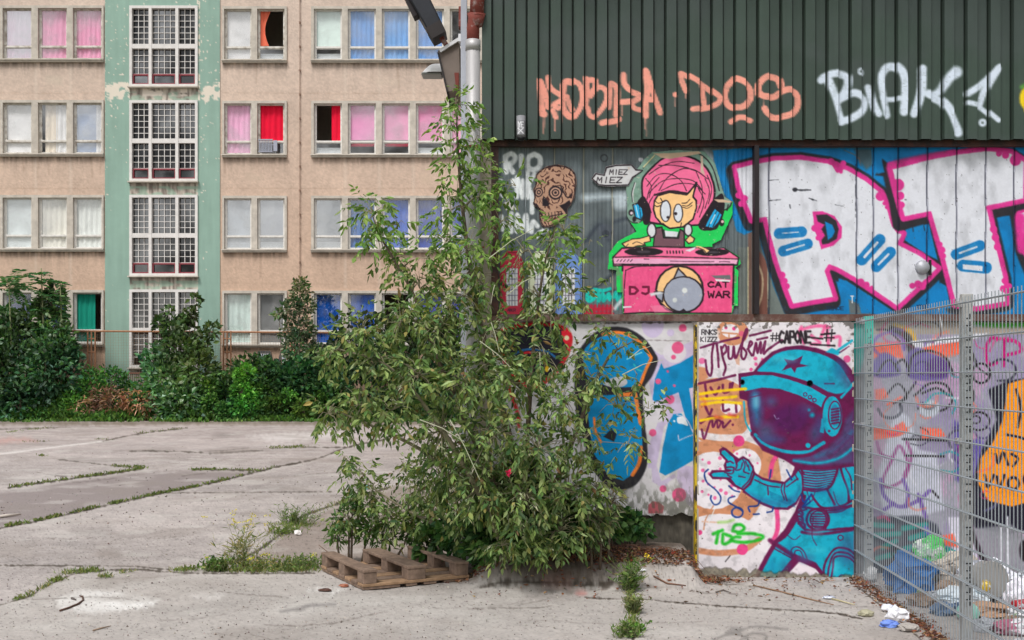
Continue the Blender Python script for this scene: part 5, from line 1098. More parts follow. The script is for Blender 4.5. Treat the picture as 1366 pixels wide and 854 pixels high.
# brim
BR = [(372, 455), (500, 437), (650, 443), (800, 482), (950, 530), (1115, 628), (1055, 740), (1000, 708), (850, 632), (700, 585), (560, 575), (430, 600), (380, 640), (430, 640), (420, 670), (370, 640)]
a1.poly(MR, [(365, 448), (500, 430), (650, 436), (800, 472), (950, 518), (1130, 622), (1060, 755), (1000, 722), (850, 645), (700, 595), (560, 588), (440, 612), (440, 670), (375, 650)]); a1.poly(CY, [(390, 478), (500, 460), (640, 462), (790, 500), (940, 552), (1095, 642), (1050, 728), (1000, 695), (850, 620), (700, 572), (560, 562), (420, 590), (388, 560)])
a1.stroke(MR, 1.1, [(430, 600), (560, 575), (700, 588), (850, 640), (1010, 728)])
for p_ in ((910, 618), (948, 640), (985, 664)): a1.ring(MR, 1.1, p_[0], p_[1], 14)
a1.dot((14, 14, 20), 398, 518, 20, 22); a1.dot(WHT, 390, 515, 5); a1.dot((14, 14, 20), 948, 528, 26); V_(a1, MR, 1.2, [(1070, 530), (1145, 530)], soft=.8)
# lower rim
m.stroke(MR, 9, [(203, 378), (235, 412), (300, 438), (370, 440), (430, 410)], soft=1); m.stroke(CY, 4.6, [(208, 380), (240, 410), (300, 432), (370, 434), (425, 405)], soft=.9); m.stroke(MR, .9, [(215, 384), (245, 407), (300, 425), (370, 427)]); m.dot(MR, 375, 418, 12); m.dot(CY, 375, 414, 8)
# ear disc
m.dot(MR, 452, 322, 38, 72); m.dot(CY, 452, 322, 31, 64); m.ring(MR, 1.4, 460, 318, 20, 44); m.dot((40, 130, 170), 460, 318, 14, 34)
for i in range(6): m.stroke(MR, 1.8, [(450, 300+i*9), (472, 296+i*9)])
m.poly(CY, [(418, 330), (430, 325), (425, 375), (412, 372)]); m.dot(MR, 442, 368, 4); m.stroke(CY, 2.4, [(480, 262), (500, 240), (520, 215)]); m.stroke(MR, 1.2, [(485, 268), (505, 248), (520, 228)])
m.poly(CY, [(430, 118), (450, 105), (480, 118), (470, 128)], soft=1); m.stroke(CY, 2.6, [(470, 112), (500, 92), (514, 82)]); m.stroke(MR, 1.2, [(475, 120), (505, 100)])
for c_, x_, y_, rx_, ry_, al_ in [((30, 150, 190), 205, 270, 10, 30, .7), ((70, 20, 90), 320, 330, 60, 45, .6), ((40, 100, 150), 260, 395, 40, 10, .6), ((40, 90, 140), 410, 350, 14, 30, .5), ((160, 225, 235), 211, 275, 3, 12, .8)]: m.dot(c_, x_, y_, rx_, ry_, soft=6, alpha=al_)
for c_, x_, y_, rx_, ry_, al_ in [((10, 110, 150), 300, 150, 50, 8, .35), ((120, 225, 235), 300, 140, 34, 6, .5), ((10, 100, 145), 470, 170, 22, 26, .5), ((10, 110, 150), 420, 215, 30, 10, .4), ((10, 90, 140), 480, 620, 26, 10, .5), ((10, 90, 140), 365, 640, 14, 40, .45), ((10, 90, 140), 420, 560, 30, 14, .4), ((120, 225, 235), 400, 690, 20, 6, .5), ((120, 225, 235), 400, 745, 26, 5, .4), ((10, 90, 140), 320, 745, 10, 20, .5), ((10, 90, 140), 262, 800, 10, 26, .4), ((120, 225, 235), 460, 800, 12, 18, .4)]: m.dot(c_, x_, y_, rx_, ry_, soft=6, alpha=al_)
for i_ in range(22):
    t_ = i_/21; m.stroke(MR, .7, [(430+70*t_, 440-60*t_), (445+72*t_, 456-70*t_)], alpha=.6)
    m.stroke((10, 80, 130), .6, [(255+i_*3.6, 560+i_*1.5), (258+i_*3.6, 580+i_*1.4)], alpha=.6)
V_(m, MR, 1, [(190, 262), (260, 250), (330, 262), (395, 292)], [(228, 150), (262, 128)], [(372, 560), (384, 592), (398, 560)], [(300, 690), (330, 712), (350, 700)], [(392, 640), (388, 700), (402, 730)], [(455, 560), (470, 600), (500, 612)], alpha=.8)
# lettering
V_(a1, (110, 26, 76), 2.4, [(60, 238), (200, 195), (370, 155)], [(165, 200), (150, 300), (152, 400), (140, 465), (112, 430), (98, 340)], [(190, 205), (200, 300), (205, 395)], [(225, 230), (240, 320), (262, 400), (245, 460)], [(230, 245), (258, 215), (270, 260), (242, 295)], [(285, 230), (288, 320), (318, 315), (328, 230), (338, 320)], [(350, 318), (395, 200), (438, 110), (430, 88), (402, 180), (390, 300), (412, 330), (432, 280), (405, 240)], [(440, 250), (478, 205), (462, 188), (448, 250), (475, 300)], [(488, 300), (510, 200), (522, 280), (548, 192), (550, 282), (586, 185), (572, 285), (610, 250), (720, 175)], [(460, 140), (630, 98)], [(520, 172), (600, 155)], soft=.6)
V_(a1, (110, 26, 76), 2.6, [(45, 530), (190, 500), (340, 462)], [(95, 535), (110, 640)], [(140, 560), (180, 620), (210, 560)], [(240, 540), (245, 600), (290, 590), (300, 530)], [(320, 525), (310, 580)], [(90, 700), (130, 780), (150, 740)], [(240, 670), (245, 750), (290, 740)], [(345, 690), (350, 760)], [(60, 850), (150, 800), (240, 850)], soft=.7)
V_(a2, (110, 26, 76), 2.2, [(68, 110), (88, 185), (130, 60), (150, 30), (160, 90), (190, 40), (200, 95), (235, 45), (245, 95), (300, 40)], soft=.6); a2.dot((110, 26, 76), 320, 72, 10)
V_(a1, (246, 206, 20), 3.8, [(50, 615), (220, 590), (425, 572)], [(60, 655), (200, 650), (350, 635)], [(70, 700), (220, 680), (385, 690)], [(60, 830), (200, 805), (360, 800)], soft=1); a1.stroke((236, 120, 30), 3, [(60, 640), (100, 690), (60, 720)], soft=2, alpha=.6); V_(a1, (206, 60, 70), 4, [(180, 800), (230, 810)], [(290, 780), (340, 790)], soft=2, alpha=.8)
a1.text('#', 630, 118, 60, 65, K, 1.1); a1.text('CAPONE', 700, 105, 34, 92, K, 2.4, gap=.28, soft=.8); a1.text('#', 1065, 90, 80, 95, K, 1.5); V_(a1, K, 2, [(960, 155), (1050, 165)], [(960, 210), (1150, 222)], [(1040, 130), (1150, 120)])
a1.poly((236, 234, 236), [(50, 60), (120, 50), (215, 100), (205, 190), (60, 195)], alpha=.7, soft=2); a1.text('RNKS', 68, 92, 26, 38, K, 1); a1.text('KIZZZ', 60, 152, 22, 36, K, .9)
# green TDS and blue doodles
GN = (30, 190, 40); V_(a3, GN, 4.2, [(165, 325), (240, 295)], [(205, 310), (190, 400)], [(245, 330), (245, 405), (300, 390), (315, 350), (250, 325)], [(325, 300), (345, 255), (395, 250), (420, 280), (380, 310), (330, 300)], [(370, 325), (480, 322), (575, 345), (540, 375), (420, 395), (320, 380), (345, 352), (385, 352)], soft=1.4); a3.stroke((130, 200, 60), 3, [(210, 230), (280, 225), (330, 210)], soft=2, alpha=.7)
BD = (20, 60, 140); V_(a2, BD, 1.7, [(120, 435), (90, 470), (110, 540), (180, 600), (222, 660), (210, 710), (170, 720), (142, 680), (145, 650)], [(335, 655), (290, 670), (290, 705), (360, 745), (400, 775)], [(290, 570), (330, 605), (375, 618)], [(540, 690), (520, 730), (450, 740), (460, 780)], [(490, 800), (535, 798)], [(600, 785), (640, 775), (650, 740)], [(620, 510), (632, 440)], [(760, 440), (800, 520)], [(880, 640), (900, 700), (960, 640), (890, 740), (950, 700)], soft=.6); a2.ring(BD, 2, 358, 785, 45, 40)
V_(a3, (236, 240, 240), .8, [(130, 225), (180, 110)]); V_(a3, K, .9, [(265, 555), (305, 505)])
# chips at edge, mossy foot, left painted black/yellow edge
ch = np.clip((fbm(X*.22, Y*.22, 101, 4)-.80+.30*np.exp(-((Y-430)/10)**2)+.25*np.exp(-((X-1139)/10)**2)*(Y < 480))*14, 0, 1)[..., None]*.8
ac.C = ac.C*(1-ch)+np.array([96, 90, 86])*ch
foot = 757+(X-930)*.05+5*(fbm(X*.12, Y*0, 102, 3)-.5)*2
fm = np.clip((Y-foot)/3, 0, 1)[..., None]; mc = (np.array([118, 112, 96])*(.75+.6*fbm(X*.3, Y*.3, 103, 4))[..., None])
ac.C = ac.C*(1-fm*.88)+mc*fm*.88
ac.C *= (1-.12*np.clip((fbm(X*.15, Y*.15, 104, 4)-.5)*4, 0, 1))[..., None]
sp = np.clip((fbm(X*.8, Y*.8, 105, 2)-.9)*14, 0, 1)[..., None]*.35; ac.C = ac.C*(1-sp)+255*.55*sp
off = .003*fbm(X*.08, Y*.08, 106)+.006*fm[..., 0]
for hx, hy, hr in ((925+398/6.1, 425+518/6.1, 2.6), (925+948/6.1, 425+528/6.1, 3.2)): off = off+.03*(np.hypot(X-hx, Y-hy) < hr)
ac.mesh('painted_face', DA, M_wall, ap, off=off)
mb = MB(); x0 = at(930, 0, DA)[0]; x1 = at(1139, 0, DA)[0]; z1 = at(0, 430, DA)[2]
mb.box(x0, x1, DA+.035, DW+.02, -.05, z1); mb.box(x0, x0+.012, DA+.001, DA+.036, 0, z1); mb.box(x1-.012, x1, DA+.002, DA+.036, 0, z1); mb.box(x0+.012, x1-.012, DA+.003, DA+.036, z1-.012, z1-.001)
mb.build('slab', M_render, ap)
ed = MB(); ed.box(x0-.012, x0-.001, DA+.01, DA+.10, 0.05, z1-.02); ed.build('edge_stripe', mat2('yellow_black_paint', (232, 196, 20), (30, 28, 30), scale=11, thr=.5, width=.03, streak=.5), ap)
# ============================================================ things on the warehouse corner
M_zinc = mat('zinc', (186, 184, 184), .5, .35, scale=4, amt=.18, streak=.2)
M_rustp = mat2('rust_pipe', (126, 60, 50), (168, 150, 146), scale=9, thr=.62, width=.06, rough=.8)
dp = thing('downpipe', (at(631, 0, DW-.14)[0], DW-.14, 0), 'pale zinc rainwater downpipe with rusty elbow at the warehouse corner', 'pipe')
P = lambda x, y, D: Vector(at(x, y, D))
D1 = DW-.14
mb = MB(); mb.tube([P(631, 56, D1), P(631, 400, D1), P(631, 752, D1)], .056, 16); mb.build('pipe', M_zinc, dp, True)
mb = MB(); mb.tube([P(631, 54, D1), P(631, 68, D1)], .06, 16); mb.build('pipe_collar', M_zinc, dp, True)
mb = MB(); mb.tube([P(631, 60, D1), P(631, 38, D1), P(634, 22, D1-.02), P(636, 14, D1-.03)], [.05, .052, .054, .054], 14); mb.tube([P(636, 22, D1-.03), P(637, -10, D1-.03), P(640, -60, D1)], [.058, .056, .056], 14); mb.tube([P(635, 36, D1), P(635.5, 18, D1-.02)], [.05, .074], 14); mb.build('elbow', M_rustp, dp, True)
for y in (197, 330):
    mb = MB(); mb.tube([P(631, y-1.5, D1), P(631, y+1.5, D1)], .07, 16); mb.box(at(641, 0, D1)[0], at(646, 0, D1)[0], D1-.01, D1+.01, P(0, y+1, D1).z, P(0, y-1, D1).z); mb.build('pipe_clamp', M_rustp, dp)
mb = MB(); bw(mb, 614.5, 622.5, -150, 760, DW+.02, DW+.12); tb = mb.build('corner_board', mat('pale_board', (182, 186, 196), .7, scale=4, amt=.2), wh)
mb = MB(); bw(mb, 611, 616, 3, 30, DW+.10, DW+.2); mb.build('rust_bracket', M_rustp, wh)
mb = MB(); bw(mb, 610.5, 614, 40, 50, DW+.10, DW+.16); mb.build('junction_box', mat('white_plastic', (225, 225, 228)), wh)
# small cylindrical wall lamp on the cladding
D2 = DC-.07
wl = thing('wall_lamp', P(695, 172, D2), 'small grey cylinder lamp scribbled white low on the green cladding', 'lamp')
mb = MB(); mb.tube([P(695, 155, D2), P(695, 184, D2)], .036, 16); mb.build('housing', mat('lamp_grey', (134, 134, 138), .5, amt=.3), wl, True)
mb = MB(); mb.tube([P(695, 183.6, D2), P(695, 187.5, D2)], [.037, .022], 16); mb.build('lamp_cap', mat('lamp_dark', (26, 26, 28), .5), wl, True)
mb = MB(); mb.box(P(695, 0, D2).x-.012, P(695, 0, D2).x+.012, D2+.02, DC+.0, P(0, 172, D2).z-.02, P(0, 172, D2).z+.02); mb.build('bracket', mat('lamp_dark', (26, 26, 28), .5), wl)
lc = Canvas(axis(689.6, 700.4, .4), axis(162, 181, .4), (134, 134, 138)); lc.text('YE', 691.5, 164, 3, 7, (236, 236, 240), 1.1); lc.text('X', 691, 172, 7, 7, (236, 236, 240), 1.3); lc.stroke((236, 236, 240), 1, [(691, 163), (692, 179)])
lc.mesh('scribble', D2, M_poster, wl, off=-np.sqrt(np.maximum(.0368**2-(((lc.X-695)/F*D2)**2), 1e-6)))
# tilted flood light box, black flood light, street lamp head
D3 = 9.6
lb = thing('light_box', P(600, 90, D3), 'tilted shallow box with a white top edge leaning out from the warehouse corner', 'light')
prof = [P(584, 68, D3), P(612, 52.5, D3), P(614, 120, D3), P(597, 122, D3)]
MB().prism(prof, (0, .5, 0)).build('panel', mat('brown_panel', (128, 116, 108), .8, scale=5, amt=.25), lb)
MB().prism([P(583, 69, D3-.02), P(586, 71, D3-.02), P(598, 122, D3-.02), P(595.5, 123, D3-.02)], (0, .55, 0)).build('dark_edge', mat('dark_trim', (58, 54, 54)), lb)
MB().prism([P(585.5, 66, D3-.03), P(611, 50, D3-.03), P(612.5, 54, D3-.03), P(588, 69.5, D3-.03)], (0, .56, 0)).build('white_edge', mat('white_plastic', (225, 225, 228)), lb)
MB().prism([P(606, 97, D3-.01), P(612, 97, D3-.01), P(612, 118, D3-.01), P(608, 116, D3-.01)], (0, .02, 0)).build('rust_patch', M_rustp, lb)
fl_ = thing('flood_light', P(575, 30, D3), 'long black flood light on a rusty rod hanging over the corner', 'light')
def slab(a, b, w0, w1, dep, D):
    a = Vector(P(*a, D)); b = Vector(P(*b, D)); n = (b-a).normalized(); s_ = Vector((-n.z, 0, n.x))
    return [a+s_*w0, b+s_*w1, b-s_*w1, a-s_*w0], (0, dep, 0)
p_, e_ = slab((535, -50), (583, 41), .09, .066, .22, D3-.1); MB().prism(p_, e_).build('housing', mat('black_housing', (44, 46, 52), .45, amt=.3), fl_, bevel=.012)
p_, e_ = slab((536, -50), (567, 15), .02, .02, .14, D3-.06); p_ = [q+Vector((-.08, 0, -.035)) for q in p_]; MB().prism(p_, e_).build('side_rail', mat('black_steel', (40, 34, 36), .6, amt=.3), fl_)
p_, e_ = slab((578, 32), (586, 47), .069, .064, .2, D3-.09); MB().prism([q+Vector((0, -.012, 0)) for q in p_], (0, .24, 0)).build('end_cap', mat('dark_trim', (58, 54, 54)), fl_)
MB().tube([P(583, 40, D3), P(595, 60, D3)], .022, 10).build('rod', M_rustp, fl_)
sl2 = thing('street_lamp_head', P(577, 92, 10.1), 'white rounded lamp head peeping out behind the light box', 'lamp')
mb = MB(); n_ = 9
for sgn in (0,):
    rings = []
    for i in range(13):
        t = i/12; x = 562+t*34; hw = .11*math.sin(min(1, t*2.2+.12)*math.pi/2); hh = 12*math.sin(min(1, t*1.7+.05)*math.pi/2)
        base = P(x, 100, 10.1)
        rings.append([(base.x, base.y+hw*math.cos(a), base.z+hh/F*10.1*max(0, math.sin(a))*1.2-(0.0)) for a in [math.pi*k/10 for k in range(11)]])
    vs = [p for r in rings for p in r]; fs = []
    for i in range(12):
        for k in range(10): fs.append((i*11+k, i*11+k+1, (i+1)*11+k+1, (i+1)*11+k))
    fs.append(tuple(range(11))); fs.append(tuple(12*11+k for k in range(11)))
    mb.add(vs, fs)
mb.build('hood', mat('lamp_white', (246, 246, 246)), sl2, True)
mb = MB(); a = P(563, 99.5, 10.1); b = P(590, 102.5, 10.1); mb.box(a.x, b.x, a.y-.09, a.y+.09, b.z, a.z); mb.build('lens', mat('lamp_lens', (150, 152, 148), .3), sl2, bevel=.008)
MB().tube([P(594, 98, 10.1), P(616, 98, 10.1)], .025, 8).build('arm', M_zinc, sl2)
# ============================================================ mesh fence on the right
def fpt(D, z): return Vector((2.72-.0515*(8.9-D), D, z))
FT = CH+71*8.9/1500      # top rail height
mf = thing('panel_fence', fpt(7.2, 0), 'galvanised double rod mesh fence running toward the viewer in front of the rubbish', 'fence')
M_galv = mat('galvanised', (158, 165, 170), .5, .15, scale=5, amt=.15, bump=0)
mb = MB(); z0 = .03; D_ = 8.88
while D_ > 2.6:
    p = fpt(D_, 0); mb.box(p.x-.0021, p.x+.0021, D_-.0021, D_+.0021, z0, FT+.03); D_ -= .05
mb.build('vertical_rods', M_galv, mf)
hz_ = [FT-.2*k-.004 for k in range(11)]
for z in hz_:
    if z < .04: continue
    mb = MB()
    for dx in (-.0075, .0075):
        a = fpt(8.92, z); b = fpt(2.6, z); mb.tube([a+Vector((dx, 0, 0)), b+Vector((dx, 0, 0))], .0042, 6)
    mb.build('rail', M_galv, mf)
M_post = mat2('post_zinc', (158, 164, 166), (182, 180, 176), scale=6, thr=.5, width=.2, amt=.2, metal=.2)
M_tealp = mat('teal_paint', (40, 190, 170), .7, scale=5, amt=.2)
for i, (D_, top) in enumerate([(8.72, FT+.035), (6.57, FT+.055), (4.42, FT+.055)]):
    p = fpt(D_, 0)+Vector((.055, 0, 0)); mb = MB(); mb.box(p.x-.032, p.x+.032, D_-.022, D_+.022, 0, top)
    po = mb.build('post', M_post, mf, bevel=.003)
    if i == 0:
        mb = MB(); mb.box(p.x-.0335, p.x+.0335, D_-.0235, D_+.0235, top-.21, top+.002); mb.build('teal_paint_band', M_tealp, po)
    # marker scrawl running up the post
    mk = MB(); rr = random.Random(i+4); z = .25
    while z < top-.12:
        t = rr.random()
        if t < .35: mk.box(p.x-.018, p.x+.018, D_-.0245-.0005*(i == 0), D_-.0222, z, z+.007)
        elif t < .7: mk.box(p.x-.018, p.x-.011, D_-.0245, D_-.0222, z, z+.03); mk.box(p.x+.008, p.x+.015, D_-.0245, D_-.0222, z+.01, z+.034)
        else: mk.box(p.x-.01, p.x+.014, D_-.0245, D_-.0222, z, z+.006); mk.box(p.x+.008, p.x+.014, D_-.0247, D_-.0222, z+.006, z+.03)
        z += .042
    mk.build('marker_writing', mat('marker_black', (24, 24, 28), .8), po)
    for z in hz_[::4]:
        if z > .1:
            q = MB(); q.box(p.x-.06, p.x-.03, D_-.02, D_+.02, z-.018, z+.018); q.build('clamp', M_zinc, po)
# hanging wire loop
tag(MB().tube([fpt(6.9, FT-.0), fpt(6.9, FT-.06)+Vector((.01, 0, 0)), fpt(6.87, FT-.13)+Vector((.012, 0, 0)), fpt(6.83, FT-.2), fpt(6.8, FT-.22)], .003, 5).build('wire_offcut', mat('white_wire', (220, 222, 226)), None), 'thin pale wire dangling from the fence rail beside the tall post', 'wire')
# ============================================================ pallet
A0 = gnd(484, 789); B0 = gnd(626, 775.5); C0 = gnd(427, 766.5)
ux = (Vector(B0)-Vector(A0)).normalized(); uy = (Vector(C0)-Vector(A0)); uy = (uy-ux*uy.dot(ux)).normalized()
LX = (Vector(B0)-Vector(A0)).length; LY = .98
PM = Matrix(((ux.x, uy.x, 0, A0[0]), (ux.y, uy.y, 0, A0[1]), (0, 0, 1, 0.006), (0, 0, 0, 1)))
pl_ = thing('wooden_pallet', (A0[0], A0[1], 0), 'weathered brown wooden pallet lying upside down on the concrete by the bush', 'pallet')
M_wd = mat('pallet_wood', (134, 113, 98), .92, scale=18, amt=.5, bump=.7, bscale=120, bdist=.003)
M_wd2 = mat('pallet_wood_inner', (160, 130, 102), .92, scale=18, amt=.45, bump=.6, bscale=120, bdist=.003)
def pbox(nm, x0, x1, y0, y1, z0, z1, m=M_wd, dz=0):
    mb = MB(); mb.box(x0, x1, y0, y1, z0, z1, M=PM); return mb.build(nm, m, pl_, bevel=.003)
W_R = LX
# deck (now at the bottom): boards across, 7 planks with gaps
for k in range(7):
    y_ = k*(LY-.12)/6; 
    pbox('deck_board', 0, W_R, y_+random.uniform(-.004, .004), y_+.115, .022, .044, M_wd if k % 2 else M_wd2)
for k, xx in enumerate([0, W_R*.43, W_R-.1]): pass
for (x0_, x1_) in [(.0, .30), (.345, .44), (.49, .60), (.66, W_R)]: pbox('ground_slat', x0_+.004, x1_, .004, LY-.02, .0, .021)
for (x0_, wd) in [(0.006, .105), (W_R*.5-.075, .145), (W_R-.112, .105)]:
    for y_ in (0.002, LY/2-.06, LY-.135): pbox('block', x0_, x0_+wd, y_, y_+.13, .0445, .128, M_wd)
    pbox('runner', x0_-.004, x0_+wd+.003, -.004, LY-.005, .1285, .150)
mb = MB(); mb.tube([PM @ Vector((.05, LY-.03, .15)), PM @ Vector((.0, LY+.05, .20))], .004, 5); mb.build('splinter', M_wd, pl_)
# ============================================================ rubbish behind the fence
def crumple(name, c, r, col, seed, label, cat, group=None, amp=.35, sub=3, rough=.6, flat=.0, spec=.4, col2=None):
    bm = bmesh.new(); bmesh.ops.create_icosphere(bm, subdivisions=sub, radius=1)
    from mathutils import noise
    for v in bm.verts:
        n = noise.turbulence_vector(v.co*1.6+Vector((seed*7.1, seed, 0)), 3, False)
        v.co = v.co+n*amp+v.co*noise.noise(v.co*4+Vector((seed, 3, 1)))*amp*.5
        v.co = Vector((v.co.x*r[0], v.co.y*r[1], v.co.z*r[2]))
        if v.co.z < -r[2]*.7: v.co.z = -r[2]*.7
    me = bpy.data.meshes.new(name); bm.to_mesh(me); bm.free()
    o = bpy.data.objects.new(name, me); COL.objects.link(o); o.location = (c[0], c[1], c[2]+r[2]*.7)
    me.materials.append(mat2('%s_%d' % (name, seed), col, col2, scale=9, thr=.55, width=.05, rough=rough, amt=.12, bump=.3, bscale=30) if col2 else mat('%s_%d' % (name, seed), col, rough, scale=8, amt=.15, bump=.4, bscale=30, bdist=.006, spec=spec))
    return tag(o, label, cat, group)
RG = 'rubbish heaped behind the fence'
blue = MB()
o = crumple('plastic_bag', (2.95, 8.35, 0), (.17, .17, .16), (24, 104, 172), 1, 'bright blue tarp-like bag slumped at the far end of the fence', 'bag', RG, amp=.42, sub=4)
crumple('plastic_bag', (3.12, 7.75, .0), (.15, .11, .08), (212, 224, 232), 2, 'pale bluish white bag right beside the bright blue bag', 'bag', RG, amp=.45, sub=4)
crumple('foil_packet', (3.16, 8.5, .2), (.12, .06, .11), (70, 190, 90), 3, 'green and white packet on top of the rubbish above the blue bag', 'packet', RG, amp=.3, col2=(226, 230, 224))
crumple('paper_scrap', (2.78, 8.72, .02), (.05, .04, .06), (225, 225, 225), 4, 'small white scrap at the foot of the far fence post', 'paper', RG)
crumple('cloth_bundle', (3.33, 8.45, .02), (.22, .12, .14), (186, 176, 164), 5, 'beige cloth bundle behind the tall fence post', 'cloth', RG, amp=.5, sub=4)
crumple('plastic_bag', (3.42, 8.1, .0), (.16, .14, .15), (226, 228, 236), 6, 'crumpled white bag left of the big lavender-white bag', 'bag', RG, amp=.5, sub=4)
crumple('plastic_bag', (3.52, 7.65, .0), (.15, .11, .14), (232, 230, 240), 7, 'big lavender-white bag standing right of the tall fence post', 'bag', RG, amp=.3, sub=4)
crumple('plastic_bag', (3.85, 8.2, .0), (.15, .11, .12), (206, 214, 222), 8, 'grey-white bag in the rearmost right corner of the rubbish', 'bag', RG, amp=.5, sub=4)
crumple('plastic_bottle', (3.66, 7.35, 0), (.16, .07, .06), (150, 206, 200), 9, 'clear greenish bottle lying in front of the lavender-white bag', 'bottle', RG, amp=.12, rough=.25)
crumple('paper_scrap', (3.42, 7.05, 0), (.15, .12, .05), (226, 226, 230), 10, 'flat white wrapper lying in front of the rubbish heap', 'paper', RG, amp=.5)
crumple('cardboard_piece', (3.18, 7.5, 0), (.16, .12, .05), (186, 150, 122), 11, 'brown cardboard piece at the centre of the rubbish heap', 'cardboard', RG, amp=.4)
crumple('food_tub', (2.98, 7.35, 0), (.07, .07, .07), (150, 214, 196), 12, 'pale mint green tub on the ground inside the fence', 'tub', RG, amp=.08, rough=.35)
crumple('wrapper', (3.1, 6.95, 0), (.12, .08, .05), (168, 96, 120), 13, 'maroon printed wrapper among grey scraps near the fence', 'wrapper', RG, amp=.4, col2=(210, 208, 214))
crumple('newspaper', (3.1, 6.5, 0), (.2, .16, .045), (196, 196, 198), 14, 'crumpled grey newspaper nearest the viewer inside the fence', 'paper', RG, amp=.5, sub=4)
crumple('newspaper', (3.05, 6.1, 0), (.16, .16, .05), (176, 174, 172), 15, 'dirty grey paper pile at the bottom edge inside the fence', 'paper', RG, amp=.5, sub=4)
for i in range(60):
    x = random.uniform(2.85, 4.2); y = random.uniform(6.6, 8.85); s_ = random.uniform(.025, .09)
    crumple('litter_scrap', (x, y, 0), (s_, s_*.8, s_*.6), random.choice([(220, 220, 224), (176, 180, 186), (150, 128, 110), (96, 120, 150), (120, 140, 110), (200, 190, 180)]), 40+i, 'small crumpled scrap mixed into the heap of rubbish behind the fence', 'litter', 'small scraps in the rubbish heap', amp=.5)
for i in range(9):
    x = random.uniform(2.95, 4.0); y = random.uniform(6.6, 8.6); a = random.uniform(0, 3.1); c_ = Vector((x, y, .036+random.choice([0, .0, .12])))
    dv = Vector((math.cos(a), math.sin(a), random.uniform(-.1, .3)))*.06
    cn_ = thing('drink_can', (x, y, 0), 'small drink can lying in the rubbish behind the fence', 'can', 'drink cans in the rubbish')
    MB().tube([c_-dv, c_-dv*.9, c_+dv*.9, c_+dv], [.026, .033, .033, .026], 14).build('body', mat2('can_%d' % i, random.choice([(190, 40, 50), (40, 90, 170), (190, 192, 196), (210, 180, 60), (60, 130, 80)]), (214, 214, 218), scale=30, thr=.56, width=.03, rough=.35, metal=.3), cn_, True)
    MB().tube([c_+dv, c_+dv*1.03], .024, 14).build('lid', mat('can_lid', (190, 192, 196), .35, .6), cn_)
# carton disc (lid) and dark radiator-like crate
tag(MB().tube([(3.34, 7.95, .16), (3.36, 7.86, .17)], .13, 20).build('tin_lid', mat('lid_grey', (150, 148, 144), .6), None), 'round grey lid leaning against the lavender-white bag', 'lid', RG)
cr = thing('plastic_crate', (3.75, 6.85, 0), 'dark grooved plastic crate lying low at the right edge of the rubbish', 'crate', RG)
mb = MB(); mb.box(3.52, 3.98, 6.8, 6.98, .0, .03)
mb.build('base', mat('crate_grey', (96, 104, 108)), cr)
mb = MB()
for k in range(9): mb.box(3.53+k*.05, 3.56+k*.05, 6.79, 6.82, .031, .12)
mb.box(3.52, 3.98, 6.785, 6.825, .121, .14); mb.build('slats', mat('crate_light', (150, 158, 162)), cr)
# scraps outside the fence
def scrap(nm, px, py, r, col, sd, lab, cat, **k):
    x, y, z = gnd(px, py); return crumple(nm, (x, y, zg(x, y)+.002), r, col, sd, lab, cat, **k)
scrap('carton', 1185, 816, (.05, .04, .03), (150, 166, 206), 21, 'small blue and white carton on the leaf strip outside the fence', 'carton', amp=.2, col2=(230, 230, 234))
scrap('paper_scrap', 1197, 828, (.07, .05, .05), (226, 226, 230), 22, 'folded white paper beside the fence foot near the picture bottom', 'paper', amp=.4)
scrap('blue_wrapper', 1187, 836, (.06, .04, .02), (120, 150, 224), 23, 'blue plastic wrapper in front of the folded white paper', 'wrapper', amp=.5)
scrap('stone_chip', 1155, 822, (.05, .04, .025), (170, 166, 140), 24, 'mossy broken stone lying left of the blue and white carton', 'stone', amp=.2)
scrap('stone_chip', 1212, 842, (.06, .05, .03), (168, 162, 156), 25, 'grey broken stone at the bottom right just outside the fence', 'stone', amp=.3)
scrap('paper_scrap', 1106, 799, (.04, .02, .012), (222, 226, 236), 26, 'tiny white and blue paper in front of the astronaut panel', 'paper', amp=.4, col2=(70, 90, 130))
scrap('paper_scrap', 857, 781, (.03, .02, .01), (236, 238, 242), 27, 'tiny white scrap right of the tall crack weeds', 'paper', amp=.3)
scrap('bottle_cap', 397, 714, (.035, .03, .03), (232, 228, 226), 28, 'tiny white cup scrap in the dirt behind the pallet', 'litter', amp=.3)
scrap('cup', 489, 653, (.05, .04, .04), (150, 214, 206), 30, 'mint green crushed cup on the concrete left of the tree', 'cup', amp=.2)
scrap('dead_leaf', 433, 789, (.045, .03, .012), (92, 64, 54), 31, 'curled dark brown leaf on a white chalky spot before the pallet', 'leaf', amp=.5)
scrap('dead_leaf', 459, 783, (.035, .025, .012), (168, 108, 84), 32, 'curled reddish leaf touching the front of the pallet', 'leaf', amp=.5)
# sticks
def stick(pts, r, col, lab, nm='stick'):
    q = [Vector(gnd(a, b)) for a, b in pts]; q = [Vector((p.x, p.y, zg(p.x, p.y)+r)) for p in q]
    q = [Vector(v) for v in [tuple(p) for p in q]]
    tag(MB().tube(q, [r*1.0]+[r]*(len(q)-2)+[r*.5], 6).build(nm, mat('%s_%d_%d_%d' % (nm, *col), col, .9), None, True), lab, 'stick')
stick([(80, 816), (92, 812), (104, 807), (111, 802), (110, 797), (106, 796)], .007, (90, 66, 56), 'curved thin brown twig on the pale chalky smear at lower left')
stick([(96, 800), (101, 802)], .01, (100, 92, 88), 'short grey twig stub above the curved brown twig')
stick([(-6, 692), (10, 690), (28, 688)], .018, (206, 196, 186), 'pale birch stick at the left edge of the picture', 'branch_stick')
stick([(124, 842), (135, 839), (148, 836)], .005, (150, 130, 112), 'small straw coloured twig at the bottom left')
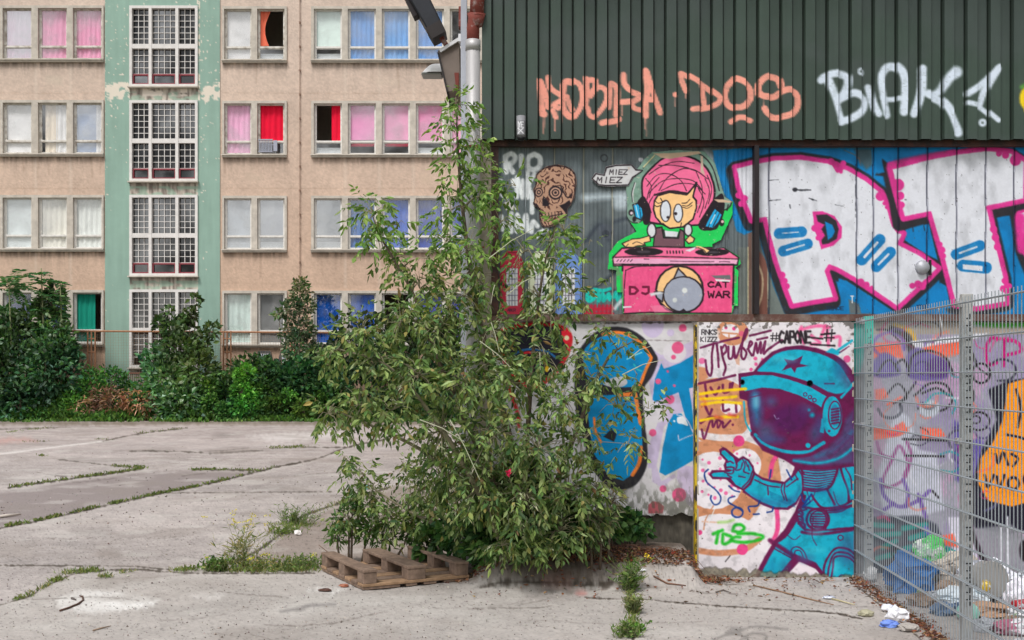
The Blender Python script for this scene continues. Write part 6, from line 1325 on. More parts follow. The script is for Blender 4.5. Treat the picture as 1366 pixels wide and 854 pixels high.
stick([(872, 783), (890, 786), (915, 787)], .007, (124, 92, 76), 'forked brown twig on the slab right of the crack weeds')
stick([(850, 759), (890, 757), (930, 757), (960, 772)], .008, (84, 66, 58), 'long dark twig reaching the foot of the astronaut panel')
stick([(1005, 782), (1040, 790), (1075, 799), (1112, 808)], .006, (146, 116, 92), 'long thin brown twig in front of the astronaut panel')
stick([(955, 791), (965, 788), (975, 792)], .006, (110, 100, 94), 'short curled grey twig below the green painted letters')
stick([(838, 757), (862, 756)], .01, (196, 178, 132), 'pale split stick above the crack weeds')
stick([(1110, 800), (1140, 808)], .007, (200, 190, 150), 'pale straw stick before the fence foot')
# ============================================================ foliage
M_leaf = mat_leaf('leaf'); M_bark = mat('bark', (112, 98, 84), .95, scale=20, amt=.35, bump=.8, bscale=60, bdist=.006)
M_stem = mat('green_stem', (128, 134, 96), .8, scale=20, amt=.2)
def leaves(P0, dirs, L, Wd, cols, name, parent=None, droop=0, fold=.25, lobes=False):
    """P0 (n,3) leaf bases, dirs (n,3) unit directions, L lengths, Wd widths"""
    n = len(P0); d = dirs/np.linalg.norm(dirs, axis=1, keepdims=True)
    r = RNG.normal(size=(n, 3)); r[:, 2] += .6
    s = np.cross(d, r); s /= np.linalg.norm(s, axis=1, keepdims=True)+1e-9
    nn = np.cross(s, d)
    L = L[:, None]; Wd = Wd[:, None]
    up = nn*fold*Wd
    bend = np.zeros((n, 3)); bend[:, 2] = -droop*L[:, 0]
    v0 = P0; v3 = P0+d*L+bend
    v1 = P0+d*L*.35+s*Wd*.5+up+bend*.12; v2 = P0+d*L*.68+s*Wd*.36+up*.7+bend*.45
    v5 = P0+d*L*.35-s*Wd*.5+up+bend*.12; v4 = P0+d*L*.68-s*Wd*.36+up*.7+bend*.45
    V = np.stack([v0, v1, v2, v3, v4, v5], 1).reshape(-1, 3)
    b = (np.arange(n)*6)[:, None]
    Fq = np.concatenate([b+np.array([0, 3, 2, 1]), b+np.array([0, 5, 4, 3])], 1).reshape(-1, 4)
    C = np.repeat(lin_np(cols), 6, axis=0)
    return raw_mesh(name, V, Fq, M_leaf, parent, C)
def pick(pal, w, n):
    i = RNG.choice(len(pal), n, p=np.array(w)/sum(w)); c = np.array(pal, float)[i]
    return c*(1+RNG.uniform(-.14, .14, (n, 1)))+RNG.uniform(-7, 7, (n, 3))
# ------------------------------------------------ the big box elder
T0 = Vector((.03, 8.72, zg(.03, 8.72)))
def pd(px, py, D): return Vector(at(px, py, D))
BL = [  # px, py, radius(px), depth, twigs
 (612, 140, 24, 8.75, 12), (604, 172, 27, 8.72, 14), (632, 190, 26, 8.7, 13), (604, 205, 26, 8.74, 10), (612, 235, 27, 8.7, 12), (645, 232, 24, 8.65, 9), (640, 262, 34, 8.62, 18), (600, 262, 32, 8.7, 14), (588, 290, 18, 8.72, 6),
 (497, 285, 32, 8.5, 26), (505, 322, 28, 8.5, 17), (530, 300, 16, 8.5, 6), (540, 355, 24, 8.5, 11), (568, 345, 28, 8.45, 15), (560, 385, 28, 8.4, 13), (595, 322, 24, 8.5, 11),
 (625, 335, 40, 8.5, 28), (668, 296, 30, 8.5, 17), (688, 248, 17, 8.55, 7), (700, 335, 34, 8.4, 20), (752, 308, 22, 8.4, 14), (735, 322, 24, 8.38, 13), (752, 350, 26, 8.35, 14), (790, 322, 12, 8.35, 3), (712, 388, 28, 8.3, 14), (760, 392, 26, 8.3, 13), (735, 420, 26, 8.3, 12), (815, 378, 9, 8.3, 2),
 (620, 395, 46, 8.4, 36), (655, 440, 40, 8.35, 30), (585, 440, 50, 8.3, 42), (535, 430, 38, 8.2, 27), (482, 445, 32, 8.1, 20), (448, 468, 28, 8.1, 17), (505, 480, 36, 8.1, 24), (560, 500, 50, 8.1, 46), (620, 510, 56, 8.15, 56), (438, 552, 25, 8.0, 16), (478, 540, 32, 8.05, 22), (522, 548, 34, 8.0, 26),
 (680, 510, 50, 8.2, 46), (728, 480, 34, 8.2, 22), (772, 478, 28, 8.25, 15), (805, 442, 20, 8.25, 7), (835, 462, 16, 8.3, 5), (795, 505, 26, 8.25, 13), (750, 535, 42, 8.2, 32), (820, 540, 24, 8.3, 8), (865, 545, 16, 8.35, 4), (885, 552, 10, 8.35, 2), (775, 590, 36, 8.2, 24), (838, 592, 20, 8.3, 8), (850, 500, 14, 8.3, 3),
 (588, 575, 50, 8.2, 48), (660, 580, 58, 8.1, 56), (720, 600, 50, 8.1, 46), (590, 635, 44, 8.75, 38), (640, 650, 54, 8.3, 52), (700, 665, 54, 8.2, 50), (758, 655, 38, 8.25, 30), (795, 650, 24, 8.3, 12),
 (478, 632, 22, 9.5, 12), (458, 612, 11, 9.5, 4), (495, 660, 26, 9.5, 16), (458, 690, 18, 9.5, 9), (520, 690, 34, 9.55, 26), (575, 690, 42, 9.45, 36), (560, 655, 30, 9.4, 20), (540, 630, 20, 9.3, 10), (635, 694, 38, 8.75, 34), (700, 714, 28, 8.35, 24), (745, 708, 32, 8.35, 24), (670, 728, 16, 8.3, 12), (720, 732, 14, 8.3, 8), (785, 692, 26, 8.4, 14), (615, 610, 44, 8.3, 28),
 (650, 480, 44, 8.4, 26), (575, 375, 26, 8.6, 10), (640, 375, 34, 8.6, 18),
]
tree = thing('maple_tree', T0, 'multi stemmed box elder with drooping leaves growing out of the slab at the warehouse corner', 'tree')
trunk = MB(); limbs = MB()
nodes = []   # (pos, radius)
stems = [[T0, pd(690, 640, 8.7), pd(668, 540, 8.66), pd(640, 430, 8.7), pd(622, 320, 8.74), pd(612, 220, 8.76), pd(608, 130, 8.76)],
         [T0+Vector((-.08, -.04, 0)), pd(660, 650, 8.45), pd(620, 560, 8.35), pd(580, 470, 8.35), pd(550, 390, 8.45), pd(510, 320, 8.5), pd(495, 282, 8.5)],
         [T0+Vector((.06, -.05, 0)), pd(700, 640, 8.5), pd(705, 560, 8.4), pd(712, 460, 8.4), pd(725, 360, 8.42), pd(742, 300, 8.4)],
         [T0+Vector((.1, 0, 0)), pd(740, 650, 8.5), pd(775, 560, 8.4), pd(810, 480, 8.35), pd(845, 455, 8.3)],
         [T0+Vector((-.1, -.04, 0)), pd(632, 680, 8.7), pd(575, 610, 8.4), pd(500, 570, 8.1), pd(440, 545, 8.0)],
         [T0+Vector((-.05, -.1, 0)), pd(630, 640, 8.25), pd(580, 560, 8.15), pd(520, 490, 8.1), pd(450, 465, 8.1)],
         [T0+Vector((-.3, .1, 0)), pd(625, 715, 9.1), pd(560, 690, 9.4), pd(480, 640, 9.5)]]
for i, st in enumerate(stems):
    P_ = [Vector(tuple(p)) for p in crom([tuple(q) for q in st], 5)]
    r0 = .038 if i == 0 else .028; rs = [r0*(1-.86*k/(len(P_)-1)) for k in range(len(P_))]
    (trunk if i < 4 else limbs).tube(P_, rs, 8)
    for p, r in zip(P_, rs): nodes.append((p, r))
px2m = 8.3/F
bases = []; ldir = []
BLs = sorted(BL, key=lambda b: (pd(b[0], b[1], b[3])-T0).length)
def compound(o, dvec, scale, out):
    """append leaflets of a pinnate leaf"""
    Lr = RNG.uniform(.10, .17)*scale
    d = np.array(dvec, float); d /= np.linalg.norm(d)
    dd = d.copy(); dd[2] -= .35; dd /= np.linalg.norm(dd)
    side = np.cross(dd, [0, 0, 1.0])+RNG.normal(size=3)*.2; side /= np.linalg.norm(side)+1e-9
    q = np.array(o, float)
    for t, sg in ((.45, 1), (.48, -1), (.78, 1), (.8, -1), (1, 0)):
        p = q+dd*Lr*t+np.array([0, 0, -.15*Lr*t*t])
        ld = dd*(.65 if sg else 1)+side*sg*.75; ld[2] -= RNG.uniform(.25, .8)
        out.append((p, ld, RNG.uniform(.034, .088)*scale, RNG.uniform(.016, .037)*scale))
    return q, q+dd*Lr
LFT = []; LFT2 = []
rach = []
for (bx, by, br, bd, nt_) in BLs:
    c = pd(bx, by, bd); R_m = br*px2m
    j = min(range(len(nodes)), key=lambda k: (nodes[k][0]-c).length+(.4 if nodes[k][0].z > c.z+.15 else 0))
    s0, r0 = nodes[j]
    if (c-s0).length > .03:
        mid = (s0+c)/2+Vector((random.uniform(-.05, .05), random.uniform(-.05, .05), random.uniform(.0, .08)))
        P_ = [Vector(tuple(p)) for p in crom([tuple(s0), tuple(mid), tuple(c)], 4)]
        ra = min(r0*.7, .012); rs = [ra*(1-.6*k/(len(P_)-1)) for k in range(len(P_))]
        limbs.tube(P_, rs, 6); nodes += list(zip(P_, rs))
    for k in range(int(nt_*(1.5 if by > 600 else 1.1 if by > 400 else .9))):
        u = RNG.normal(size=3); u /= np.linalg.norm(u); rr_ = R_m*RNG.uniform(.55, 1.08)
        u[1] *= 1.25; u[2] = u[2]*1.0
        e = np.array(c)+u*rr_
        if e[0] > -.30 and e[1] > 8.92: e[1] = 8.92-RNG.uniform(0, .2)
        if e[2] < zg(e[0], e[1])+.05: e[2] = zg(e[0], e[1])+.05+RNG.uniform(0, .1)
        st_ = np.array(c)+(e-np.array(c))*.0
        m_ = (st_+e)/2+np.array([0, 0, .03])
        if k % 2 == 0: limbs.tube([tuple(st_), tuple(m_), tuple(e)], [.004, .003, .0015], 4, cap=False)
        pale = (RNG.random() < (.26 if by > 560 else .12))
        for t in np.arange(.45, 1.01, .28):
            o_ = st_*(1-t)**2+2*m_*t*(1-t)+e*t*t
            dv = (e-st_)/(np.linalg.norm(e-st_)+1e-6)*.7+RNG.normal(size=3)*.55; dv[2] -= .15
            out = LFT2 if pale else LFT
            compound(o_, dv, (.66 if pale else 1.0)*RNG.uniform(.8, 1.12), out)
trunk.build('trunk', M_bark, tree, True); limbs.build('branches', mat('twig_bark', (138, 132, 108), .9, scale=20, amt=.25), tree, True)
def build_list(LL, pal, w, name, parent, **k):
    P0 = np.array([l[0] for l in LL]); dr_ = np.array([l[1] for l in LL]); L = np.array([l[2] for l in LL]); Wd = np.array([l[3] for l in LL])
    # keep out of the wall
    P0[:, 1] = np.where((P0[:, 0] > -.3) & (P0[:, 1] > 8.95), 8.95, P0[:, 1])
    return leaves(P0, dr_, L, Wd, pick(pal, w, len(LL)), name, parent, **k)
hi = [l for l in LFT if l[0][2] > 2.45]; lo_ = [l for l in LFT if l[0][2] <= 2.45]
GREEN = [(120, 142, 82), (142, 160, 98), (92, 118, 68), (156, 170, 116), (118, 132, 78), (152, 146, 90), (76, 100, 60), (120, 100, 66)]
build_list(lo_, GREEN, [5, 4, 5, 2, 2, 1, 3, .3], 'crown', tree)
build_list(hi, [(122, 152, 78), (142, 168, 92), (104, 136, 68), (158, 180, 104), (90, 122, 62)], [4, 3, 4, 1.5, 3], 'crown_top', tree)
build_list([(l[0], l[1], l[2]*.9, l[3]*.55) for l in LFT2], [(160, 168, 138), (138, 154, 116), (182, 182, 156), (122, 142, 96)], [3, 3, 2, 3], 'mildewed_leaves', tree)
print('leaflets', len(LFT), len(LFT2))
# long bare pale shoots crossing the crown
for a, b, D in [((652, 345), (712, 305), 8.2), ((830, 500), (885, 480), 8.2), ((660, 380), (655, 405), 8.2), ((640, 455), (690, 500), 8.0), ((720, 470), (722, 530), 8.1), ((560, 560), (620, 590), 7.8), ((675, 395), (720, 365), 8.15), ((840, 478), (868, 462), 8.2), ((600, 560), (640, 640), 7.85), ((655, 430), (666, 470), 8.1)]:
    p, q = pd(*a, D), pd(*b, D); MB().tube([p, (p+q)/2+Vector((0, 0, .02)), q], [.004, .003, .002], 5).build('bare_shoot', mat('pale_shoot', (186, 188, 160)), tree)
# ------------------------------------------------ broad leaved bushes at the foot
def bush(name, blobs, n, Lr, Wr, pal, w, label, cat, stems_=None, group=None, up=.2, droop=.1, wall=True, shape=1.0, rstem=.012, orient='out', stemcol=None):
    bx, by, bd = blobs[0][0], max(b[1]+b[2] for b in blobs), blobs[0][3]
    base = Vector(at(bx, by, bd)); base.z = max(0, zg(base.x, base.y))
    o = thing(name, base, label, cat, group)
    tot = sum(b[2]**2 for b in blobs); PP = []; DDr = []
    st = MB()
    for b in blobs:
        c = np.array(at(b[0], b[1], b[3])); R_m = b[2]/F*b[3]; k = max(6, int(n*b[2]**2/tot))
        u = RNG.normal(size=(k, 3)); u /= np.linalg.norm(u, axis=1, keepdims=True); rad = RNG.uniform(.25, 1, (k, 1))**.45
        lump = .78+.44*RNG.random((k, 1))**2*0+.0
        nz = np.array([vnoise(np.array([q[0]*2.2+b[0]]), np.array([q[2]*2.2+q[1]*2+b[1]]), 5)[0] for q in u])[:, None]
        p = c+u*rad*R_m*(.60+.8*nz)*np.array([1, .8, 1])
        PP.append(p); dd_ = u*1.0+RNG.normal(size=(k, 3))*.6; dd_[:, 2] += up; DDr.append(dd_)
        top = Vector(c); ro = Vector((base.x*.3+top.x*.7, base.y*.4+top.y*.6, max(0, base.z*.5)))
        st.tube([ro, (ro+top)/2+Vector((random.uniform(-.1, .1)*R_m, 0, 0)), top+Vector((0, 0, R_m*.4))], [rstem, rstem*.8, rstem*.3], 6)
        for q in range(5):
            e = Vector(p[random.randrange(len(p))]); st.tube([top-Vector((0, 0, R_m*.5)), (top+e)/2, e], [rstem*.5, rstem*.4, rstem*.15], 4, cap=False)
    PP = np.concatenate(PP); DDr = np.concatenate(DDr)
    PP[:, 2] = np.maximum(PP[:, 2], .03)
    if wall: PP[:, 1] = np.where((PP[:, 0] > -.3) & (PP[:, 1] > 8.95), 8.95, PP[:, 1])
    m = len(PP)
    sc_ = 1.3 if bd > 20 else 5
    cn_ = vnoise(PP[:, 0]*sc_+31, PP[:, 2]*sc_+PP[:, 1]*.6*sc_+7, 15); c2_ = vnoise(PP[:, 0]*sc_*.4+3, PP[:, 2]*sc_*.4+17, 16)
    cc_ = pick(pal, w, m)*(.72+.62*cn_)[:, None]; cc_[:, 0] += 26*(c2_-.5); cc_[:, 2] -= 18*(c2_-.5)
    leaves(PP, DDr, RNG.uniform(*Lr, m), RNG.uniform(*Wr, m), cc_, 'foliage', o, droop=droop)
    st.build('stems', stemcol or M_bark, o, True)
    return o
PB = [(74, 104, 54), (92, 122, 62), (60, 88, 48), (108, 134, 78)]
bush('bramble_bush', [(690, 705, 36, 8.6, 0), (655, 712, 30, 8.7, 0), (730, 690, 34, 8.6, 0), (612, 712, 26, 9.1, 0), (575, 722, 22, 9.35, 0), (640, 730, 20, 8.85, 0), (760, 705, 26, 8.55, 0), (700, 640, 34, 8.7, 0), (660, 660, 30, 8.6, 0)], 2800, (.06, .1), (.045, .075), PB, [4, 3, 3, 1], 'dense broad leaved bramble at the foot of the box elder', 'bush')
bush('ivy_plant', [(815, 705, 18, 8.85, 0), (840, 700, 18, 8.9, 0), (855, 706, 12, 8.92, 0), (830, 690, 12, 8.95, 0)], 420, (.05, .08), (.04, .06), PB, [3, 4, 2, 2], 'low ivy sprawling along the base of the white wall', 'plant')
bush('dry_shrub', [(800, 690, 20, 8.6, 0), (815, 665, 16, 8.7, 0), (785, 715, 20, 8.6, 0)], 420, (.05, .09), (.01, .018), [(150, 146, 118), (128, 124, 96), (118, 126, 84)], [3, 3, 2], 'greyish half dried shrub between the box elder and the ivy', 'shrub', droop=.3)
bush('weed_shrub', [(465, 695, 20, 9.6, 0), (450, 715, 14, 9.6, 0), (490, 705, 20, 9.6, 0), (470, 668, 12, 9.6, 0), (515, 715, 16, 9.6, 0), (550, 705, 18, 9.6, 0)], 800, (.05, .08), (.016, .028), [(84, 118, 66), (102, 132, 78), (72, 100, 56)], [3, 3, 2], 'leafy weed shrub just behind the pallet at the tree\'s left foot', 'shrub')
rs_ = thing('red_flower', pd(678, 631, 8.0), 'single crimson blossom glowing in the middle of the dark foliage', 'flower')
mb = MB()
for k in range(9):
    a = k*2.4; c = pd(678, 631, 7.95); r_ = .007+.0016*k
    mb.add([c+Vector((math.cos(a)*r_, -.01, math.sin(a)*r_)), c+Vector((math.cos(a+.7)*r_*1.8, -.0, math.sin(a+.7)*r_*1.8)), c+Vector((math.cos(a+1.2)*r_, .01, math.sin(a+1.2)*r_)), c+Vector((0, .008, 0))], [(0, 1, 2, 3)])
mb.build('petals', mat('petal', (206, 40, 84), .6), rs_)
MB().tube([pd(678, 633, 7.96), pd(684, 650, 8.05), pd(690, 670, 8.2)], .003, 5).build('stem', M_stem, rs_)
# ------------------------------------------------ background vegetation
DG = [(72, 108, 66), (100, 134, 90), (52, 80, 54), (138, 162, 134), (86, 120, 64)]
BG_ = [(76, 112, 52), (96, 136, 60), (58, 92, 44), (116, 150, 76)]
GVG = 'shrubs in the verge below the dormitory'
LL = (.14, .28); WW = (.09, .17)
bush('verge_shrub', [(20, 455, 36, 40.6, 0), (66, 436, 24, 40.8, 0), (84, 462, 20, 40.6, 0), (40, 425, 20, 40.8, 0), (6, 428, 22, 40.8, 0), (10, 500, 50, 40.2, 0), (62, 500, 44, 40.2, 0), (70, 400, 20, 40.9, 0), (-30, 470, 50, 40.4, 0), (30, 535, 34, 39.9, 0), (-20, 530, 36, 39.9, 0), (78, 470, 30, 40.5, 0)], 9000, LL, WW, DG, [4, 3, 3, 2, 2], 'tall dark grey-green shrub filling the left edge of the picture', 'shrub', group=GVG, wall=False, rstem=.04)
def fronds(name, cx, cy, D, label, n, L, seed, upr=False, group=None):
    base = Vector(at(cx, 560, D)); base.z = 0; o = thing(name, base, label, 'shrub', group); r = random.Random(seed)
    st = MB(); LLs = []
    top = Vector(at(cx, cy, D)); st.tube([base, (base+top)/2+Vector((.1, 0, 0)), top], [.05, .04, .02], 6)
    for k in range(n):
        a = r.uniform(0, 2*math.pi); el = r.uniform(.0, 1.0) if not upr else r.uniform(1.2, 1.5)
        org = top if not upr else base+(top-base)*r.uniform(.55, 1)
        dv = Vector((math.cos(a)*math.cos(el), math.sin(a)*math.cos(el)*.7, math.sin(el)))
        ln = L*r.uniform(.7, 1.1) if not upr else L*.35
        if upr: dv = Vector((math.cos(a), math.sin(a)*.7, .5)).normalized()
        pts = [org+dv*ln*t+Vector((0, 0, -ln*.45*t*t)) for t in (0, .25, .5, .75, 1)]
        st.tube(pts, [.012, .01, .008, .006, .004], 4, cap=False)
        for j in range(13 if not upr else 6):
            t = .15+.85*j/(12 if not upr else 5); p = org+dv*ln*t+Vector((0, 0, -ln*.45*t*t)); s_ = dv.cross(Vector((0, 0, 1))).normalized()
            for sg in (1, -1): LLs.append((tuple(p), tuple(dv*.5+s_*sg+Vector((0, 0, -.35))), r.uniform(.2, .32) if not upr else r.uniform(.13, .2), r.uniform(.05, .08)))
    P0 = np.array([l[0] for l in LLs]); leaves(P0, np.array([l[1] for l in LLs]), np.array([l[2] for l in LLs]), np.array([l[3] for l in LLs]), pick([(60, 108, 66), (80, 128, 74), (112, 142, 92)], [3, 3, 1], len(LLs)), 'foliage', o)
    st.build('stem', M_stem, o, True); return o
fronds('sumac_plant', 12, 385, 40.3, 'feathery frond plant rising over the dark shrub at the left edge', 16, 1.7, 3, group=GVG)
fronds('young_shoot', 55, 358, 40.6, 'taller of the two slim leafy shoots at the left, nearer the edge', 42, 1.1, 4, True, 'slim shoots at the left')
fronds('young_shoot', 80, 374, 40.6, 'shorter of the two slim leafy shoots at the left', 34, 1.0, 5, True, 'slim shoots at the left')
bush('verge_shrub', [(238, 466, 28, 40.7, 0), (208, 478, 18, 40.8, 0), (268, 462, 16, 40.8, 0), (232, 440, 15, 40.8, 0), (222, 508, 34, 40.3, 0), (260, 505, 36, 40.3, 0), (254, 420, 9, 40.9, 0), (214, 432, 9, 40.9, 0), (280, 440, 10, 40.9, 0), (262, 400, 6, 40.9, 0), (246, 425, 8, 40.9, 0), (225, 415, 6, 40.9, 0), (238, 540, 36, 39.9, 0), (196, 535, 22, 40, 0)], 5200, LL, WW, DG, [3, 4, 2, 2, 2], 'dark maple-like shrub in front of the stairwell windows', 'shrub', group=GVG, wall=False, rstem=.03)
bush('verge_shrub', [(120, 520, 26, 40.4, 0), (150, 508, 20, 40.5, 0), (95, 545, 22, 39.9, 0), (50, 550, 18, 39.8, 0), (175, 528, 18, 40.3, 0)], 2600, (.1, .2), (.06, .1), BG_, [3, 3, 2, 1], 'bright low green weeds around the picket gate', 'shrub', group=GVG, wall=False, rstem=.02)
bush('dead_brush', [(115, 545, 16, 39.7, 0), (150, 535, 18, 39.8, 0), (185, 535, 20, 39.8, 0), (135, 528, 14, 40, 0), (200, 548, 12, 39.7, 0)], 1100, (.12, .26), (.03, .07), [(156, 112, 88), (186, 144, 118), (128, 84, 68), (206, 170, 144)], [3, 3, 2, 1], 'heap of withered brown brushwood among the green weeds', 'brushwood', wall=False, rstem=.015, droop=.35)
bush('hedge_bush', [(330, 515, 34, 40.3, 0), (300, 530, 28, 40.1, 0), (365, 520, 36, 40.2, 0), (395, 510, 34, 40.3, 0), (425, 500, 36, 40.4, 0), (350, 500, 22, 40.6, 0), (440, 530, 30, 40, 0), (380, 545, 22, 39.7, 0), (320, 545, 20, 39.7, 0)], 7500, LL, WW, [(62, 98, 56), (84, 122, 66), (46, 74, 46), (108, 140, 98)], [4, 3, 3, 1.5], 'dark green hedge mound right of the maple-like shrub', 'hedge', wall=False, rstem=.03)
bush('climbing_ivy', [(326, 500, 14, 39.6, 0), (322, 520, 14, 39.5, 0), (332, 538, 15, 39.5, 0), (318, 545, 12, 39.4, 0), (385, 530, 10, 39.5, 0)], 1500, (.1, .17), (.08, .13), [(84, 140, 56), (108, 160, 70), (70, 116, 50)], [3, 2, 2], 'bright green ivy climbing over the dark hedge mound', 'ivy', wall=False, rstem=.02)
bush('low_ivy', [(300, 548, 12, 39.4, 0), (345, 550, 12, 39.4, 0), (365, 540, 14, 39.5, 0), (405, 546, 14, 39.4, 0), (425, 535, 12, 39.6, 0), (350, 520, 12, 39.7, 0), (282, 535, 12, 39.6, 0), (280, 515, 12, 39.9, 0)], 2300, (.1, .18), (.07, .12), BG_, [3, 4, 2, 2], 'low bright ivy spilling from the hedge mound to the edge of the concrete', 'ivy', wall=False, rstem=.012)
bush('sapling', [(400, 392, 12, 40.2, 0), (388, 412, 14, 40.2, 0), (411, 408, 10, 40.2, 0), (406, 438, 15, 40.2, 0), (396, 465, 20, 40.2, 0), (420, 470, 16, 40.2, 0), (384, 440, 10, 40.2, 0), (372, 418, 7, 40.2, 0), (400, 378, 8, 40.2, 0)], 2100, (.12, .2), (.06, .11), [(128, 134, 104), (86, 116, 72), (158, 156, 130), (66, 96, 62)], [3, 3, 2, 2], 'slim sapling with pale dusty leaves in front of the beige wall', 'sapling', wall=False, rstem=.025)
bush('verge_shrub', [(470, 470, 44, 40.5, 0), (520, 460, 46, 40.6, 0), (570, 470, 50, 40.6, 0), (620, 450, 50, 40.6, 0), (480, 525, 44, 40, 0), (540, 525, 48, 40, 0), (600, 520, 50, 40, 0), (650, 500, 50, 40.3, 0)], 8000, LL, WW, [(50, 78, 52), (64, 92, 60), (40, 64, 44), (84, 108, 80)], [4, 3, 4, 1.5], 'dark shrub mass partly hidden behind the box elder', 'shrub', group=GVG, wall=False, rstem=.04)
# ground cover along the verge (uncountable)
def tufts(pts, name, kind, label, cat, pal, w, hr, wr):
    P0 = np.array(pts); n = len(P0)
    d_ = RNG.normal(size=(n, 3))*.5; d_[:, 2] = 1
    o = leaves(P0, d_, RNG.uniform(*hr, n), RNG.uniform(*wr, n), pick(pal, w, n), name, None, droop=.2)
    tag(o, label, cat, None, kind); return o
pts = []
for i in range(26000):
    x = RNG.uniform(-19, 2.5); y = 38.95+RNG.random()**1.3*1.6+.9*vnoise(np.array([x*.9]), np.array([.3]), 3)[0]; pts.append((x, y, .0+(RNG.random()**.7)*(1.5*max(0, y-39.25)*vnoise(np.array([x*1.1]), np.array([y*.8]), 4)[0]**1.5+.1)))
for i in range(900):
    x = RNG.uniform(-19, 2); pts.append((x, 39.0-abs(RNG.normal())*.5*vnoise(np.array([x*1.3]), np.array([9.]), 9)[0], 0))
tufts(pts, 'ground_cover', 'stuff', 'fringe of low bright green weeds along the far edge of the concrete', 'ground cover', BG_, [3, 4, 2, 1], (.09, .26), (.05, .13))
# grass in the joints
pts = []
def joint(line, n, wpx=2, z=0.0):
    P_ = crom(line, 8) if len(line) > 2 else [np.array(line[0])*(1-t)+np.array(line[1])*t for t in np.linspace(0, 1, 12)]
    P_ = [np.array(p) for p in P_]; seg = len(P_)-1
    for i in range(n):
        t = RNG.random()*seg; k = min(seg-1, int(t)); p = P_[k]+(P_[k+1]-P_[k])*(t-k)
        if vnoise(np.array([t*2.6+n*.11]), np.array([.5+n*.07]), 12)[0] < .42: continue
        q = gnd(p[0]+RNG.normal()*wpx*2, p[1]+RNG.normal()*wpx*.35); pts.append((q[0], q[1], zg(q[0], q[1])))
small = []
joint([(0, 705), (60, 693), (130, 677)], 620, 1.1); joint([(143, 674), (217, 658), (272, 647), (353, 627)], 1150, 1.2); joint([(353, 627), (368, 623)], 60)
joint([(11, 651), (92, 639), (147, 632), (191, 625)], 950, 1.5); joint([(257, 627), (298, 627)], 380, 1.4); joint([(298, 627), (345, 628)], 120, 1.5); joint([(150, 622), (191, 624)], 300, 2)
joint([(184, 578), (250, 571)], 320, 2); joint([(131, 586), (143, 586)], 60, 2); joint([(362, 598), (405, 596)], 420, 2.5); joint([(10, 577), (70, 570)], 260, 2); joint([(54, 608), (60, 609)], 60, 1.5); joint([(30, 590), (60, 589)], 50, 1.5)
far_pts = pts; pts = []
joint([(15, 803), (40, 795), (60, 784), (74, 776)], 220, 1.5); joint([(84, 766), (129, 762)], 420, 3); joint([(70, 776), (82, 774)], 120, 2); joint([(134, 771), (144, 770)], 80, 2); joint([(235, 763), (262, 760)], 260, 3); joint([(160, 765), (180, 763)], 60, 1.5)
joint([(285, 762), (360, 762), (425, 762)], 900, 4); joint([(330, 745), (370, 718), (400, 694), (430, 680), (452, 672)], 420, 3); joint([(452, 672), (490, 662), (520, 650)], 260, 2.5); joint([(380, 700), (410, 702)], 300, 5); joint([(560, 640), (520, 690)], 120, 4); joint([(842, 775), (841, 800), (845, 825), (838, 850)], 700, 2.2)
tufts(far_pts, 'joint_grass', 'stuff', 'lines of short grass growing in the joints of the far concrete slabs', 'grass', [(100, 118, 62), (122, 138, 78), (84, 98, 54), (136, 130, 88)], [3, 3, 2, 1], (.02, .075), (.008, .022))
tufts(pts, 'joint_grass', 'stuff', 'short grass and weeds in the joint running toward the pallet', 'grass', [(110, 126, 70), (132, 146, 84), (90, 108, 58), (158, 148, 104)], [3, 3, 2, 1.5], (.02, .07), (.004, .011))
# weed clumps
def clump(name, px, py, w_m, h, n, pal, w, label, seed, flower=None, nf=0, width=(.006, .014), lean=.45, cat='weed'):
    x, y, z = gnd(px, py); z = zg(x, y); o = thing(name, (x, y, z), label, cat); r = np.random.default_rng(seed)
    P0 = np.stack([x+r.normal(size=n)*w_m*.45, y+r.normal(size=n)*w_m*.25, np.full(n, z)], -1)
    st = MB(); LLp = []; LLd = []
    for i in range(n):
        a = r.normal(size=2)*lean; hh = h*r.uniform(.35, 1)*(1 if i % 3 else .6)
        b = Vector(P0[i]); m = b+Vector((a[0]*hh*.4, a[1]*hh*.4, hh*.6)); e = b+Vector((a[0]*hh, a[1]*hh, hh))
        st.tube([b, m, e], [.0022, .0018, .001], 3, cap=False)
        for t in r.uniform(.05, 1, 7):
            p = b*(1-t)**2+m*2*t*(1-t)+e*t*t; LLp.append(tuple(p)); dv = r.normal(size=3); dv[2] = abs(dv[2])*.7+.2; LLd.append(tuple(dv))
        if flower and i < nf:
            for q in range(5):
                LLp.append(tuple(e+Vector(r.normal(size=3)*.018)))
                LLd.append((r.normal(), r.normal(), .5))
    st.build('stems', M_stem, o)
    m_ = len(LLp); C = pick(pal, w, m_)
    leaves(np.array(LLp), np.array(LLd), r.uniform(h*.12, h*.3, m_), r.uniform(*width, m_), C, 'foliage', o)
    if flower:
        for i in range(nf):
            e = P0[i]+np.array([r.normal()*h*.3, r.normal()*h*.15, h*r.uniform(.75, 1.15)])
            FP = np.array([e+r.normal(size=3)*np.array([.012, .012, .005]) for q in range(10)])
            leaves(FP, r.normal(size=FP.shape), np.full(len(FP), .014), np.full(len(FP), .012), pick([flower], [1], len(FP)), 'flower_head', o)
    return o
PG = [(96, 124, 62), (120, 146, 78), (76, 104, 54), (150, 150, 96)]
clump('weed_clump', 290, 762, .13, .14, 90, PG, [3, 4, 2, .5], 'low bright green herb clump at the left end of the weedy joint', 1, width=(.01, .02))
clump('flowering_weed', 318, 757, .16, .42, 26, [(150, 146, 96), (112, 130, 74), (172, 160, 112)], [3, 3, 2], 'tall sparse weed with pale yellow flower heads left of the pallet', 2, (222, 208, 110), 16)
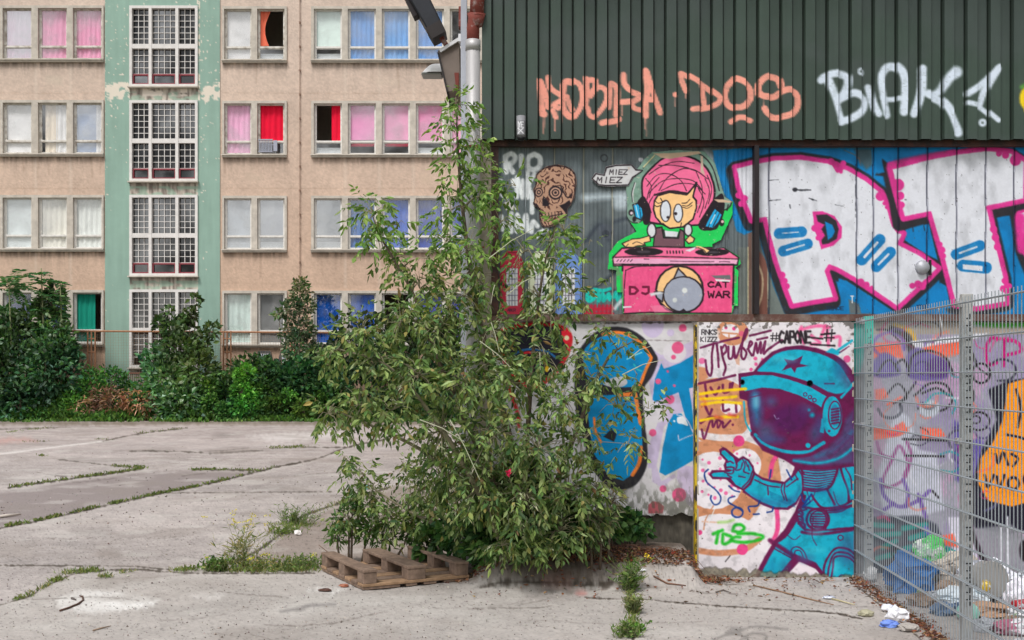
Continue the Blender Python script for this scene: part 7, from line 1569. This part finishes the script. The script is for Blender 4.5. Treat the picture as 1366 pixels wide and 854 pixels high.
clump('weed_clump', 350, 760, .42, .12, 150, [(132, 140, 78), (112, 136, 66), (164, 150, 96), (92, 118, 58)], [3, 3, 2, 2], 'wide tangle of grass and yellowing weeds between the herb clump and the pallet', 3, (214, 206, 70), 6)
clump('weed_clump', 402, 758, .24, .12, 110, PG, [3, 4, 2, 1], 'small green weeds touching the left side of the pallet', 13)
clump('grass_tuft', 395, 700, .18, .24, 80, PG, [3, 3, 2, .5], 'spiky grass tuft at the dirt edge behind the pallet', 4, width=(.005, .01))
clump('weed_clump', 382, 712, .2, .12, 70, [(132, 150, 72), (110, 136, 66)], [1, 1], 'yellow-green weeds just in front of the spiky grass tuft', 5)
clump('crack_weed', 840, 790, .045, .26, 70, PG, [3, 3, 3, 1], 'tall fine leaved weed at the top of the near crack', 6, (224, 200, 60), 2)
clump('crack_weed', 846, 818, .05, .14, 70, [(110, 122, 72), (134, 140, 92), (150, 140, 104), (92, 104, 60)], [3, 2, 2, 2], 'drier middle weed of the near crack', 7)
clump('crack_weed', 838, 850, .08, .12, 70, [(112, 138, 70), (150, 156, 110), (88, 118, 58)], [3, 2, 2], 'bushy weed at the bottom edge of the picture in the near crack', 8)
clump('crack_weed', 850, 842, .04, .07, 34, [(110, 160, 60), (92, 140, 56)], [1, 1], 'small fresh green sprig right of the bushy crack weed', 9, width=(.014, .022))
clump('marigold_plant', 582, 612, .25, .22, 60, [(104, 140, 64), (86, 118, 56)], [1, 1], 'small plant with vivid yellow blossoms seen through the tree', 10, (245, 200, 20), 14, width=(.02, .035))
# dead leaves and twigs (uncountable litter)
pts = []; 
for i in range(3300):
    t = RNG.random()
    if t < .55: px, py = RNG.uniform(720, 935), 740+RNG.normal()*13+(RNG.random() < .3)*10
    elif t < .8:
        u_ = RNG.random(); px, py = 1140+u_*120+RNG.normal()*5, 772+u_*88+RNG.normal()*5
    elif t < .9: px, py = RNG.uniform(600, 760), 764+RNG.normal()*7
    else: px, py = RNG.uniform(600, 1140), 768+abs(RNG.normal())*14
    q = gnd(px, py); x_, y_ = q[0], q[1]
    if y_ > 8.85: y_ = 8.85-RNG.random()*.2
    pts.append((x_, y_, zg(x_, y_)+.008+RNG.random()*.012))
P0 = np.array(pts); n = len(P0); d_ = RNG.normal(size=(n, 3)); d_[:, 2] *= .25
o = leaves(P0, d_, RNG.uniform(.015, .05, n), RNG.uniform(.006, .018, n), pick([(150, 106, 84), (118, 84, 70), (176, 140, 110), (96, 74, 64), (166, 92, 70)], [3, 3, 2, 3, 1], n), 'leaf_litter', None, fold=.6)
tag(o, 'scattered dead brown leaves and bits of twig at the wall foot and fence line', 'leaf litter', None, 'stuff')
tw = MB()
for i in range(70):
    px, py = RNG.uniform(740, 950), 745+RNG.normal()*12; q = gnd(px, py); x_ = q[0]; y_ = min(q[1], 8.82); a = RNG.uniform(0, 3.14); l_ = RNG.uniform(.05, .22)
    p = Vector((x_, y_, zg(x_, y_)+.012)); e = p+Vector((math.cos(a)*l_, math.sin(a)*l_*.5, 0)); e.y = min(e.y, 8.86); e.z = zg(e.x, e.y)+RNG.uniform(.01, .04)
    tw.tube([p, (p+e)/2+Vector((0, 0, .015)), e], [.003, .0028, .0015], 4)
tag(tw.build('twig_litter', mat('twig_litter', (112, 84, 70), .95)), 'thin dead twigs strewn over the dirt at the white wall foot', 'twigs', None, 'stuff')

# loose grit on the slabs (uncountable)
n = 3800; px = RNG.uniform(-40, 1150, n); py = 585+RNG.random(n)**.7*270
D_ = CH*F/(py-HZ); gx = (px-CX)/F*D_; gy = D_; ok = ~((gx > -.3) & (gy > 8.8)); gx = gx[ok]; gy = gy[ok]; n = len(gx)
gz = mound(gx, gy); r_ = RNG.uniform(.002, .0065, n)*np.where(RNG.random(n) < .02, 2.0, 1)*np.where(gy > 12, 2, 1)
ov = np.array([(1, 0, 0), (0, 1, 0), (-1, 0, 0), (0, -1, 0), (0, 0, 1), (0, 0, -1)], float)
V = np.stack([gx, gy, gz+r_*.4], -1)[:, None, :]+ov[None]*r_[:, None, None]*RNG.uniform(.5, 1.3, (n, 6, 1))
fc = np.array([(0, 1, 4), (1, 2, 4), (2, 3, 4), (3, 0, 4), (1, 0, 5), (2, 1, 5), (3, 2, 5), (0, 3, 5)])
Fq = (fc[None]+(np.arange(n)*6)[:, None, None]).reshape(-1, 3)
o = raw_mesh('grit', V.reshape(-1, 3), Fq, M_slab, None, np.repeat(lin_np(pick([(150, 142, 134), (110, 102, 96), (184, 178, 170), (96, 82, 72)], [3, 3, 2, 2], n)), 6, axis=0))
tag(o, 'loose grit and tiny stones scattered over the concrete', 'grit', None, 'stuff')
